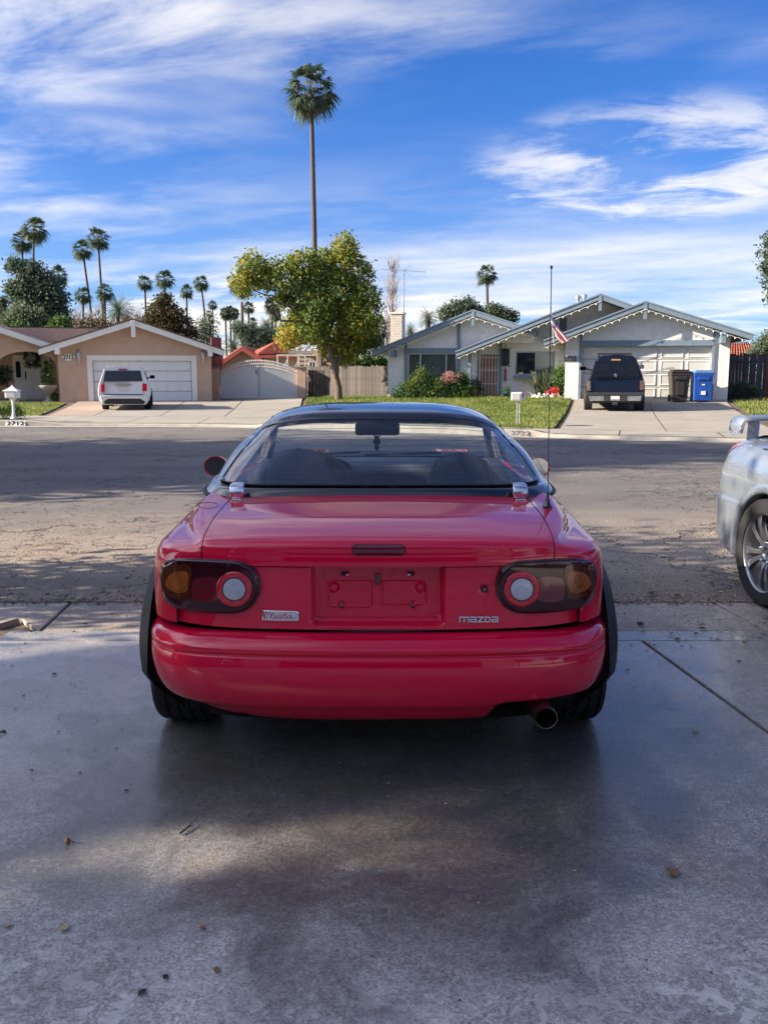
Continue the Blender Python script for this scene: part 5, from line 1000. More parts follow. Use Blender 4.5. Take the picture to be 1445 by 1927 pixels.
for src, idx in (((650, 640), (10, 12, 14, 11, 9, 16)), ((618, 650), (0, 3, 5, 6, 18, 8, 13, 1))):
    s = at(*src, Y)-b0
    for i in idx: limb(mb, s, bl[i][:3], .075, .015, 8, .10, rsx)
mb.build('trunk', M['bark'], st, smooth=True); leaves('crown', bl, 30000, .07, LM['camphor'], st, 50, tmean=.46, tvar=.17, bias=np.array(bias), spread=.13, clump=7, shell=.55, drop=.25)
mb = MB()
for px, py, dx in ((640, 448, -8), (660, 455, 4), (625, 470, -10), (632, 452, 3)): s = at(px, py+25, Y)-b0; e = at(px+dx, py-12, Y)-b0; limb(mb, s, e, .02, .006, 4, .2, rsx)
mb.build('bare_twigs', M['twig'], st)
t = thing('tree', 'second brown trunk rising behind the grey fence left of the street tree', 'tree', (at(605, 700, 46).x, 46, 0)); mb = MB(); mb.tube([(0, 0, 0), (0, 0, 3.4)], [.3, .22], 8); mb.build('trunk', M['bark'], t); leaves('crown', [(0, 0, 4, 1.6, 1.5, 1.2)], 3000, .08, LM['camphor'], t, 3)
# ------------------------------------------------------------------ outside the frame: our house and the trees that shade the street
for k, (x, y, hh) in enumerate(((-8.5, -13, 7.5), (9, -15, 6.5), (13, -8, 6), (-3.5, -17, 10), (3.0, -19, 11.5), (-12, -20, 12))): tree('tree', ['tree behind our house at the left', 'tree behind our house at the right', 'tree in the next yard behind the camera at the right', 'tall tree behind our roof, left of the middle', 'taller tree behind our roof, right of the middle', 'tallest tree behind the camera, far left'][k], 'tree', (x, y, 0), [(0, 0, hh*.75, 2.4, 2.4, 2), (1.2, .5, hh*.6, 1.8, 1.8, 1.5), (-1.3, .3, hh*.62, 1.8, 1.8, 1.6)], 5000, .14, 'green', 90+k, (.25, .5), None, spread=.3)
oh = thing('house', 'stucco house with garage behind the photographer', 'house', (0, -6.5, 0))
b = MB(); b.b2(-3.6, -2.6, 0, .2, 0, 3.0); b.b2(2.6, 4.5, 0, .2, 0, 3.0); b.b2(-2.6, 2.6, 0, .2, 2.25, 3.0); b.b2(-4.6, -3.6, 0, .2, 0, 3); b.b2(4.3, 4.5, -6, 0, 0, 3); b.b2(-11, 4.5, -6.2, -6, 0, 3.0); b.build('wall', M['stucco2'], oh)
b = MB(); b.b2(-4.4, 4.3, -5.9, -5.7, 0, 2.9); b.b2(-4.4, 4.3, -5.9, .0, 2.3, 2.35); b.b2(-4.5, -4.4, -5.9, 0, 0, 2.9); b.b2(4.2, 4.3, -5.9, 0, 0, 2.9); b.build('garage_inside', M['wood_dark'], oh); b = MB(); b.add([(-4.5, .6, 2.9), (5.2, .6, 2.9), (5.2, -3, 4.4), (-7, -3, 4.4)], [(0, 1, 2, 3)]); b.add([(-4.5, -6.8, 2.9), (5.2, -6.8, 2.9), (5.2, -3, 4.4), (-7, -3, 4.4)], [(0, 1, 2, 3)]); b.build('roof', M['shingle2'], oh)
nh = thing('house', 'unseen two-storey stucco house added at the left to shade the driveway', 'house', (-17, -8.5, 0)); b = MB(); b.b2(-3.5, 3.5, -7.5, 7.5, 0, 7.2); b.build('wall', M['tan'], nh); b = MB()  # unseen house, added and sized to keep the sun off the driveway
b.prism([(-3.9, 7.1), (0, 8.6), (3.9, 7.1), (3.9, 7.25), (0, 8.75), (-3.9, 7.25)], -7.8, 7.6); b.build('roof', M['shingle'], nh)
for yy in (-5, -1, 3, 6):
    for zz in (1.2, 4.4): b = MB(); b.b2(3.5, 3.54, yy-.7, yy+.7, zz, zz+1.2); b.build('window', M['paneglass'], nh)
for k, yy in enumerate((-.50, .10, 1.15, 1.75, 2.35)): tree('cypress', 'unseen columnar cypress added to shade the driveway beside the house, number %s from its corner' % ['first', 'second', 'third', 'fourth', 'fifth'][k], 'tree', (-13.5, yy, 0), [(0, 0, z, .5, .36, 1.0) for z in (.9, 2.2, 3.5, 4.8, 6.0, 7.2, 8.2)], 6500, .09, 'dark', 80+k, (.1, .4), 'unseen cypresses added to shade the driveway', spread=.12, shell=.2, limbs=2)  # unseen row added as sun blockers, its gap lets one streak through
tree('tree', 'unseen round crown added to close the sun gap over the cypress row', 'tree', (-14.6, .45, 0), [(0, 0, 7.9, 1.0, .9, .8), (0, .2, 8.7, .9, .9, .6)], 4500, .10, 'dark', 86, (.08, .4), None, spread=.12, shell=.2, limbs=1)  # unseen crown added above the gap to cut the sun streak short
tree('cypress', 'unseen thin open cypress added to break up the sun streak', 'tree', (-13.5, .6, 0), [(0, 0, z, .4, .3, 1.0) for z in (.9, 2.2, 3.5, 4.8, 6.0, 6.6, 7.6)], 330, .09, 'dark', 85, (.1, .4), None, spread=.15, shell=.2, limbs=2)  # unseen, added in the gap so sparse leaves dapple the sun streak
def shade_tree(label, x, y, blobs, n, seed, size=.16, lm='dark', tr=.35): return tree('tree', label, 'tree', (x, y, 0), blobs, n, size, lm, seed, (tr, .5), None, spread=.3, shell=.3)
shade_tree('big dense tree on the left down the street', -19, 11.2, [(0, 0, 6.5, 4.2, 3.3, 3.3), (2, 2, 8.5, 3.5, 2.6, 3), (-2, 1, 9.5, 3.5, 3, 3), (1, 0, 4.3, 3.6, 3, 1.8), (0, 3, 5.5, 3.4, 2.6, 3.2)], 14000, 71)
shade_tree('big dense tree on the left beside another', -23, 13.5, [(0, 0, 7, 4.2, 3.2, 3.6), (2, -1, 10, 3.6, 3, 3), (-1, 0, 11.5, 3, 2.6, 2.6), (0, -1, 4.3, 3.8, 3, 2.2)], 14000, 72)
shade_tree('big dense tree on the left close by the road', -13, 12.0, [(0, 0, 4.6, 2.8, 2.8, 2.6), (0, -1, 3.2, 2.6, 2.6, 1.8), (0, 1.2, 3.4, 2.6, 2.2, 2.2)], 9000, 75)
shade_tree('small yard tree at the left by the gutter', -5.6, 5.3, [(0, 0, 1.6, .8, .8, .6), (.2, .3, 2.0, .6, .6, .5)], 2600, 73, .06, 'green', .06)
shade_tree('small round-headed tree beside the driveway at the left', -5.9, 4.7, [(0, 0, 3.25, 1.2, 1.4, .95), (0, 1.35, 3.2, 1.0, 1.1, .9), (-.3, -1.0, 3.4, 1.0, 1.0, .9), (.3, .5, 2.9, .9, 1.2, .6)], 6000, 77, .07, 'green', .07)
shade_tree('tall tree in the left side yard', -27, -9.0, [(0, 0, 6.5, 3.2, 3.8, 3.0), (0, -3, 6, 3, 3, 3)], 9000, 74)
# ------------------------------------------------------------------ car materials
def paint(name, col, rough=.35, coat=1.0, flake=0, metal=0, wob=.004, spec=.5):
    m, N, L, p = node_mat(name); p.inputs['Specular IOR Level'].default_value = spec; b = NB(N, L)
    n = b.noise(2.2, 3, .5); c = b.mix(b.rng(n, .3, .7), tuple(v*.94 for v in col), tuple(v*1.05 for v in col))
    d = b.rng(b.noise(420, 2, .8), .70, .80); c = b.mix(b.math('MULTIPLY', d, .14), c, (.4, .35, .33)); L.new(c, p.inputs['Base Color'])
    p.inputs['Roughness'].default_value = rough; p.inputs['Metallic'].default_value = metal; p.inputs['Coat Weight'].default_value = coat; p.inputs['Coat IOR'].default_value = 1.6
    L.new(b.rng(b.noise(9, 5, .7), .3, .8, .002, .012), p.inputs['Coat Roughness']); L.new(b.bump(b.noise(9, 2, .4), .012, .01), p.inputs['Coat Normal']); return m
M.update(dict(red=paint('red_paint', (.74, .0006, .044), .45, spec=.1), blackpaint=paint('black_paint', (.008, .009, .012), .25), silver=paint('silver_paint', (.31, .36, .42), .26, metal=.6), whitep=paint('white_car_paint', (.70, .70, .68), .4), darkblue=paint('blue_black_paint', (.004, .006, .013), .35, .5, spec=.1),
 rubber=mat('tyre_rubber', (.012, .012, .014), .75, var=.25, vs=20, bump=.15, bs=90), plastic=mat('black_plastic', (.022, .023, .026), .55, var=.1, vs=9, bump=.1, bs=200), gloss_black=mat('gloss_black_trim', (.008, .008, .01), .12, coat=.6), chrome=mat('chrome', (.80, .80, .82), .08, metal=1, var=.03), alloy=mat('dark_alloy', (.27, .28, .30), .28, metal=.8, var=.1), steel=mat('brushed_steel', (.22, .20, .18), .38, metal=1, var=.15, vs=18),
 smoke=mat('smoked_lens', (.04, .002, .008), .06, coat=.6, var=.3, vs=9, spec=.3), lensred=mat('red_lens', (.60, .004, .03), .15, coat=1, var=.25, vs=30), lensdeep=mat('deep_red_lens', (.15, .002, .014), .10, coat=1, var=.2, vs=14), amber=mat('amber_lens', (.085, .012, .003), .10, coat=.5, var=.4, vs=60), amber_bright=mat('amber_reflector', (.30, .075, .012), .12, coat=.5, var=.45, vs=34), clear=mat('clear_lens', (.52, .55, .60), .15, coat=1, var=.12, vs=40), interior=mat('interior_vinyl', (.09, .10, .125), .6, var=.15), seat=mat('dark_seat', (.05, .056, .07), .65, var=.15), mirror=mat('mirror_face', (.35, .40, .45), .03, metal=1, var=.02), plate=mat('number_plate', (.62, .58, .58), .4, var=.08), recess=mat('socket_black', (.01, .01, .01), .5)))
GLR = glass_mat('rear_screen_glass', (.86, .92, .95), 1.9, 1.55); GLW = glass_mat('windscreen_glass', (.95, .97, .96), 1.0); GLS = glass_mat('side_glass', (.6, .68, .72), 1.2)
def mirror_x(P): return [[(-p[0], p[1], p[2]) for p in r] for r in P]
def full(P): return [[(-p[0], p[1], p[2]) for p in r[:0:-1]]+[tuple(p) for p in r] for r in P]
def flipc(P): return [[(-p[0], p[1], p[2]) for p in r[::-1]] for r in P]
def sheet(name, P, m, parent, th=.008, smooth=True):
    o = MB().grid(P).build(name, m, parent, smooth=smooth, recalc=False)
    if th: s = o.modifiers.new('thick', 'SOLIDIFY'); s.thickness = th; s.offset = -1
    return o
# ------------------------------------------------------------------ the red roadster
CX, CY = -.02, 2.87
car = thing('car', 'red two-seat roadster with a black hardtop seen from behind on the near driveway', 'car', (CX, CY, 0))
PL = [(0, 0), (.2, .002), (.4, .014), (.52, .033), (.61, .062), (.70, .115), (.77, .195), (.815, .305), (.838, .46), (.847, .70), (.845, 1.15), (.835, 1.6)]
def row(z, yo, xs, fade=True, dz=None):
    r = []
    for i, (x, y) in enumerate(PL):
        f = max(0, 1-max(0, i-4)/5) if fade else 1; xx = x*(xs if not isinstance(xs, list) else xs[i]); r.append((xx, y+yo*f, z+(dz[i] if dz else 0)))
    return r
def sm0(a, b, v): t = min(1, max(0, (v-a)/(b-a))); return t*t*(3-2*t)
T = [row(.537, .085, 1), row(.60, .085, 1.0), row(.68, .082, .998), row(.758, .078, .982), [(x_*(.984-.036*sm0(.60, .80, x_)), y_+.012*sm0(.6, .8, x_), z_-.002) for x_, y_, z_ in row(.80, .082, 1)],
 [(0, .096, .838), (.2, .097, .838), (.395, .112, .835), (.515, .135, .831), (.60, .170, .827), (.648, .250, .821), (.686, .352, .821), (.718, .468, .824), (.746, .61, .830), (.778, .79, .834), (.79, 1.17, .835), (.79, 1.6, .832)],
 [(0, .20, .862), (.2, .20, .861), (.4, .215, .857), (.52, .235, .851), (.605, .26, .846), (.645, .325, .846), (.677, .42, .850), (.703, .53, .857), (.723, .67, .865), (.738, .84, .869), (.757, 1.18, .868), (.752, 1.6, .862)],
 [(0, .45, .886), (.2, .45, .885), (.4, .46, .881), (.52, .465, .875), (.61, .475, .870), (.64, .51, .870), (.668, .57, .873), (.69, .66, .880), (.705, .77, .887), (.716, .88, .891), (.718, 1.19, .888), (.716, 1.6, .882)],
 [(0, .83, .902), (.2, .83, .901), (.4, .83, .897), (.52, .83, .892), (.608, .83, .888), (.63, .84, .888), (.65, .85, .890), (.668, .87, .894), (.682, .89, .897), (.69, .94, .898), (.692, 1.20, .894), (.690, 1.6, .888)]]
NU, NV = 8, 8
BP = surf(T, NU, NV)
i4, i5, j3 = 4*NU, 5*NU, 3*NV
allb = MB().grid(full(BP)); me = allb.mesh('tmp', recalc=False); bm = bmesh.new(); bm.from_mesh(me); bmesh.ops.triangulate(bm, faces=bm.faces); BV = [BVHTree.FromBMesh(bm)]; bm.free()
CO = Vector((-CX, -CY, CH))
def hit(px, py, mirror=False, tree_=None):
    d = ray(px, py).normalized(); h = (tree_ or BV[0]).ray_cast(CO, d)
    if h[0] is None and tree_ is None: h = BV[0].find_nearest(CO+d*3.5)
    return h[0], h[1]
def lid_trim(P, a, b, side):  # pull the edge column 2 mm back from the shut line
    for r in P: r[-1 if side else 0] = r[-1 if side else 0]*1
    return P
lid = [[np.array(p) for p in r[:i4+1]] for r in BP[j3:]]
for r in lid: v = r[-2]-r[-1]; r[-1] = r[-1]+v/np.linalg.norm(v)*.0022
sheet('trunk_lid', full(lid), M['red'], car, 0)
q1 = [[np.array(p) for p in r[i4:]] for r in BP[j3:]]
for r in q1: v = r[1]-r[0]; r[0] = r[0]+v/np.linalg.norm(v)*.0022
q0 = [[np.array(p) for p in r[i5:]] for r in BP[:j3+1]]
for r in q0: v = r[1]-r[0]; r[0] = r[0]+v/np.linalg.norm(v)*.0022
for s in (0, 1):
    A_, B_ = (q1, q0) if s == 0 else (flipc(q1), flipc(q0)); mb = MB().grid(A_).grid(B_)
    keep = []
    for f in mb.f:
        c = sum((Vector(mb.v[i]) for i in f), Vector())/4
        if not ((c.y-.70)**2+(c.z-.29)**2 < .345**2 and abs(c.x) > .7): keep.append(f)
    mb.f = keep; o = mb.build('rear_wing', M['red'], car, smooth=True, recalc=False)
# dark structure seen in the shut lines
ins = [[(p[0]*.975, p[1]+(.028 if j_ > j3+2 else .155*max(0, 1-abs(p[0])/.95)+.02), p[2]-.018) for p in r] for j_, r in enumerate(BP)]
MB().grid(full(ins)).build('inner_structure', M['recess'], car, smooth=True, recalc=False)
# rear panel with number plate recess, as a finely gridded relief
def py_plan(x): return float(np.interp(abs(x), [p[0] for p in PL], [p[1] for p in PL]))
PLAN = catmull(PL, 12)
def plan(x): return float(np.interp(abs(x), [p[0] for p in PLAN], [p[1] for p in PLAN]))
def px2(px, py, y):  # picture -> (x, z) in car space at depth y
    d = ray(px, py); t = (y+CY)/d.y; return d.x*t-CX, CH+d.z*t
def rrect(x, z, x0, x1, z0, z1, r):
    cx, cz, hx, hz = (x0+x1)/2, (z0+z1)/2, (x1-x0)/2-r, (z1-z0)/2-r; dx, dz = abs(x-cx)-hx, abs(z-cz)-hz
    return math.hypot(max(dx, 0), max(dz, 0))+min(max(dx, dz), 0)-r
def sm(a, b, v): t = min(1, max(0, (v-a)/(b-a))); return t*t*(3-2*t)
rx0, rz0_ = px2(588, 1178, .10); rx1, rz1_ = px2(836, 1066, .10)
i0 = px2(617, 1143, .12); i1 = px2(701, 1094, .12); k0 = px2(719, 1139, .12); k1 = px2(803, 1094, .12)
bolts = [px2(653, 1081, .12), px2(769, 1081, .12)]; grom = [px2(643, 1141, .12), px2(777, 1141, .12)]; slot = px2(711, 1092, .12)
def relief(x, z):
    d = rrect(x, z, rx0, rx1, rz0_+.004, rz1_+.05, .018); y = .038*sm(.004, -.006, d)
    d2 = rrect(x, z, rx0+.008, rx1-.008, rz0_+.020, rz1_+.05, .014); y += .010*sm(.003, -.004, d2)-(.0)
    for (a, b) in ((i0, i1), (k0, k1)): dd = rrect(x, z, a[0], b[0], a[1], b[1], .012); y += -.0035*sm(.003, 0, abs(dd)-.001)*1+.004*sm(.001, -.003, dd)
    for cx_, s in ((i0[0]+.02, 1), (k1[0]-.02, -1)): rr = math.hypot(x-cx_, z-(i1[1]-.028)); y += .012*sm(.022, .010, rr)
    for g in grom: rr = math.hypot(x-g[0], z-g[1]); y += .004*sm(.012, .009, rr)-.003*sm(.007, .004, rr)
    for xe in (rx0+.045, rx1-.045): y += -.0015*sm(.0022, .0, abs(x-xe))*(1 if z < rz1_-.01 else 0)*(1 if z > rz0_+.03 else 0)
    kx_, kz_ = px2(912, 1109, .10); rr = math.hypot(x-kx_, z-kz_); y += .004*sm(.020, .012, rr)
    edge = sm(.742, .758, z)*.0
    return y
xs_ = sorted(set([round(v, 5) for v in np.linspace(-.70, -.21, 60)]+[round(v, 5) for v in np.linspace(-.21, .22, 216)]+[round(v, 5) for v in np.linspace(.22, .70, 80)])); zs_ = np.linspace(.5375, .768, 92)
g = [[(x, plan(x)+.090+relief(x, z)+(.006 if z > .755 else 0), z) for x in xs_] for z in zs_]
MB().grid(g).build('rear_panel', M['red'], car, smooth=True, recalc=False)
bm = bmesh.new(); tmpm = MB().grid(g).mesh('t', recalc=False); bm.from_mesh(tmpm); bmesh.ops.triangulate(bm, faces=bm.faces); PBV = BVHTree.FromBMesh(bm); bm.free()
for b_ in bolts:
    y = plan(b_[0])+.126; s = -1 if b_[0] > 0 else 1; f = MB(); f.b2(b_[0]-.012+s*-.008, b_[0]+.012+s*-.008, y-.003, y+.004, b_[1]-.006, b_[1]+.006); f.build('bolt_slot', M['recess'], car, bevel=.003); f = MB(); f.lathe((b_[0], y-.008, b_[1]), [(0, -.002), (.005, -.001), (.0065, .003), (.0065, .008)], 12, 'Y'); f.build('bolt', M['chrome'], car, smooth=True)
for g_ in grom: y = plan(g_[0])+.124; f = MB(); f.lathe((g_[0], y, g_[1]), [(0, -.004), (.003, -.004), (.004, 0), (.0075, -.001), (.0085, .004)], 14, 'Y'); f.build('grommet', M['lensdeep'], car, smooth=True)
f = MB(); y = plan(0)+.125; f.b2(slot[0]-.0095, slot[0]+.0095, y, y+.006, slot[1]-.018, slot[1]+.018); f.build('plate_lamp_slot', M['lensdeep'], car, bevel=.002)
for dz_ in (-.008, .008): f = MB(); f.lathe((slot[0], y-.003, slot[1]+dz_), [(0, 0), (.003, 0), (.003, .004)], 8, 'Y'); f.build('stud', M['recess'], car)
kx_, kz_ = px2(912, 1109, .10); f = MB(); f.lathe((kx_, plan(kx_)+.088, kz_), [(0, .002), (.006, .002), (.0085, -.002), (.011, 0), (.012, .008)], 16, 'Y'); f = f.build('boot_lock', M['gloss_black'], car, smooth=True); s = MB(); s.b2(kx_-.0012, kx_+.0012, plan(kx_)+.0875, plan(kx_)+.089, kz_-.004, kz_+.004); s.build('keyhole', M['chrome'], car)
# bumper
RB = [(.529, .090, .965), (.528, .060, .98), (.520, .030, .995), (.502, .009, 1.008), (.489, .0, 1.012), (.476, .001, 1.013), (.4705, .007, 1.009), (.4650, .007, 1.009), (.459, .001, 1.013), (.42, -.006, 1.015), (.36, -.002, 1.005), (.315, .012, .985), (.285, .030, .962), (.262, .058, .93), (.232, .085, .90), (.203, .125, .85)]
def bend(x, z, k): return z-.016*sm(.45, .85, abs(x))
TB = []
for (z, yo, xs) in RB[::-1]:
    r = []
    for i, (x, y) in enumerate(PL[:9]):
        lo = sm(.30, .20, z); xx = x*(1+(xs-1)*sm(.2, .8, x/.84)) if i else 0; yy = y+yo*(1 if i < 6 else 1-.12*(i-5)); zz = bend(x, z, 0)+lo*.045*sm(.60, .84, x)+lo*.01*sm(.3, .6, x)
        r.append((xx, min(yy, .47) if z > .3 else yy, zz))
    TB.append(r)
BB = surf(TB, 8, 4); BF = full(BB)
def cut(p):
    x, y, z = p; k = sm(.36, .46, x)*sm(.80, .66, x)*sm(.31, .22, z); return (x, y+.02*k, z+.055*k)
BF = [[cut(p) for p in r] for r in BF]
bump_o = sheet('rear_bumper', BF, M['red'], car, .01)
x0_, z0_ = px2(712, 1262, -.006); 
vl = MB().grid([[(x, .14+plan(x), .20), (x, .22+plan(x), .26)] for x in np.linspace(-.6, .6, 13)]); vl.build('undertray', M['recess'], car)
# tail lamps
def closed(pts, n=6): return [tuple(p) for p in catmull(pts, n, True)]
def patch(name, outline, m, off, rings=8, tree_=None, parent=None, mirror=False, rim=0, scale=1.0, bulge=0, cen=None, inner=None):
    pts = closed(outline) if len(outline) < 40 else outline; c = cen or (sum(p[0] for p in pts)/len(pts), sum(p[1] for p in pts)/len(pts)); mb = MB(); P_ = []; last = None
    s0 = inner or 0.0; ks = [s0+(1-s0)*k/rings for k in range(rings+1)]
    for k, s in enumerate(ks):
        r = []
        for p in pts:
            q = (c[0]+(p[0]-c[0])*s*scale, c[1]+(p[1]-c[1])*s*scale); h, n = hit(*q, tree_=tree_)
            if h is None: h, n = last
            if n.y > 0 and n.z < .5: n = -n
            last = (h, n); o_ = off+bulge*(1-s**3); v = h+n*o_
            if mirror: v = Vector((-v.x, v.y, v.z))
            r.append(tuple(v))
        P_.append(r)
    if rim:
        r = []
        for p in P_[-1]: r.append((p[0], p[1]+rim, p[2]))
        P_.append(r)
    mb.grid(P_, closeu=True, flip=not mirror); return mb.build(name, m, parent or car, smooth=True, recalc=False)
LAMP = [(303, 1092), (304, 1070), (316, 1055), (345, 1050), (385, 1051), (420, 1053), (452, 1056), (476, 1068), (488, 1092), (487, 1118), (474, 1140), (450, 1152), (415, 1153), (375, 1150), (335, 1143), (312, 1127)]
LAMP = [(p[0]+.5, p[1]+1) for p in LAMP]
def circ(cx, cy, r, n=40, ry=None): return [(cx+r*math.cos(2*math.pi*k/n), cy+(ry or r)*math.sin(2*math.pi*k/n)) for k in range(n)]
for mir in (False, True):
    g_ = patch('tail_lamp', LAMP, M['gloss_black'], .006, 3, mirror=mir, rim=.02, scale=1.0, inner=.95)
    patch('smoked_lens', LAMP, M['smoke'], .009, 12, parent=g_, mirror=mir, rim=.01, scale=.972, bulge=.004)
    patch('turn_signal', [(309, 1090), (312, 1073), (322, 1064), (342, 1061), (361, 1064), (365, 1080), (362, 1100), (360, 1120), (345, 1126), (325, 1120), (313, 1108)], M['amber'], .0142, 5, parent=g_, mirror=mir)
    patch('turn_reflector', [(318, 1096), (326, 1080), (342, 1074), (357, 1076), (359, 1092), (356, 1110), (340, 1114), (325, 1108)], M['amber_bright'], .0147, 5, parent=g_, mirror=mir)
    patch('brake_lens', [(366, 1092), (385, 1084), (405, 1084), (417, 1092), (418, 1120), (405, 1130), (385, 1131), (366, 1124)], M['lensdeep'], .0142, 5, parent=g_, mirror=mir)
    patch('red_ring', circ(443.5, 1107, 33), M['lensred'], .0152, 4, parent=g_, mirror=mir, inner=.62, rim=.002)
    patch('ring_edge', circ(443.5, 1107, 22.5), M['recess'], .0156, 2, parent=g_, mirror=mir, inner=.88)
    rv = patch('reversing_lens', circ(443.5, 1107, 20.5), M['clear'], .0155, 8, parent=g_, mirror=mir, bulge=.004)
    for k in range(-6, 7):
        y = 1107+k*2.9; w = math.sqrt(max(0, 20**2-(k*2.9)**2)); pts = []
        for q in np.linspace(-w, w, 9):
            h, n = hit(443.5+q, y); 
            n = n if n.y < 0 else -n; v = h+n*(.0158+.004*(1-(math.hypot(q, k*2.9)/20.5)**3)); pts.append((-v.x if mir else v.x, v.y, v.z))
        f = MB(); f.tube(pts, .0007, 4); f.build('lens_rib', M['clear'], rv)
# high brake light in its shallow seat
SL = [(663, 1036), (665, 1028), (672, 1024.5), (690, 1024), (712, 1024), (735, 1024), (753, 1024.5), (760, 1028), (762.5, 1035), (760, 1042), (753, 1045.5), (735, 1046), (712, 1046), (690, 1046), (672, 1045.5), (665, 1042)]
patch('brake_light_seat', SL, M['recess'], .0010, 2, inner=.9, scale=1.03); bl_ = patch('high_brake_light', SL, M['lensdeep'], .0018, 5, scale=.985)
# hardtop
HT = [[(0, .80, .894), (.3, .80, .893), (.5, .81, .888), (.62, .84, .887), (.70, .90, .890), (.742, .98, .893), (.762, 1.08, .895), (.768, 1.25, .90)],
 [(0, .815, .924), (.3, .82, .924), (.5, .84, .922), (.61, .88, .920), (.68, .945, .922), (.72, 1.03, .924), (.742, 1.12, .926), (.752, 1.27, .93)],
 [(0, .86, .932), (.3, .866, .932), (.495, .887, .930), (.60, .93, .930), (.665, .995, .932), (.705, 1.07, .934), (.728, 1.16, .936), (.738, 1.29, .94)],
 [(0, 1.04, 1.045), (.28, 1.05, 1.045), (.44, 1.075, 1.04), (.545, 1.11, 1.035), (.608, 1.165, 1.03), (.652, 1.23, 1.03), (.68, 1.30, 1.03), (.69, 1.38, 1.03)],
 [(0, 1.27, 1.190), (.26, 1.275, 1.187), (.38, 1.29, 1.180), (.475, 1.32, 1.165), (.54, 1.36, 1.142), (.588, 1.41, 1.115), (.615, 1.46, 1.105), (.625, 1.50, 1.10)],
 [(0, 1.36, 1.226), (.25, 1.365, 1.223), (.36, 1.38, 1.215), (.45, 1.40, 1.20), (.52, 1.43, 1.175), (.568, 1.47, 1.145), (.59, 1.51, 1.13), (.60, 1.55, 1.12)],
 [(0, 1.68, 1.252), (.24, 1.68, 1.249), (.35, 1.68, 1.240), (.44, 1.69, 1.224), (.505, 1.70, 1.20), (.552, 1.71, 1.165), (.575, 1.72, 1.145), (.58, 1.73, 1.13)],
 [(0, 2.05, 1.228), (.24, 2.05, 1.225), (.35, 2.04, 1.216), (.44, 2.03, 1.20), (.50, 2.02, 1.18), (.54, 2.01, 1.16), (.56, 2.0, 1.145), (.565, 2.0, 1.135)]]
HP = surf(HT, 6, 6)
gi = 5*6-2; g0_, g1_ = 2*6, 4*6
mbh = MB().grid(full(HP)); nc = len(HP[0])*2-1; ctr = len(HP[0])-1; kf = []; gf = []
for k, f in enumerate(mbh.f):
    i, j = k % (nc-1), k//(nc-1); ii = abs(i+.5-ctr)
    corner = (ii > gi-2.2 and (j < g0_+1 or j >= g1_-2)) or (ii > gi-1 and j >= g1_-4)
    (gf if (ii < gi and g0_ <= j < g1_ and not corner) else kf).append(f)
m1_ = MB(); m1_.v = mbh.v; m1_.f = kf; o = m1_.build('hardtop', M['blackpaint'], car, smooth=True, recalc=False, weld=0); s = o.modifiers.new('thick', 'SOLIDIFY'); s.thickness = .022; s.offset = -1
m2_ = MB(); m2_.v = [(x, y+.002, z-.003) for x, y, z in mbh.v]; m2_.f = gf; rg = m2_.build('rear_window', GLR, car, smooth=True, recalc=False)
bm = bmesh.new(); bm.from_mesh(rg.data); bmesh.ops.delete(bm, geom=[v for v in bm.verts if not v.link_faces], context='VERTS'); bm.to_mesh(rg.data); bm.free()
bm = bmesh.new(); bm.from_mesh(mbh.mesh('t', recalc=False)); bmesh.ops.triangulate(bm, faces=bm.faces); HBV = BVHTree.FromBMesh(bm); bm.free()
def surf_pt(P, u, v, nu_, nv_):
    i, j = min(int(u), nu_-2), min(int(v), nv_-2); a, b_ = u-i, v-j; return (np.array(P[j][i])*(1-a)+np.array(P[j][i+1])*a)*(1-b_)+(np.array(P[j+1][i])*(1-a)+np.array(P[j+1][i+1])*a)*b_
HF = full(HP)
for k in range(12):
    v = g0_+1.4+(g1_-g0_-2.2)*k/11; pts = []
    for u in np.linspace(ctr-gi+4, ctr+gi-4, 30): p = surf_pt(HF, u, v, nc, len(HF)); pts.append((p[0], p[1]+.004, p[2]-.006))
    f = MB(); f.tube(pts, .0011, 3, cap=False); f.build('heating_line', M['plastic'], rg)
# rubber base seal and the lower seal of the rear window
sl = [(p[0]*1.006, p[1]-.008, p[2]-.004) for p in HF[0]]; f = MB(); f.tube(sl, .008, 6); f.build('base_seal', M['plastic'], car, smooth=True)
sl = [surf_pt(HF, u, g0_-.1, nc, len(HF)) for u in np.linspace(ctr-gi+1, ctr+gi-1, 40)]; f = MB(); f.tube([(p[0], p[1]-.003, p[2]+.004) for p in sl], .005, 6); f.build('window_seal', M['plastic'], car, smooth=True)
for px, py in ((446, 926), (978, 929)):
    h, n = hit(px, 938); x, z = px2(px, 926, h.y-.02); cy = h.y-.02; w = .030
    f = MB(); P_ = [[(x+sx_*w*a, cy+dy, z+dz_) for sx_ in (-1, 1)] for a, dy, dz_ in ((.88, -.012, -.022), (1, -.016, .0), (1, -.01, .016), (.95, .012, .026), (.8, .05, .027))]
    f.grid(P_); o = f.build('deck_clamp', M['chrome'], car, smooth=True); s = o.modifiers.new('t', 'SOLIDIFY'); s.thickness = .016; s.offset = 0; bv = o.modifiers.new('b', 'BEVEL'); bv.width = .006; bv.segments = 3
    f = MB(); f.box((x, cy-.008, z-.030), (.04, .035, .010)); f.build('clamp_foot', M['chrome'], car, bevel=.003)
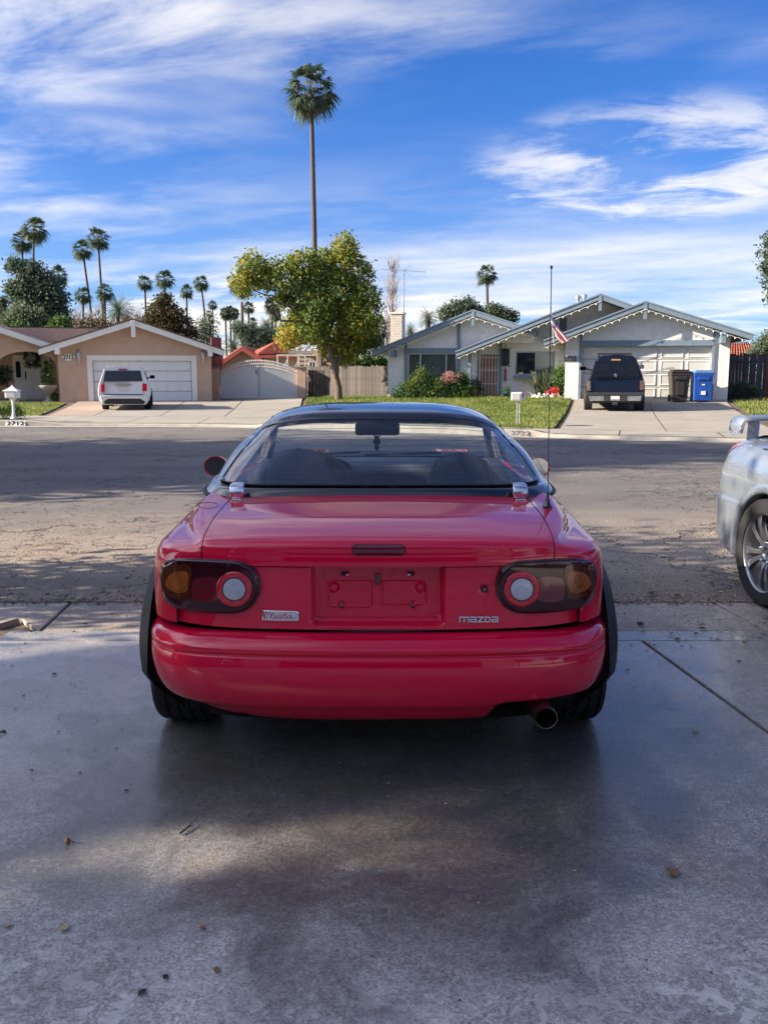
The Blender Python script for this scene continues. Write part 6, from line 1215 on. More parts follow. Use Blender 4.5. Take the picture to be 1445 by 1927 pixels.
# aerial
h, n = hit(1030, 955); top = at(1037.5, 506, CY+h.y)-Vector((CX, CY, 0)); ae = MB(); ae.lathe((h.x, h.y, h.z), [(.020, -.01), (.019, .010), (.011, .014), (.010, .03), (.006, .036), (.005, .06), (.003, .065)], 12); ae = ae.build('aerial_base', M['gloss_black'], car, smooth=True)
t0 = h+Vector((0, 0, .05)); md = t0.lerp(top, .55); f = MB(); f.tube([t0, md], [.0020, .0017], 6); f.build('aerial_mast', M['steel'], ae); f = MB(); f.tube([md, top], [.0019, .0017], 6); f.lathe(top, [(.002, 0), (.0045, .002), (.0045, .012), (0, .014)], 8); f.build('aerial_mast', M['plastic'], ae)
# fuel flap line on the left wing
ol = circ(392, 951, 19, 10, 5.5)
pts = []
for p in closed(ol, 4): h, n = hit(*p); n = n if n.z > 0 else -n; pts.append(h+n*.0003)
f = MB(); f.tube(pts+[pts[0]], .0013, 4, cap=False); f.build('fuel_flap_gap', M['recess'], car)
# badges
def strokes(name, segs, m, parent, r, tree_, x_map, off=.003, n=5):
    f = MB()
    for s in segs:
        P_ = []
        for p in (catmull(s, 5) if len(s) > 2 else s):
            h, nn = hit(*x_map(p), tree_=tree_)
            if h is None: continue
            nn = nn if nn.y < 0 else -nn; P_.append(h+nn*off)
        if len(P_) > 1: f.tube(P_, r, n)
    return f.build(name, m, parent, smooth=True)
rc = [(494, 1150), (496, 1148.5), (528, 1149.5), (560, 1150.5), (562.5, 1152), (562.5, 1168), (560, 1169.5), (528, 1169.5), (497, 1168.5), (494.5, 1167)]
bd = patch('name_badge', [p for k in range(len(rc)) for p in [rc[k], ((rc[k][0]+rc[(k+1) % 10][0])/2, (rc[k][1]+rc[(k+1) % 10][1])/2)]][:20], M['chrome'], .0035, 5, tree_=PBV, rim=.004)
script = [[(498, 1163), (500, 1154), (502, 1152), (503.5, 1156), (502, 1163)], [(503, 1157), (508, 1152), (510, 1155), (509, 1163), (512, 1156), (515, 1153.5), (516.5, 1156), (515, 1162), (517, 1164), (520, 1160)], [(521.5, 1156), (520.5, 1161), (522, 1163.5), (525, 1160)], [(530, 1157), (526.5, 1158), (525.5, 1162), (528.5, 1163.5), (531, 1158), (531, 1162.5), (533.5, 1162)], [(537, 1152.5), (535.5, 1161), (537.5, 1163.5), (541, 1160)], [(533, 1157), (540, 1156)], [(547, 1157.5), (543, 1158.5), (542, 1162), (545, 1163.5), (548, 1158.5), (548, 1162.5), (551, 1163.5), (557, 1161)]]
strokes('script', script, M['lensred'], bd, .0014, PBV, lambda p: p, .0042)
MZ = {'m': [[(0, 1), (0, 0), (1.5, 0), (1.5, 1)], [(.75, 0), (.75, 1)]], 'a': [[(0, 0), (1, 0), (1, 1), (0, 1), (0, .5), (1, .5)]], 'z': [[(0, 0), (1, 0), (0, 1), (1, 1)]], 'd': [[(0, 1), (0, 0), (.75, 0), (1, .25), (1, .75), (.75, 1), (0, 1)]]}
X = 865; segs = []
for ch_, w in (('m', 19), ('a', 13), ('z', 12), ('d', 12), ('a', 13)):
    ww = w-3.2
    for s in MZ[ch_]: mx = 1.5 if ch_ == 'm' else 1; segs.append([(X+p[0]/mx*ww, 1161+p[1]*8.6) for p in s])
    X += w+1.2
f = MB()
for s in segs:
    P_ = []
    for p in s:
        h, nn = hit(*p, tree_=PBV)
        if h: P_.append(h+(nn if nn.y < 0 else -nn)*.003)
    for a, b_ in zip(P_, P_[1:]): d = (b_-a).normalized(); f.beam(a-d*.0022, b_+d*.0022, .005, .0046, up=(0, 1, 0))
f.build('maker_badge', M['chrome'], car, bevel=.0006)
# wings flares, sides, wheels
for s in (-1, 1):
    P_ = []
    for k in range(41):
        a = R(-17+205*k/40); c, si = math.cos(a), math.sin(a); cz, cyy = .29, .70; e = 1+.0*c
        back = max(0, -math.cos(a)) ; ex = .046*(.5+.5*sm(-10, 25, math.degrees(a)))*(.8+.2*back)
        row_ = []
        for rr, xx in ((.425, .838), (.410, .850), (.385, .850+ex*.7), (.362, .850+ex), (.346, .846+ex), (.343, .80), (.343, .62)):
            xq = min(xx, 9); row_.append((s*xq, cyy-c*rr, cz+si*rr))
        P_.append([(x_-s*.15*(1-sm(-19, 4, math.degrees(a))), y_, z_) for x_, y_, z_ in row_])
    MB().grid(P_).build('wheel_arch_flare', M['plastic'], car, smooth=True)
    # side skin below the wing line, up to the nose
    cols = list(np.linspace(.40, 2.0, 60))+list(np.linspace(2.05, 3.85, 50)); g_ = []
    for z, xo in ((.19, .76), (.24, .795), (.32, .815), (.42, .835), (.50, .846), (.537, .847)): g_.append([(s*(xo*(1 if y < 3.2 else 1-.35*((y-3.2)/.65)**2)), y, z) for y in cols])
    mb = MB().grid(g_); mb.f = [f_ for f_ in mb.f if all((lambda c: (c.y-yc)**2+(c.z-.29)**2 > .345**2)(sum((Vector(mb.v[i]) for i in f_), Vector())/4) for yc in (.70, 2.97))]
    mb.build('sill', M['red'], car, smooth=True)
    g_ = []
    for z, xo in ((.537, .847), (.62, .846), (.70, .838), (.76, .828), (.80, .815), (.838, .79), (.862, .752), (.882, .716), (.888, .69)): g_.append([(s*(xo*(1 if y < 3.1 else 1-.38*((y-3.1)/.75)**2)), y, z-(max(0, y-2.4)/1.45)**1.2*.30*(z-.45)/.43) for y in np.linspace(1.6, 3.85, 50)])
    MB().grid(g_).build('door' if False else 'front_wing', M['red'], car, smooth=True)
hd = []
for y in np.linspace(2.55, 3.93, 24):
    w = .692*(1 if y < 3.1 else 1-.38*((y-3.1)/.75)**2 if y < 3.85 else .5); z = .89-(max(0, y-2.4)/1.45)**1.2*.30; hd.append([(x*w, y, z+.012*(1-x*x)-(0 if y < 3.8 else (y-3.8)*1.2)) for x in np.linspace(-1, 1, 15)])
MB().grid(hd).build('bonnet', M['red'], car, smooth=True)
mb = MB(); mb.grid([[(x*.55, 3.86+.08*(1-x*x), z) for x in np.linspace(-1, 1, 13)] for z in (.22, .3, .45, .6, .68)]); mb.build('front_bumper', M['red'], car, smooth=True)
for s in (-1, 1):
    f = MB(); f.b2(s*.355, s*.60, 3.08, 3.34, .62, .877); o = f.build('pop_up_headlight', M['red'], car, bevel=.02); f = MB(); f.lathe((s*.478, 3.345, .76), [(0, 0), (.075, 0), (.08, -.01)], 20, 'Y'); f.build('lamp_face', M['clear'], o)
    f = MB(); f.b2(s*.44, s*.64, .42, 3.6, .17, .45); f.build('underbody', M['recess'], car)
f = MB(); f.b2(-.44, .44, .35, 3.6, .24, .40); f.build('underbody', M['recess'], car)
def tyre_wheel(root, x, y, r, w, s, rimr, m_rim, spokes=7, name='wheel', steer=0):
    """s=+1: outer face to +x"""
    e = MB(); h = w/2; prof = [(rimr*.98, -h*.93), (r*.86, -h), (r*.95, -h*.98), (r*.985, -h*.86)]
    for k in range(4):
        a = -h*.80+k*h*.40; prof += [(r, a), (r, a+h*.30), (r-.008, a+h*.31), (r-.008, a+h*.37)]
    prof += [(r, h*.80), (r*.985, h*.86), (r*.95, h*.98), (r*.86, h), (rimr*.98, h*.93)]
    e.lathe((0, 0, 0), prof, 56, 'X', cap=False); ty = e.build('tyre', M['rubber'], root, smooth=True); ty.data.set_sharp_from_angle(angle=R(40)); ty.location = (x, y, r)
    b = MB(); b.lathe((0, 0, 0), [(rimr, -h*.9*s), (rimr*.95, -h*.8*s), (rimr*.93, h*.75*s), (rimr*1.0, h*.93*s), (rimr*1.03, h*.90*s)], 48, 'X', cap=False); b.lathe((0, 0, 0), [(0, h*.05*s), (rimr*.93, h*.0*s)], 32, 'X', cap=False); rm = b.build('rim', m_rim, ty, smooth=True)
    return ty, rm
for s in (-1, 1):
    for yy, xx in ((.70, .763), (2.97, .755)):
        ty, rm = tyre_wheel(car, s*xx, yy, .288, .215, s, .195, M['alloy'])
        for k in range(7):
            a = 2*math.pi*k/7; b = MB(); b.beam((s*.075, .03*math.cos(a), .03*math.sin(a)), (s*.09, .185*math.cos(a), .185*math.sin(a)), .03, .02, up=(1, 0, 0)); b.build('spoke', M['alloy'], rm)
        ty.rotation_euler = (0, R(-1.5*s), 0)
# exhaust
ec = Vector((px2(1028, 1352, .03)[0], .03, px2(1028, 1352, .03)[1])); ed = Vector((-.05, .30, .028)); f = MB(); f.tube([ec, ec+ed*.4, ec+ed], .0385, 28, cap=False); f.tube([ec+ed, ec+Vector((0, .002, 0))], .0355, 28, cap=False)
ring = MB(); n = 28; ex = f.build('exhaust_tip', M['steel'], car, smooth=True); ring.lathe(ec, [(.0355, 0), (.037, -.002), (.0385, 0)], 28, 'Y', cap=False); ring.build('rolled_edge', M['steel'], ex, smooth=True); f = MB(); f.lathe(ec+Vector((-.02, .16, .01)), [(0, 0), (.042, 0)], 20, 'Y', cap=False); f.build('pipe_bore', M['recess'], ex); f = MB(); f.lathe(ec+Vector((-.08, .55, .04)), [(0, -.25), (.10, -.24), (.11, 0), (.10, .25), (0, .26)], 16, 'Y'); f.build('silencer', M['plastic'], car, smooth=True)
# door mirrors
for s, px, py in ((-1, 406, 877), (1, 1012.5, 879)):
    yy = 2.10; x, z = px2(px, py, yy); f = MB(); f.lathe((0, 0, 0), [(0, .10), (.045, .09), (.072, .05), (.080, 0), (.080, -.012), (.074, -.014), (.072, -.004)], 28, 'Y', cap=False); mo = f.build('door_mirror', M['red'], car, smooth=True); mo.location = (x, yy, z); mo.scale = (.82, 1, .72)
    f = MB(); f.lathe((0, -.006, 0), [(0, 0), (.073, 0)], 28, 'Y', cap=False); g_ = f.build('mirror_glass', M['mirror'], mo); f = MB(); f.beam((x-s*.03, yy+.03, z-.03), (s*.70, yy+.10, .88), .05, .035); f.build('mirror_arm', M['red'], car)
# windscreen, side glass, cabin
ws0 = [(-.66, 2.52, .90), (-.5, 2.60, .905), (0, 2.66, .91), (.5, 2.60, .905), (.66, 2.52, .90)]; ws1 = [(-.56, 2.02, 1.15), (-.42, 2.06, 1.19), (0, 2.09, 1.215), (.42, 2.06, 1.19), (.56, 2.02, 1.15)]
MB().grid([catmull(ws0, 5), catmull(ws1, 5)]).build('windscreen', GLW, car, smooth=True)
for s in (-1, 1):
    f = MB(); f.tube([(s*.675, 2.54, .885), (s*.61, 2.26, 1.04), (s*.565, 2.0, 1.15)], .024, 8); f.build('windscreen_pillar', M['blackpaint'], car, smooth=True); f = MB(); f.grid([[(s*.705, y, .89) for y in (1.40, 1.75, 2.1, 2.45)], [(s*.64, min(y, 2.27), 1.03) for y in (1.42, 1.75, 2.05, 2.3)], [(s*.60, min(y, 2.04), 1.13) for y in (1.52, 1.75, 1.95, 2.1)]]); f.build('side_window', GLS, car, smooth=True)
    f = MB(); f.b2(s*.30-.23, s*.30+.23, 1.25, 1.85, .3, .48); f.build('seat_base', M['seat'], car, bevel=.04)
    x0s = s*.37; P_ = [[(x0s+.19*w*math.copysign(abs(math.cos(a))**.7, math.cos(a)), 1.28+dy+.055*math.sin(a)-.02, z) for a in np.linspace(0, 2*math.pi, 21)[:-1]] for z, w, dy in ((.4, .9, .1), (.6, .98, .05), (.78, .95, .01), (.88, .84, -.01), (.95, .72, -.02), (1.0 if s > 0 else 1.02, .62, -.025), (1.03 if s > 0 else 1.05, .30, -.025), (1.034 if s > 0 else 1.054, .02, -.025))]
    f = MB(); f.grid(P_, closeu=True); f.build('seat_back', M['seat'], car, smooth=True); f = MB(); f.b2(s*.60, s*.70, 1.0, 2.60, .3, .897); f.build('door_card', M['interior'], car, bevel=.02)
f = MB(); f.b2(-.7, .7, 1.0, 2.6, .18, .24); f.b2(-.66, .66, .84, 1.12, .70, .885); f.build('parcel_shelf', M['interior'], car, bevel=.02); MB().grid([[(x, y-.09*x*x, z) for x in np.linspace(-.70, .70, 15)] for y, z in ((2.58, .90), (2.70, .914), (2.80, .90), (2.82, .86))]).build('cowl', M['plastic'], car, smooth=True)
P_ = [[(x, y, z+.01*math.cos(x*3)) for x in np.linspace(-.66, .66, 15)] for y, z in ((2.22, .70), (2.20, .82), (2.24, .865), (2.35, .885), (2.62, .885))]; MB().grid(P_).build('dashboard', M['interior'], car, smooth=True)
P_ = [[(-.36+.20*w*math.cos(a), 2.20+dy, .86+h*math.sin(a)) for a in np.linspace(0, math.pi, 12)] for w, dy, h in ((1, 0, .075), (1, .1, .07), (.8, .25, .03))]; MB().grid(P_).build('instrument_hood', M['interior'], car, smooth=True)
f = MB(); c = Vector((-.36, 1.98, .79)); f.tube([c+Vector((.185*math.cos(a), .06*math.sin(a)*1.0, .172*math.sin(a))) for a in np.linspace(0, 2*math.pi, 37)], .014, 8, cap=False); f.beam(c-Vector((.17, 0, 0)), c+Vector((.17, 0, 0)), .05, .03); f.tube([c, c+Vector((0, .25, -.08))], .03, 8); f.build('steering_wheel', M['interior'], car, smooth=True)
ma = px2(668, 795, 1.92); mc = px2(752, 819, 1.92); f = MB(); f.b2(ma[0], mc[0], 1.905, 1.94, mc[1], ma[1]); f = f.build('rear_view_mirror', M['interior'], car, bevel=.016, seg=4); g_ = MB(); g_.b2(ma[0]+.012, mc[0]-.012, 1.902, 1.906, mc[1]+.010, ma[1]-.010); g_.build('mirror_glass', M['plastic'], f); g_ = MB(); g_.tube([((ma[0]+mc[0])/2, 1.93, ma[1]-.01), ((ma[0]+mc[0])/2, 2.03, 1.205)], .01, 6); g_.build('mirror_stalk', M['interior'], f)
# hanging charm
fc = at(709, 819, CY+1.90); ch_ = thing('hanging_charm', 'dark cut-out charm hanging from the inside mirror of the red car', 'charm', fc)
L2_ = [(0, 0), (.006, -.004), (.012, 0), (.019, .004), (.014, -.008), (.010, -.012), (.013, -.02), (.020, -.032), (.016, -.045), (.007, -.052), (.012, -.060), (.013, -.067), (.006, -.076), (0, -.086)]
f = MB(); f.prism([(a*1.05, b_) for a, b_ in L2_]+[(-a*1.05, b_) for a, b_ in L2_[-2:0:-1]], -.002, .002); f.build('cutout', M['plastic'], ch_)
# wipers seen through the glass
for a, b_ in (((-.10, 2.60, .905), (.36, 2.50, .925)), ((-.52, 2.56, .90), (-.12, 2.50, .93))): f = MB(); f.beam(a, b_, .012, .012); f.build('wiper', M['plastic'], car)
# ------------------------------------------------------------------ silver car at the right
sv = thing('car', 'silver saloon with a rear wing and dark ten-spoke wheel at the right edge', 'car', (3.156, 5.41, 0), R(185.5))
SP_ = [(0, -1.0), (.4, -.985), (.60, -.955), (.745, -.88), (.835, -.74), (.872, -.50), (.888, -.2), (.89, .15), (.88, .6), (.875, 1.3), (.87, 2.0), (.865, 2.7)]
def srow(z, xs, yo=0, bul=0): return [(x*xs*(1 if i else 1), y+(yo if i < 5 else yo*.4), z) for i, (x, y) in enumerate(SP_)]
TS = [srow(.20, .93, .12), srow(.27, .975, .04), srow(.40, .992, 0), srow(.56, .995, 0), srow(.60, .985, .015), srow(.70, .985, .02), srow(.80, .972, .04), srow(.87, .945, .06), srow(.925, .90, .09), srow(.955, .82, .14), srow(.975, .70, .20), srow(.985, .5, .30)]
for k in range(3, 8):
    for i in (6, 7, 8): x, y, z = TS[k][i]; TS[k][i] = (x+.012, y, z)
SPP = surf(TS, 8, 5)
for s in (0, 1):
    mb = MB().grid(SPP if s == 0 else flipc(SPP)); mb.f = [f_ for f_ in mb.f if (lambda c: (c.y)**2+(c.z-.325)**2 > .375**2 or abs(c.x) < .6)(sum((Vector(mb.v[i]) for i in f_), Vector())/4)]
    o = mb.build('body', M['silver'], sv, smooth=True, recalc=False); m_ = o.modifiers.new('t', 'SOLIDIFY'); m_.thickness = .012; m_.offset = -1
    sg = 1 if s == 0 else -1; P_ = []
    for k in range(37):
        a = R(-12+204*k/36); c, si = math.cos(a), math.sin(a); P_.append([(sg*xx, -c*rr, .325+si*rr) for rr, xx in ((.418, .886), (.402, .895), (.372, .900), (.358, .892), (.356, .84), (.356, .60))])
    MB().grid(P_).build('wheel_arch', M['silver'], sv, smooth=True); 
    f = MB(); f.lathe((sg*.70, 0, .325), [(0, 0), (.36, 0), (.36, sg*.1)], 30, 'X', cap=False); f.build('arch_liner', M['recess'], sv)
    for yy in (0, 2.62):
        ty, rm = tyre_wheel(sv, sg*.785, yy, .325, .235, sg, .243, M['alloy'])
        for k in range(10):
            a = 2*math.pi*k/10+(.10 if k % 2 else -.10); ca, sa = math.cos(a), math.sin(a); t_ = Vector((0, -sa, ca)); q = lambda r, w, x: [Vector((sg*x, r*ca, r*sa))+t_*w, Vector((sg*x, r*ca, r*sa))-t_*w]
            b = MB(); P_ = [q(.045, .014, .070), q(.10, .014, .088), q(.17, .018, .094), q(.232, .026, .085)]; v = [p for pr in P_ for p in pr]; P2_ = [q(.045, .012, .04), q(.10, .010, .055), q(.17, .013, .062), q(.232, .02, .055)]; v += [p for pr in P2_ for p in pr]; fs = []
            for i in range(3): fs += [(2*i, 2*i+1, 2*i+3, 2*i+2), (8+2*i, 8+2*i+2, 8+2*i+3, 8+2*i+1), (2*i, 2*i+2, 8+2*i+2, 8+2*i), (2*i+1, 8+2*i+1, 8+2*i+3, 2*i+3)]
            b.add(v, fs); b.build('spoke', M['alloy'], rm, bevel=.003)
        b = MB(); b.lathe((0, 0, 0), [(.030, sg*.05), (.032, sg*.083), (.052, sg*.080), (.085, sg*.062), (.09, sg*.04)], 28, 'X', cap=False); b.build('hub', M['alloy'], rm, smooth=True)
        for k in range(5): a = 2*math.pi*k/5+.3; b = MB(); b.lathe((sg*.075, .062*math.cos(a), .062*math.sin(a)), [(.011, -.01*sg), (.011, .016*sg), (.007, .022*sg), (0, .023*sg)], 8, 'X'); b.build('wheel_nut', M['chrome'], rm)
        b = MB(); b.lathe((0, 0, 0), [(.04, -sg*.01), (.165, -sg*.01)], 32, 'X', cap=False); b.build('brake_disc', M['steel'], ty)
    # lamp on the corner
    bm = bmesh.new(); bm.from_mesh(o.data); bmesh.ops.triangulate(bm, faces=bm.faces); TV = BVHTree.FromBMesh(bm); bm.free(); P_ = []
    for z in np.linspace(.80, .93, 8):
        r_ = []
        for u in np.linspace(0, 1, 9):
            xq = .50+(.80-.50)*u; h_ = TV.ray_cast(Vector((sg*(xq-.03*(z-.80)/.13), -2, z)), Vector((0, 1, 0)))
            if h_[0] is None: break
            r_.append(tuple(h_[0]+h_[1]*(.004 if h_[1].y < 0 else -.004)))
        if len(r_) == 9: P_.append(r_)
    if len(P_) > 1: MB().grid(P_).build('tail_lamp', M['lensred'], sv, smooth=True)
f = MB(); f.grid([[(x, y, z) for x in np.linspace(-.60, .60, 9)] for y, z in ((-.80, .95), (-.6, .99), (-.2, 1.0), (.1, 1.02))]); f.build('boot_lid', M['silver'], sv, smooth=True)
cb = []
for y, z, w in ((-.25, .99, .62), (.05, 1.12, .60), (.5, 1.34, .55), (1.0, 1.42, .54), (1.6, 1.40, .54), (2.1, 1.2, .60), (2.6, 1.0, .66)): cb.append([(-.80, y, .93), (-w-.05, y, (z+.93)/2), (-w, y, z-.03), (0, y, z), (w, y, z-.03), (w+.05, y, (z+.93)/2), (.80, y, .93)])
f = MB().grid(cb); f.build('cabin', M['gloss_black'], sv, smooth=True); f = MB(); f.grid([[(x*.54, y, z+.012-.03*x*x) for x in np.linspace(-1, 1, 9)] for y, z in ((.45, 1.325), (1.0, 1.42), (1.65, 1.40))]); f.build('roof', M['silver'], sv, smooth=True)
f = MB(); f.grid([[(x*.80, y, z-.04*x*x) for x in np.linspace(-1, 1, 9)] for y, z in ((2.5, 1.0), (3.0, .95), (3.4, .86), (3.6, .7), (3.65, .3))]); f.build('bonnet', M['silver'], sv, smooth=True)
for s in (-1, 1):
    f = MB(); f.grid([[(s*.86, y, z) for y in (2.7, 3.0, 3.3, 3.6)] for z in (.25, .6, .9)]); f.build('front_wing', M['silver'], sv)
# wing: blade with down-turned ends on two stays
wg = thing_wing = MB(); pr = [(-.085, -.012), (-.06, .022), (.02, .026), (.085, .0), (.02, -.018), (-.05, -.030)]
P_ = []
for x, dz_, sc_, dy in ((-.70, -.095, .75, .02), (-.70, -.06, .95, .01), (-.685, -.012, 1, 0), (-.63, .0, 1, 0), (-.3, .012, 1, 0), (0, .015, 1, 0), (.3, .012, 1, 0), (.63, .0, 1, 0), (.685, -.012, 1, 0), (.70, -.06, .95, .01), (.70, -.095, .75, .02)): P_.append([(x, -.80+dy+a*sc_*1.3, 1.085+dz_+b_*sc_) for a, b_ in pr])
wg.grid(P_, closeu=True); w_o = wg.build('rear_wing', M['silver'], sv, smooth=True)
for s in (-1, 1): f = MB(); f.prism([(0, 0), (.03, 0), (.03, .16), (0, .16)], -.84, -.72, f=lambda x, y, z: (s*(.565+x+(.16-z)*.12), y+(.16-z)*.15, .93+z)); f.build('wing_stay', M['silver'], sv, bevel=.008)
# ------------------------------------------------------------------ the two large cars across the street
def suv(label, Y, rz, pxc, gpy, out, D, paint_, length=4.7):
    O_ = at(pxc, gpy, Y); F = Fr((O_.x, O_.y), rz, O_.z); t = thing('car', label, 'car', (O_.x, O_.y, O_.z), rz)
    q = lambda px, py: F(px, py, 0)
    sec = [(abs(q(px, py)[0]), q(px, py)[1]) for px, py in out]  # half outline, right side, bottom to top
    st = [(.0, .965, 0), (.05, .99, 0), (.18, 1, 0), (1.6, 1, 0), (2.7, .985, 0), (3.2, .97, .30), (3.5, .96, .42), (length-.25, .93, .46), (length, .8, .55)]; P_ = []; zt = sec[-1][1]; zbelt = D['belt']
    for y, w, drop in st:
        r = []
        for x, z in sec:
            z2 = z if z < zbelt else z-(z-zbelt)*min(1, drop*2.3 if drop else 0); r.append((x*w, y+(.20*max(0, (z-zbelt)/(zt-zbelt))**1.0 if y < .5 else 0), z2))
        P_.append(r+[(-x, y_, z_) for x, y_, z_ in r[::-1]])
    mb = MB().grid(P_, closeu=True); mb.add(P_[0], [tuple(range(len(P_[0])))]); mb.add(P_[-1], [tuple(range(len(P_[0])-1, -1, -1))]); b = mb.build('body', paint_, t, angle=35); bv = b.modifiers.new('b', 'BEVEL'); bv.width = .03; bv.segments = 2; bv.limit_method = 'ANGLE'
    rk = lambda z: .20*max(0, (z-zbelt)/(zt-zbelt))
    def pl(name, pts, m, d0, d1, parent=t, bev=0):
        v = [q(*p) for p in pts]; n = len(v); mb = MB(); mb.add([(x, rk(z)+d0, z) for x, z in v]+[(x, rk(z)+d1, z) for x, z in v], [tuple(range(n)), tuple(range(2*n-1, n-1, -1))]+[(i, i+n, (i+1) % n+n, (i+1) % n) for i in range(n)]); return mb.build(name, m, parent, bevel=bev)
    for nm, pts, m, d0, d1, bev in D['parts']: pl(nm, pts, m, d0, d1, bev=bev)
    for (a, b_, py0) in D['tyres']:
        x0, z0 = q(a, gpy); x1, _ = q(b_, gpy); w = x1-x0; r = D['r']; 
        for yy in (.95, 3.75): ty, rm = tyre_wheel(t, (x0+x1)/2, yy, r, w, 1 if x0 > 0 else -1, r*.62, M['alloy'])
    for (a, b_, c, d) in D['mirrors']:
        x0, z0 = q(a, d); x1, z1 = q(b_, c); x0, x1, z0, z1 = [v*1.07 for v in (x0, x1)]+[z0, z1]; f = MB(); f.b2(x0, x1, 2.55, 2.75, z0, z1); mo = f.build('door_mirror', M['plastic'], t, bevel=.03); f = MB(); f.b2(x0+.03, x1-.03, 2.54, 2.56, z0+.02, z1-.02); f.build('mirror_glass', M['mirror'], mo)
        f = MB(); xm_ = (x0+x1)/2; f.beam((xm_*.9, 2.65, z0+.05), (math.copysign(sec[len(sec)//2][0]*.9, xm_), 2.65, z0), .06, .05); f.build('mirror_arm', M['plastic'], t)
    zs0, zs1 = zbelt+.06, zt-.14
    for s in (-1, 1):
        bx = np.interp(zs0, [p[1] for p in sec], [p[0] for p in sec]); tx = np.interp(zs1, [p[1] for p in sec], [p[0] for p in sec])
        for y0, y1 in ((.35, 1.15), (1.22, 2.0), (2.06, 2.75)):
            f = MB(); f.add([(s*(bx+.004), y0, zs0), (s*(bx+.004), y1, zs0), (s*(tx+.004), y1-.05, zs1), (s*(tx+.004), y0+.06, zs1)], [(0, 1, 2, 3)]); o = f.build('side_window', M['paneglass'], t); m_ = o.modifiers.new('t', 'SOLIDIFY'); m_.thickness = .02; m_.offset = 0
    f = MB(); f.b2(-sec[0][0]*.8, sec[0][0]*.8, .5, length-.5, D['r']*.8, D['r']*1.3); f.build('underbody', M['recess'], t)
    return t, q, F
def bx(a, b, c, d): return [(a, d), (b, d), (b, c), (a, c)]
M['tinted'] = mat('tinted_glass', (.006, .008, .014), .12, spec=.25, var=.3); M['amberdull'] = mat('amber_bar', (.30, .17, .07), .5); M['chromedull'] = mat('dull_chrome', (.55, .55, .56), .25, metal=.9, var=.3, vs=8)
wt, q, F = suv('white sport utility car parked before the salmon house garage', 32.0, RZ1, 235, 772, [(276, 761), (281.5, 752), (283, 738), (281, 726), (277.5, 717), (268.5, 694), (262, 690.5), (240, 689)],
 dict(belt=1.02, r=.35, tyres=[(189.5, 202, 0), (271, 283.5, 0)], mirrors=[(186, 190.5, 707, 714), (276, 284.5, 706, 713)],
 parts=[('rear_window', [(194.5, 717.8), (268.5, 717), (264, 697), (197.5, 697.5)], M['paneglass'], -.015, .03, 0), ('tail_lamp', bx(190.2, 197, 722.5, 737.5), M['lensred'], -.02, .05, .01), ('tail_lamp', bx(268, 276.5, 721.5, 736), M['lensred'], -.02, .05, .01), ('chrome_garnish', bx(216, 248, 723, 726), M['chromedull'], -.04, .02, .01), ('number_plate', bx(224.5, 240.3, 727, 735), M['plate'], -.02, .01, 0),
  ('high_brake_light', bx(222.5, 238.5, 693.6, 696), M['lensdeep'], -.02, .02, 0), ('bumper_step', bx(197, 269, 741.5, 743), M['plastic'], -.015, .02, 0), ('bumper', [(192, 757), (204, 750), (264, 750), (277, 757), (280, 745), (276, 743.5), (194, 743.5), (188.5, 745)], M['whitep'], -.06, .05, .02), ('lower_bumper', [(197, 760), (271, 760), (273, 756), (263, 749), (205, 749), (196, 756)], M['plastic'], -.05, .03, .02), ('door_gap', [(193, 741), (194, 741), (194.6, 719), (193.6, 719)], M['recess'], -.003, .02, 0), ('door_gap', [(270, 740), (271, 740), (270, 719), (269.2, 719)], M['recess'], -.003, .02, 0)]), M['whitep'])
for px in (201, 212, 223, 238, 249, 259): x, z = q(px, 689.5); f = MB(); f.b2(x-.015, x+.015, .35, 2.4, z-.03, z+.03); f.build('roof_rib', M['whitep'], wt)
bt, q, F = suv('dark blue-black sport utility car with a chrome bumper parked before the white house garage', 29.3, RZ2, 1157.5, 777, [(1208, 757), (1212.5, 748), (1214.5, 734), (1213.5, 718), (1211, 710), (1198, 674), (1192, 669), (1160, 667)],
 dict(belt=1.14, r=.385, tyres=[(1098.8, 1114.5, 0), (1196, 1214.5, 0)], mirrors=[(1094.5, 1108, 688, 696), (1206.5, 1218.5, 685, 693)],
 parts=[('rear_window', [(1113.8, 709), (1203.5, 708.5), (1197.5, 678.5), (1120, 679)], M['tinted'], -.012, .03, 0), ('tail_lamp', bx(1104.3, 1111.6, 717, 735.5), mat('smoked_tail_lamp', (.16, .13, .10), .15, coat=.8, var=.4, vs=12), -.02, .05, .01), ('tail_lamp', bx(1204.3, 1212, 716, 733.5), mat('smoked_amber_lamp', (.12, .075, .05), .15, coat=.8, var=.4, vs=12), -.02, .05, .01), ('high_brake_light', bx(1150.5, 1168, 675.2, 678), M['amberdull'], -.02, .02, 0),
  ('chrome_bumper', [(1110, 754), (1205, 754), (1207.5, 744), (1107.5, 744)], M['chromedull'], -.10, .02, .015), ('bumper_pad', bx(1104, 1211, 738, 744), M['plastic'], -.12, .02, .015), ('number_plate', bx(1149, 1165.5, 745, 751), M['plate'], -.125, -.10, 0), ('bumper_notch', bx(1136, 1148.5, 744.5, 754.5), M['plastic'], -.115, -.05, 0), ('bumper_notch', bx(1166, 1180, 744.5, 754.5), M['plastic'], -.115, -.05, 0), ('tow_hitch', bx(1152, 1162, 755, 762), M['plastic'], -.10, .1, .01), ('rear_valance', bx(1110, 1205, 753, 758), M['plastic'], -.02, .1, 0), ('tailgate_line', bx(1113, 1204, 710.3, 711), M['recess'], -.004, .02, 0)]), M['darkblue'])
x, z = q(1158.6, 705.7); f = MB(); f.lathe((x, -.02+.0, z), [(0, 0), (.035, 0), (.045, .006), (.045, .04)], 16, 'Y'); f.build('emblem', M['chrome'], bt)
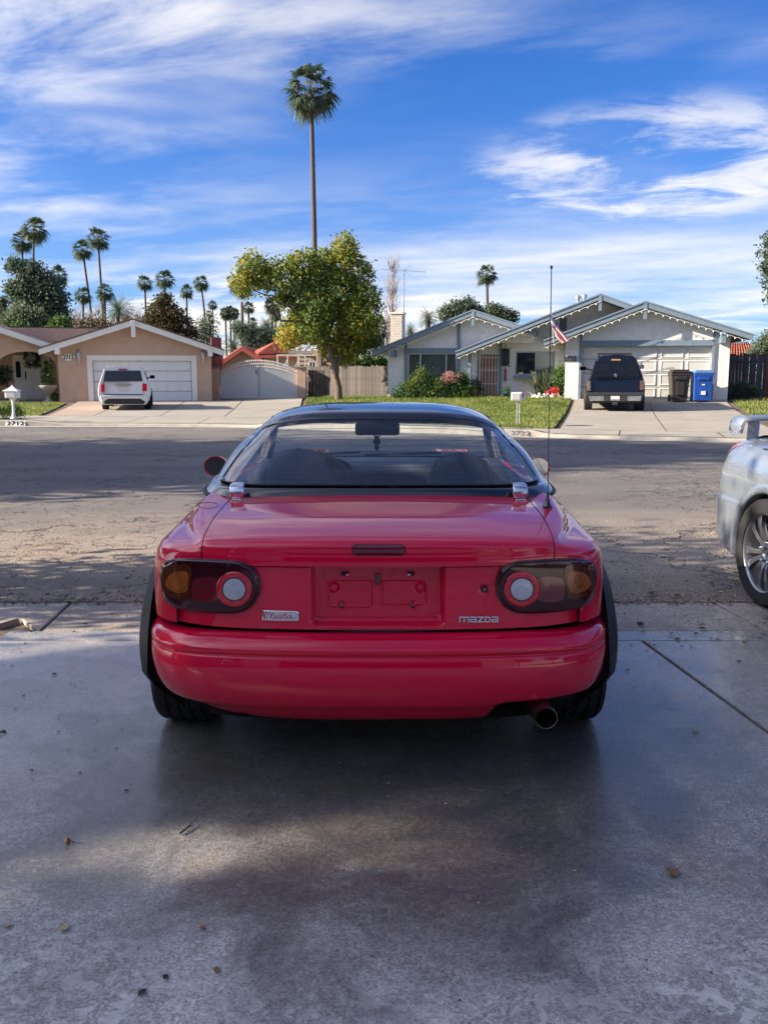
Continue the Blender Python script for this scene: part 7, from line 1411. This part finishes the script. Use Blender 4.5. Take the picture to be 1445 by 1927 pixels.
xa, z = q(1125, 665); xb, _ = q(1191.5, 665); f = MB(); f.b2(xa, xb, .9, .96, z-.03, z+.04); f.build('roof_rack_bar', M['plastic'], bt, bevel=.01)
for px in (1128, 1139, 1152, 1165, 1177, 1188): x, z = q(px, 669); f = MB(); f.b2(x-.02, x+.02, .4, 2.5, z-.04, z+.02); f.build('roof_rib', M['darkblue'], bt)
# ------------------------------------------------------------------ leaves and litter on the ground
M['dryleaf'] = mat('dry_leaf', (.22, .11, .05), .8, var=.5, vs=30); M['paleleaf'] = mat('pale_dry_leaf', (.42, .35, .22), .8, var=.3, vs=30); M['darkleaf'] = mat('dark_leaf', (.035, .028, .022), .8, var=.4, vs=30)
LFS = []
for k, mm in enumerate((M['dryleaf'], M['paleleaf'], M['darkleaf'])):
    for v in range(2):
        mb = MB(); n = 7; P_ = []
        for i in range(n+1): t_ = i/n; w = .36*math.sin(math.pi*t_**.85)*(1+.2*v); zz = .16*math.sin(math.pi*t_)*(.6+v*.5)+.02; P_.append([(t_-.5, -w, zz+.10), (t_-.5, 0, zz-.02), (t_-.5, w, zz+.07+.08*t_)])
        mb.grid(P_); me = mb.mesh('leaf', True); me.materials.append(mm); LFS.append(me)
spots = [(120, 1747, 20, 1), (381, 1747, 10, 0), (15, 1743, 14, 1), (408, 1827, 12, 0), (268, 1870, 16, 2), (5, 1380, 12, 2), (1309, 1376, 12, 1), (1265, 1644, 22, 0), (238, 1489, 8, 2), (312, 1840, 10, 2), (525, 1468, 6, 2), (102, 1270, 8, 2), (1275, 1120, 10, 0), (1225, 1116, 12, 0), (1253, 1035, 9, 2), (1318, 1172, 12, 1), (1322, 1184, 12, 2), (1205, 1176, 14, 2), (1275, 1204, 12, 0), (1264, 1193, 8, 2), (1310, 1193, 8, 2), (1145, 1096, 12, 0), (1355, 1115, 10, 1), (1232, 1145, 7, 2), (1175, 1155, 6, 2), (160, 1175, 9, 2), (240, 1160, 6, 2), (60, 1190, 7, 2), (1390, 1245, 8, 2), (1180, 1262, 7, 2), (1160, 1245, 6, 2), (1400, 1210, 8, 0), (45, 1310, 5, 2), (150, 1455, 5, 2), (205, 1435, 5, 1), (730, 1475, 5, 1), (560, 1500, 4, 2), (330, 1415, 5, 2), (1150, 1400, 4, 2), (660, 1560, 5, 2), (1080, 1640, 6, 1), (900, 1700, 5, 1), (700, 1800, 5, 2), (1120, 1280, 4, 2), (60, 1450, 6, 2), (275, 1300, 4, 2), (1240, 1150, 5, 2), (1345, 1150, 6, 0), (1290, 1160, 5, 2), (1210, 1190, 7, 0), (1188, 1213, 5, 2)]
rs = random.Random(12)
for k in range(42): spots.append((rs.uniform(1150, 1445), rs.gauss(1190, 22), rs.uniform(3, 8), rs.choice((0, 2, 2, 1))))
for k in range(24): spots.append((rs.uniform(0, 270), rs.uniform(1140, 1480), rs.uniform(3, 6), 2))
for k, (px, py, s, c) in enumerate(spots):
    p = gnd(px, py, .003); d = (p-Vector((0, 0, CH))).length; o = link('fallen_leaf', LFS[c*2+k % 2]); o.location = p; sc = s/FPX*d*1.15; o.scale = (sc, sc, sc*.8); o.rotation_euler = (rs.uniform(-.15, .15), rs.uniform(-.15, .15), rs.uniform(0, 6.28))
    wh = 'in the damp gutter right of the red car' if (px > 1100 and py < 1206) else 'on the slab right of the red car' if px > 1130 and py < 1300 else 'on the concrete left of the red car' if px < 300 and py < 1400 else 'on the foreground concrete at the left' if px < 400 else 'on the foreground concrete behind the red car'
    kd = ['brown dry leaf', 'pale dry leaf', 'small dark leaf scrap'][c]; tag(o, kd+' lying '+wh, 'leaf', kd.replace('leaf', 'leaves')+' '+wh if c < 2 else kd+'s '+wh)
p = gnd(355, 1560, .006); b = MB(); b.tube([(-.02, -.03, 0), (-.008, -.01, .004), (.0, .01, .003), (.004, .03, .006)], [.0035, .003, .0025, .001], 5); b.tube([(0, .005, .003), (.012, .016, .004)], .0015, 4); b.tube([(-.008, -.012, .003), (-.02, -.006, .003)], .0015, 4); o = b.build('twig', M['darkleaf']); o.location = p; tag(o, 'small dark curled twig lying left of centre on the driveway', 'twig')
p = gnd(127, 1584, .008); b = MB(); b.lathe((0, 0, 0), [(0, -.008), (.007, -.005), (.009, .003), (.005, .010), (0, .014)], 8); b.tube([(.004, 0, .004), (.02, .003, -.004)], .0018, 4); o = b.build('seed_pod', M['dryleaf'], smooth=True); o.location = p; tag(o, 'brown seed pod on the driveway at the lower left', 'seed pod')
